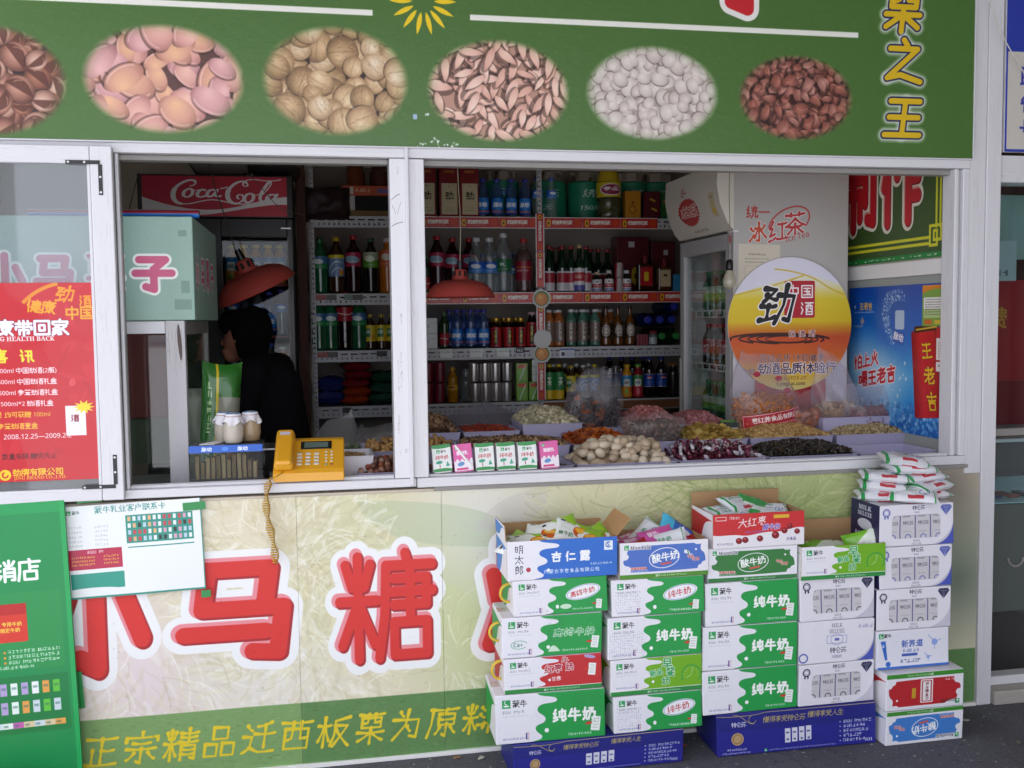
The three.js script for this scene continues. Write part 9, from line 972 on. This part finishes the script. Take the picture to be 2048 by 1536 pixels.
// ---------- small milk cartons lined up on the sill ----------
{ const wf = print(canvas(192, 256, (g, w, h) => { g.fillStyle = '#dfe2e0'; g.fillRect(0, 0, w, h); g.fillStyle = '#2a8a44'; g.fillRect(0, 0, w, 30); g.beginPath(); g.moveTo(0, 30); g.quadraticCurveTo(w / 2, 48, w, 26); g.fill(); brand(g, 44, 48, 34, '#333'); write(g, '纯牛奶', 34, 100, 42, { ink: '#b82c38', lw: 0.12, skew: -0.15, gap: 1.05 }); g.fillStyle = '#3a9a7c'; g.beginPath(); g.ellipse(64, 168, 34, 16, -0.1, 0, 7); g.fill(); g.beginPath(); g.moveTo(130, 210); g.lineTo(146, 160); g.lineTo(172, 206); g.fill(); g.fillStyle = '#b03a40'; g.fillRect(64, 188, 10, 30); g.fillStyle = '#2a8a44'; g.beginPath(); g.moveTo(0, 232); g.quadraticCurveTo(w / 2, 216, w, 236); g.lineTo(w, h); g.lineTo(0, h); g.fill(); }), 0.35), pf = print(canvas(192, 256, (g, w, h) => { g.fillStyle = '#d25a9c'; g.fillRect(0, 0, w, h); g.fillStyle = '#e4dce4'; g.beginPath(); g.moveTo(0, 150); for (let i = 0; i <= 8; i++) g.quadraticCurveTo(i * 24 - 12, i % 2 ? 180 : 130, i * 24, 150); g.lineTo(w, h); g.lineTo(0, h); g.fill(); mark(g, 20, 22, 30); write(g, '酸酸乳', 34, 66, 38, { ink: '#f2e4ee', lw: 0.13 }); g.fillStyle = '#5a8ac0'; g.beginPath(); g.ellipse(70, 190, 36, 20, -0.2, 0, 7); g.fill(); g.fillStyle = '#c83a78'; g.fillRect(20, 228, 120, 20); }), 0.35);
  const side = mat(0xd8dad8, 0.4), pk = mat(0xd470a8, 0.4);
  [0, 1, 0, 0, 0, 1].forEach((k, i) => { const x = [...[0.3931,0.4672,0.5401,0.6137,0.6897,0.768]][i], t = thing('small_milk_carton', k ? `small pink milk carton on the sill, ${i === 1 ? 'second from left with a straw' : 'at the right end'}` : `small white and green milk carton on the sill, ${['first from left', '', 'third from left', 'fourth from left', 'fifth from left'][i]}`, 'carton', [x, 0.9795, -0.034], [0.04, -0.02, 0.0, 0.02, 0.0, 0.05][i], 'small milk cartons on the sill'); t.rotation.x = -0.12; t.rotation.z = [0.07, 0.08, 0.04, 0.03, 0.03, 0.05][i]; const m = k ? pk : side; part(t, 'carton', rb(-0.0325, 0.0325, 0.004, 0.096, -0.02, 0.02, 0.0015), frontOnly(m, k ? pf : wf)); part(t, 'folded_ear', rb(-0.03, 0.03, 0.0, 0.0036, -0.018, 0.021, 0.0005), m); if (i === 1) part(t, 'straw', rb(-0.004, 0.004, -0.05, 0.05, 0.0202, 0.024, 0.002), M.white, [0.002, 0.052, 0.0005], [0, 0, 0.55]); }); }
// ---------- shopkeeper bending in the gloom ----------
{ const J = { hip: [0.0, 0.92, 0], chest: [-0.05, 1.24, 0.03], neck: [-0.1, 1.4, 0.05], sl: [-0.06, 1.33, 0.2], sr: [-0.06, 1.33, -0.16], el: [-0.12, 1.07, 0.25], er: [-0.12, 1.07, -0.2], wl: [-0.3, 0.98, 0.2], wr: [-0.3, 0.98, -0.14], kl: [-0.02, 0.5, 0.1], kr: [-0.02, 0.5, -0.1], al: [0, 0.1, 0.1], ar: [0, 0.1, -0.1], tl: [-0.13, 0.09, 0.11], tr: [-0.13, 0.09, -0.11] };
  const B = [['hip', 'chest', 0.15, 0.16], ['chest', 'neck', 0.15, 0.06], ['chest', 'sl', 0.13, 0.08], ['chest', 'sr', 0.13, 0.08], ['sl', 'el', 0.07, 0.055], ['sr', 'er', 0.07, 0.055], ['el', 'wl', 0.052, 0.036], ['er', 'wr', 0.052, 0.036], ['hip', 'kl', 0.12, 0.075], ['hip', 'kr', 0.12, 0.075], ['kl', 'al', 0.075, 0.05], ['kr', 'ar', 0.075, 0.05], ['al', 'tl', 0.05, 0.04], ['ar', 'tr', 0.05, 0.04]];
  function skin(bones, min, size, n, m) { const mc = new MarchingCubes(n, m, false, false, 60000); mc.isolation = 0; for (let k = 0; k < n; k++) for (let j = 0; j < n; j++) for (let i = 0; i < n; i++) { const p = [min[0] + size * i / n, min[1] + size * j / n, min[2] + size * k / n]; let d = 9; for (const [a, b, ra, rb2] of bones) { const x = b[0] - a[0], y = b[1] - a[1], z = b[2] - a[2], u = p[0] - a[0], v = p[1] - a[1], w = p[2] - a[2], h = Math.max(0, Math.min(1, (x * u + y * v + z * w) / (x * x + y * y + z * z || 1e-9))), e = Math.sqrt((u - h * x) ** 2 + (v - h * y) ** 2 + (w - h * z) ** 2) - (ra + h * (rb2 - ra)), kk = 0.25 * Math.min(ra, 0.12), t = Math.max(0, kk - Math.abs(d - e)) / kk; d = Math.min(d, e) - t * t * kk * 0.25; } mc.field[k * n * n + j * n + i] = -d; } mc.update(); const g = new THREE.BufferGeometry(), c = mc.count; g.setAttribute('position', new THREE.Float32BufferAttribute(mc.positionArray.slice(0, c * 3), 3)); g.setAttribute('normal', new THREE.Float32BufferAttribute(mc.normalArray.slice(0, c * 3), 3)); const hs = size / 2; g.scale(hs, hs, hs).translate(min[0] + hs, min[1] + hs, min[2] + hs); return g; }
  const px = -0.242, who = thing('person', 'person in dark clothes with black hair bending behind the counter', 'person', [px + 0.04, -0.06, -1.42], -0.28), cloth = mat(0x17151a, 0.95, { specularIntensity: 0.3, bumpMap: grainRep(6, 6), bumpScale: 0.004 }), flesh = mat(0xa8705c, 0.55);
  part(who, 'body', skin(B.map(([a, b, r1, r2]) => [J[a], J[b], r1, r2]), [-0.75, -0.02, -0.75], 1.5, 64, cloth), cloth);
  const hc = [-0.15, 1.5, 0.05], hd = skin([[[hc[0] + 0.02, hc[1] + 0.02, hc[2]], [hc[0], hc[1] - 0.02, hc[2]], 0.088, 0.08], [[hc[0] - 0.03, hc[1] - 0.03, hc[2]], [hc[0] - 0.055, hc[1] - 0.085, hc[2]], 0.06, 0.04], [[hc[0] - 0.085, hc[1] - 0.01, hc[2]], [hc[0] - 0.094, hc[1] - 0.034, hc[2]], 0.01, 0.014], [[hc[0] - 0.07, hc[1] - 0.075, hc[2] - 0.018], [hc[0] - 0.07, hc[1] - 0.075, hc[2] + 0.018], 0.024, 0.024], [[hc[0] + 0.005, hc[1] - 0.02, hc[2] + 0.084], [hc[0] + 0.01, hc[1] - 0.045, hc[2] + 0.082], 0.016, 0.012], [[hc[0] + 0.005, hc[1] - 0.02, hc[2] - 0.084], [hc[0] + 0.01, hc[1] - 0.045, hc[2] - 0.082], 0.016, 0.012], [[hc[0] + 0.02, hc[1] - 0.05, hc[2]], [J.neck[0], J.neck[1] - 0.02, J.neck[2]], 0.055, 0.058]], [hc[0] - 0.2, hc[1] - 0.22, hc[2] - 0.2], 0.4, 52, flesh); const head = part(who, 'head', hd, flesh);
  for (const q of [-1, 1]) part(head, 'eye', new THREE.SphereGeometry(0.012, 12, 8), mat(0x1c1412, 0.2), [hc[0] - 0.077, hc[1] + 0.0, hc[2] + q * 0.032]); part(head, 'mouth', lump(0.016, 0.4, 0.35, 1.3, 2), mat(0x7c3c38, 0.5), [hc[0] - 0.094, hc[1] - 0.074, hc[2]]);
  part(who, 'hair', skin([[[hc[0] + 0.04, hc[1] + 0.045, hc[2]], [hc[0] - 0.045, hc[1] + 0.055, hc[2]], 0.094, 0.066], [[hc[0] + 0.05, hc[1], hc[2]], [hc[0] + 0.05, hc[1] - 0.09, hc[2]], 0.085, 0.06], [[hc[0] + 0.02, hc[1] + 0.02, hc[2] + 0.06], [hc[0] + 0.03, hc[1] - 0.08, hc[2] + 0.07], 0.05, 0.03], [[hc[0] + 0.02, hc[1] + 0.02, hc[2] - 0.06], [hc[0] + 0.03, hc[1] - 0.08, hc[2] - 0.07], 0.05, 0.03]], [hc[0] - 0.2, hc[1] - 0.2, hc[2] - 0.2], 0.4, 44, cloth), mat(0x0c0a0a, 0.95, { specularIntensity: 0.25 }));
  for (const s of ['l', 'r']) { const w = J['w' + s], f = []; f.push([w, [w[0] - 0.06, w[1] - 0.02, w[2]], 0.03, 0.034]); [-0.026, -0.009, 0.009, 0.026].forEach((dz, i) => { const L = [0.055, 0.068, 0.064, 0.05][i], a = [w[0] - 0.075, w[1] - 0.022, w[2] + dz], b = [a[0] - L * 0.6, a[1] - 0.012, a[2]]; f.push([a, b, 0.0095, 0.009], [b, [b[0] - L * 0.35, b[1] - 0.025, b[2]], 0.009, 0.007]); }); const th = s === 'l' ? -0.035 : 0.035; f.push([[w[0] - 0.03, w[1] - 0.01, w[2] + th * 0.6], [w[0] - 0.075, w[1] - 0.03, w[2] + th * 1.5], 0.012, 0.009]); part(who, 'hand', skin(f, [w[0] - 0.2, w[1] - 0.13, w[2] - 0.12], 0.26, 46, flesh), flesh); } }
// ---------- neighbouring shop and surroundings ----------
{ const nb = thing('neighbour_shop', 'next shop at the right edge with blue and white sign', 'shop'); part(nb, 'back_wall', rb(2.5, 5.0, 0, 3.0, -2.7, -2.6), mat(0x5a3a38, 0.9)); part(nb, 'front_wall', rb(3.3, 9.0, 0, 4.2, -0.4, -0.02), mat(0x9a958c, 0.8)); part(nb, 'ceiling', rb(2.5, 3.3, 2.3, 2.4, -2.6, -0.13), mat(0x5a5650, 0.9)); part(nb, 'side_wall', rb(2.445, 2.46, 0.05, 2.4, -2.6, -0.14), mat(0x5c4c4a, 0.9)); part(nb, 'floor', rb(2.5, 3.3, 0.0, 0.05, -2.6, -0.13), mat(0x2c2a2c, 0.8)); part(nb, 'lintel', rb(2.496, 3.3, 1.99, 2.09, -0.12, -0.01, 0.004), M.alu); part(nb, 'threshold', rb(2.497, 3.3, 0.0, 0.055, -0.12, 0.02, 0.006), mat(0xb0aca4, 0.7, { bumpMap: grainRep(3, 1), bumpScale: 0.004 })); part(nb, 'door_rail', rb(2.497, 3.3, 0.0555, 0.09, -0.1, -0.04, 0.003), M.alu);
  part(nb, 'glass', box(0.8, 0.93, 0.005, 2.9, 1.525, -0.07), M.glass); part(nb, 'glazing_bar', rb(2.497, 3.3, 1.03, 1.058, -0.085, -0.055, 0.003), M.aluDark); part(nb, 'teal_panel', rb(2.55, 3.2, 1.72, 1.98, -0.3, -0.28), mat(0x7c9c98, 0.6)); part(nb, 'paper', rb(2.5, 2.72, 1.63, 1.79, -0.2, -0.197), print(canvas(128, 96, (g, w, h) => { g.fillStyle = '#8ea6a8'; g.fillRect(0, 0, w, h); finePrint(g, 16, 70, 80, 14, '#2c3c44', 3); }), 0.6)); part(nb, 'red_cloth', rb(2.52, 2.95, 1.22, 1.64, -0.36, -0.35), print(canvas(256, 256, (g, w, h) => { g.fillStyle = '#8a1c24'; g.fillRect(0, 0, w, h); write(g, '费', 120, 70, 50, { ink: '#a8842c', lw: 0.12, brush: 0.5 }); }), 0.8)); part(nb, 'red_shelf', rb(2.55, 3.2, 1.0, 1.2, -0.8, -0.6), mat(0x7c1c24, 0.7));
  const cs = part(nb, 'display_case', rb(2.5, 3.25, 0.74, 0.99, -0.75, -0.16), mat(0xe4f4f6, 0.04, { transmission: 0.94, thickness: 0 })); part(cs, 'case_rim', rb(2.5, 3.25, 0.9905, 1.005, -0.76, -0.15), mat(0x9ab0b2, 0.3)); part(cs, 'case_base', rb(2.5, 3.25, 0.3, 0.738, -0.74, -0.17), mat(0x555c58, 0.5)); part(cs, 'handle', new THREE.TorusGeometry(0.035, 0.005, 8, 16, Math.PI).rotateZ(Math.PI), M.aluDark, [2.72, 0.52, -0.166]); part(cs, 'tray_lining', rb(2.51, 3.24, 0.741, 0.745, -0.74, -0.17), mat(0xb8d8da, 0.4));
  for (let i = 0; i < 9; i++) single('phone_handset', `small mobile phone in the neighbour's glass case, ${ord[i]} from left`, 'phone', rbox(0.045, 0.012, 0.1, 0.005, 2), mat([0x20242c, 0x8a9098, 0x3a3060, 0x9c3a34][i % 4], 0.25), [2.55 + (i % 5) * 0.075, 0.752, -0.3 - Math.floor(i / 5) * 0.16], [0, 0.2 * Math.sin(i * 3), 0], 'phones in the glass case');
  const sg = thing('neighbour_sign', 'blue and white vertical lettered sign at the upper right edge', 'sign'); part(sg, 'panel', rb(2.502, 3.1, 2.1, 3.0, -0.014, 0.004, 0.002), frontOnly(M.alu, print(canvas(598, 900, (g, w, h) => { const s = 1000; g.fillStyle = '#c6c2ba'; g.fillRect(0, 0, w, h); g.fillStyle = '#2438a0'; g.fillRect(0, 0, w, (3.0 - 2.466) * s); g.fillRect(0, h - 10, w, 10); g.fillRect(0, 0, 8, h); write(g, '联各号', 62, (3.0 - 2.415) * s, 74, { ink: '#3a3a9c', lw: 0.13, vertical: true, gap: 1.3 }); g.fillStyle = '#c8c8cc'; g.fillRect(90, (3.0 - 2.65) * s, 300, 60); }), 0.5)));
  tag(part(scene, 'hanging_string', tube([[2.3855,2.6478, 0.05], [2.4492,2.5269, 0.04], [2.566,2.3706, 0.03]], 0.0022, 16, 5), mat(0xc8c6c0, 0.8)), 'white string slanting across the upper right corner', 'string');
  [[0.42, 0.03, 0x8a6a4c], [0.5, 0.05, 0xb8b4a8], [1.21, 0.1, 0x7c4a34], [2.3, 0.12, 0x9a968c], [2.36, 0.33, 0x6a6258]].forEach(([x, z, c], i) => single('litter_scrap', `small scrap of litter on the ground, ${ord[i]} from left`, 'litter', lump(0.011, 1.4, 0.25, 0.8, i + 40, 0.3), mat(c, 0.8), [x, 0.0035, z], [0, i, 0], 'litter scraps'));
  // unseen roof and end wall, placed to shade the front and its right side
  const roof = thing('unseen_canopy_roof', 'concrete canopy out of view above the sign, placed to shade the front', 'canopy'); part(roof, 'slab', rb(-1.55, 9, 3.15, 3.35, -2.8, 2.6, 0.01), mat(0xa8a49c, 0.85)); part(roof, 'slab', rb(1.4, 9, 3.16, 3.34, 2.601, 7.5, 0.01), mat(0xa8a49c, 0.85)); part(roof, 'fascia', rb(-1.55, 9, 2.95, 3.149, 2.5, 2.6, 0.005), mat(0x9c988f, 0.8)); part(roof, 'column', rb(4.05, 4.35, 0, 2.94, 2.2, 2.5, 0.01), mat(0xa49f96, 0.85)); part(roof, 'column', rb(-1.9, -1.6, 0, 3.149, 2.25, 2.5, 0.01), mat(0xa49f96, 0.85)); part(roof, 'unseen_end_wall', rb(4.4, 4.7, 0, 3.149, 0.0, 7.4, 0.01), mat(0x8e887e, 0.85)); }
renderer.render(scene, camera);
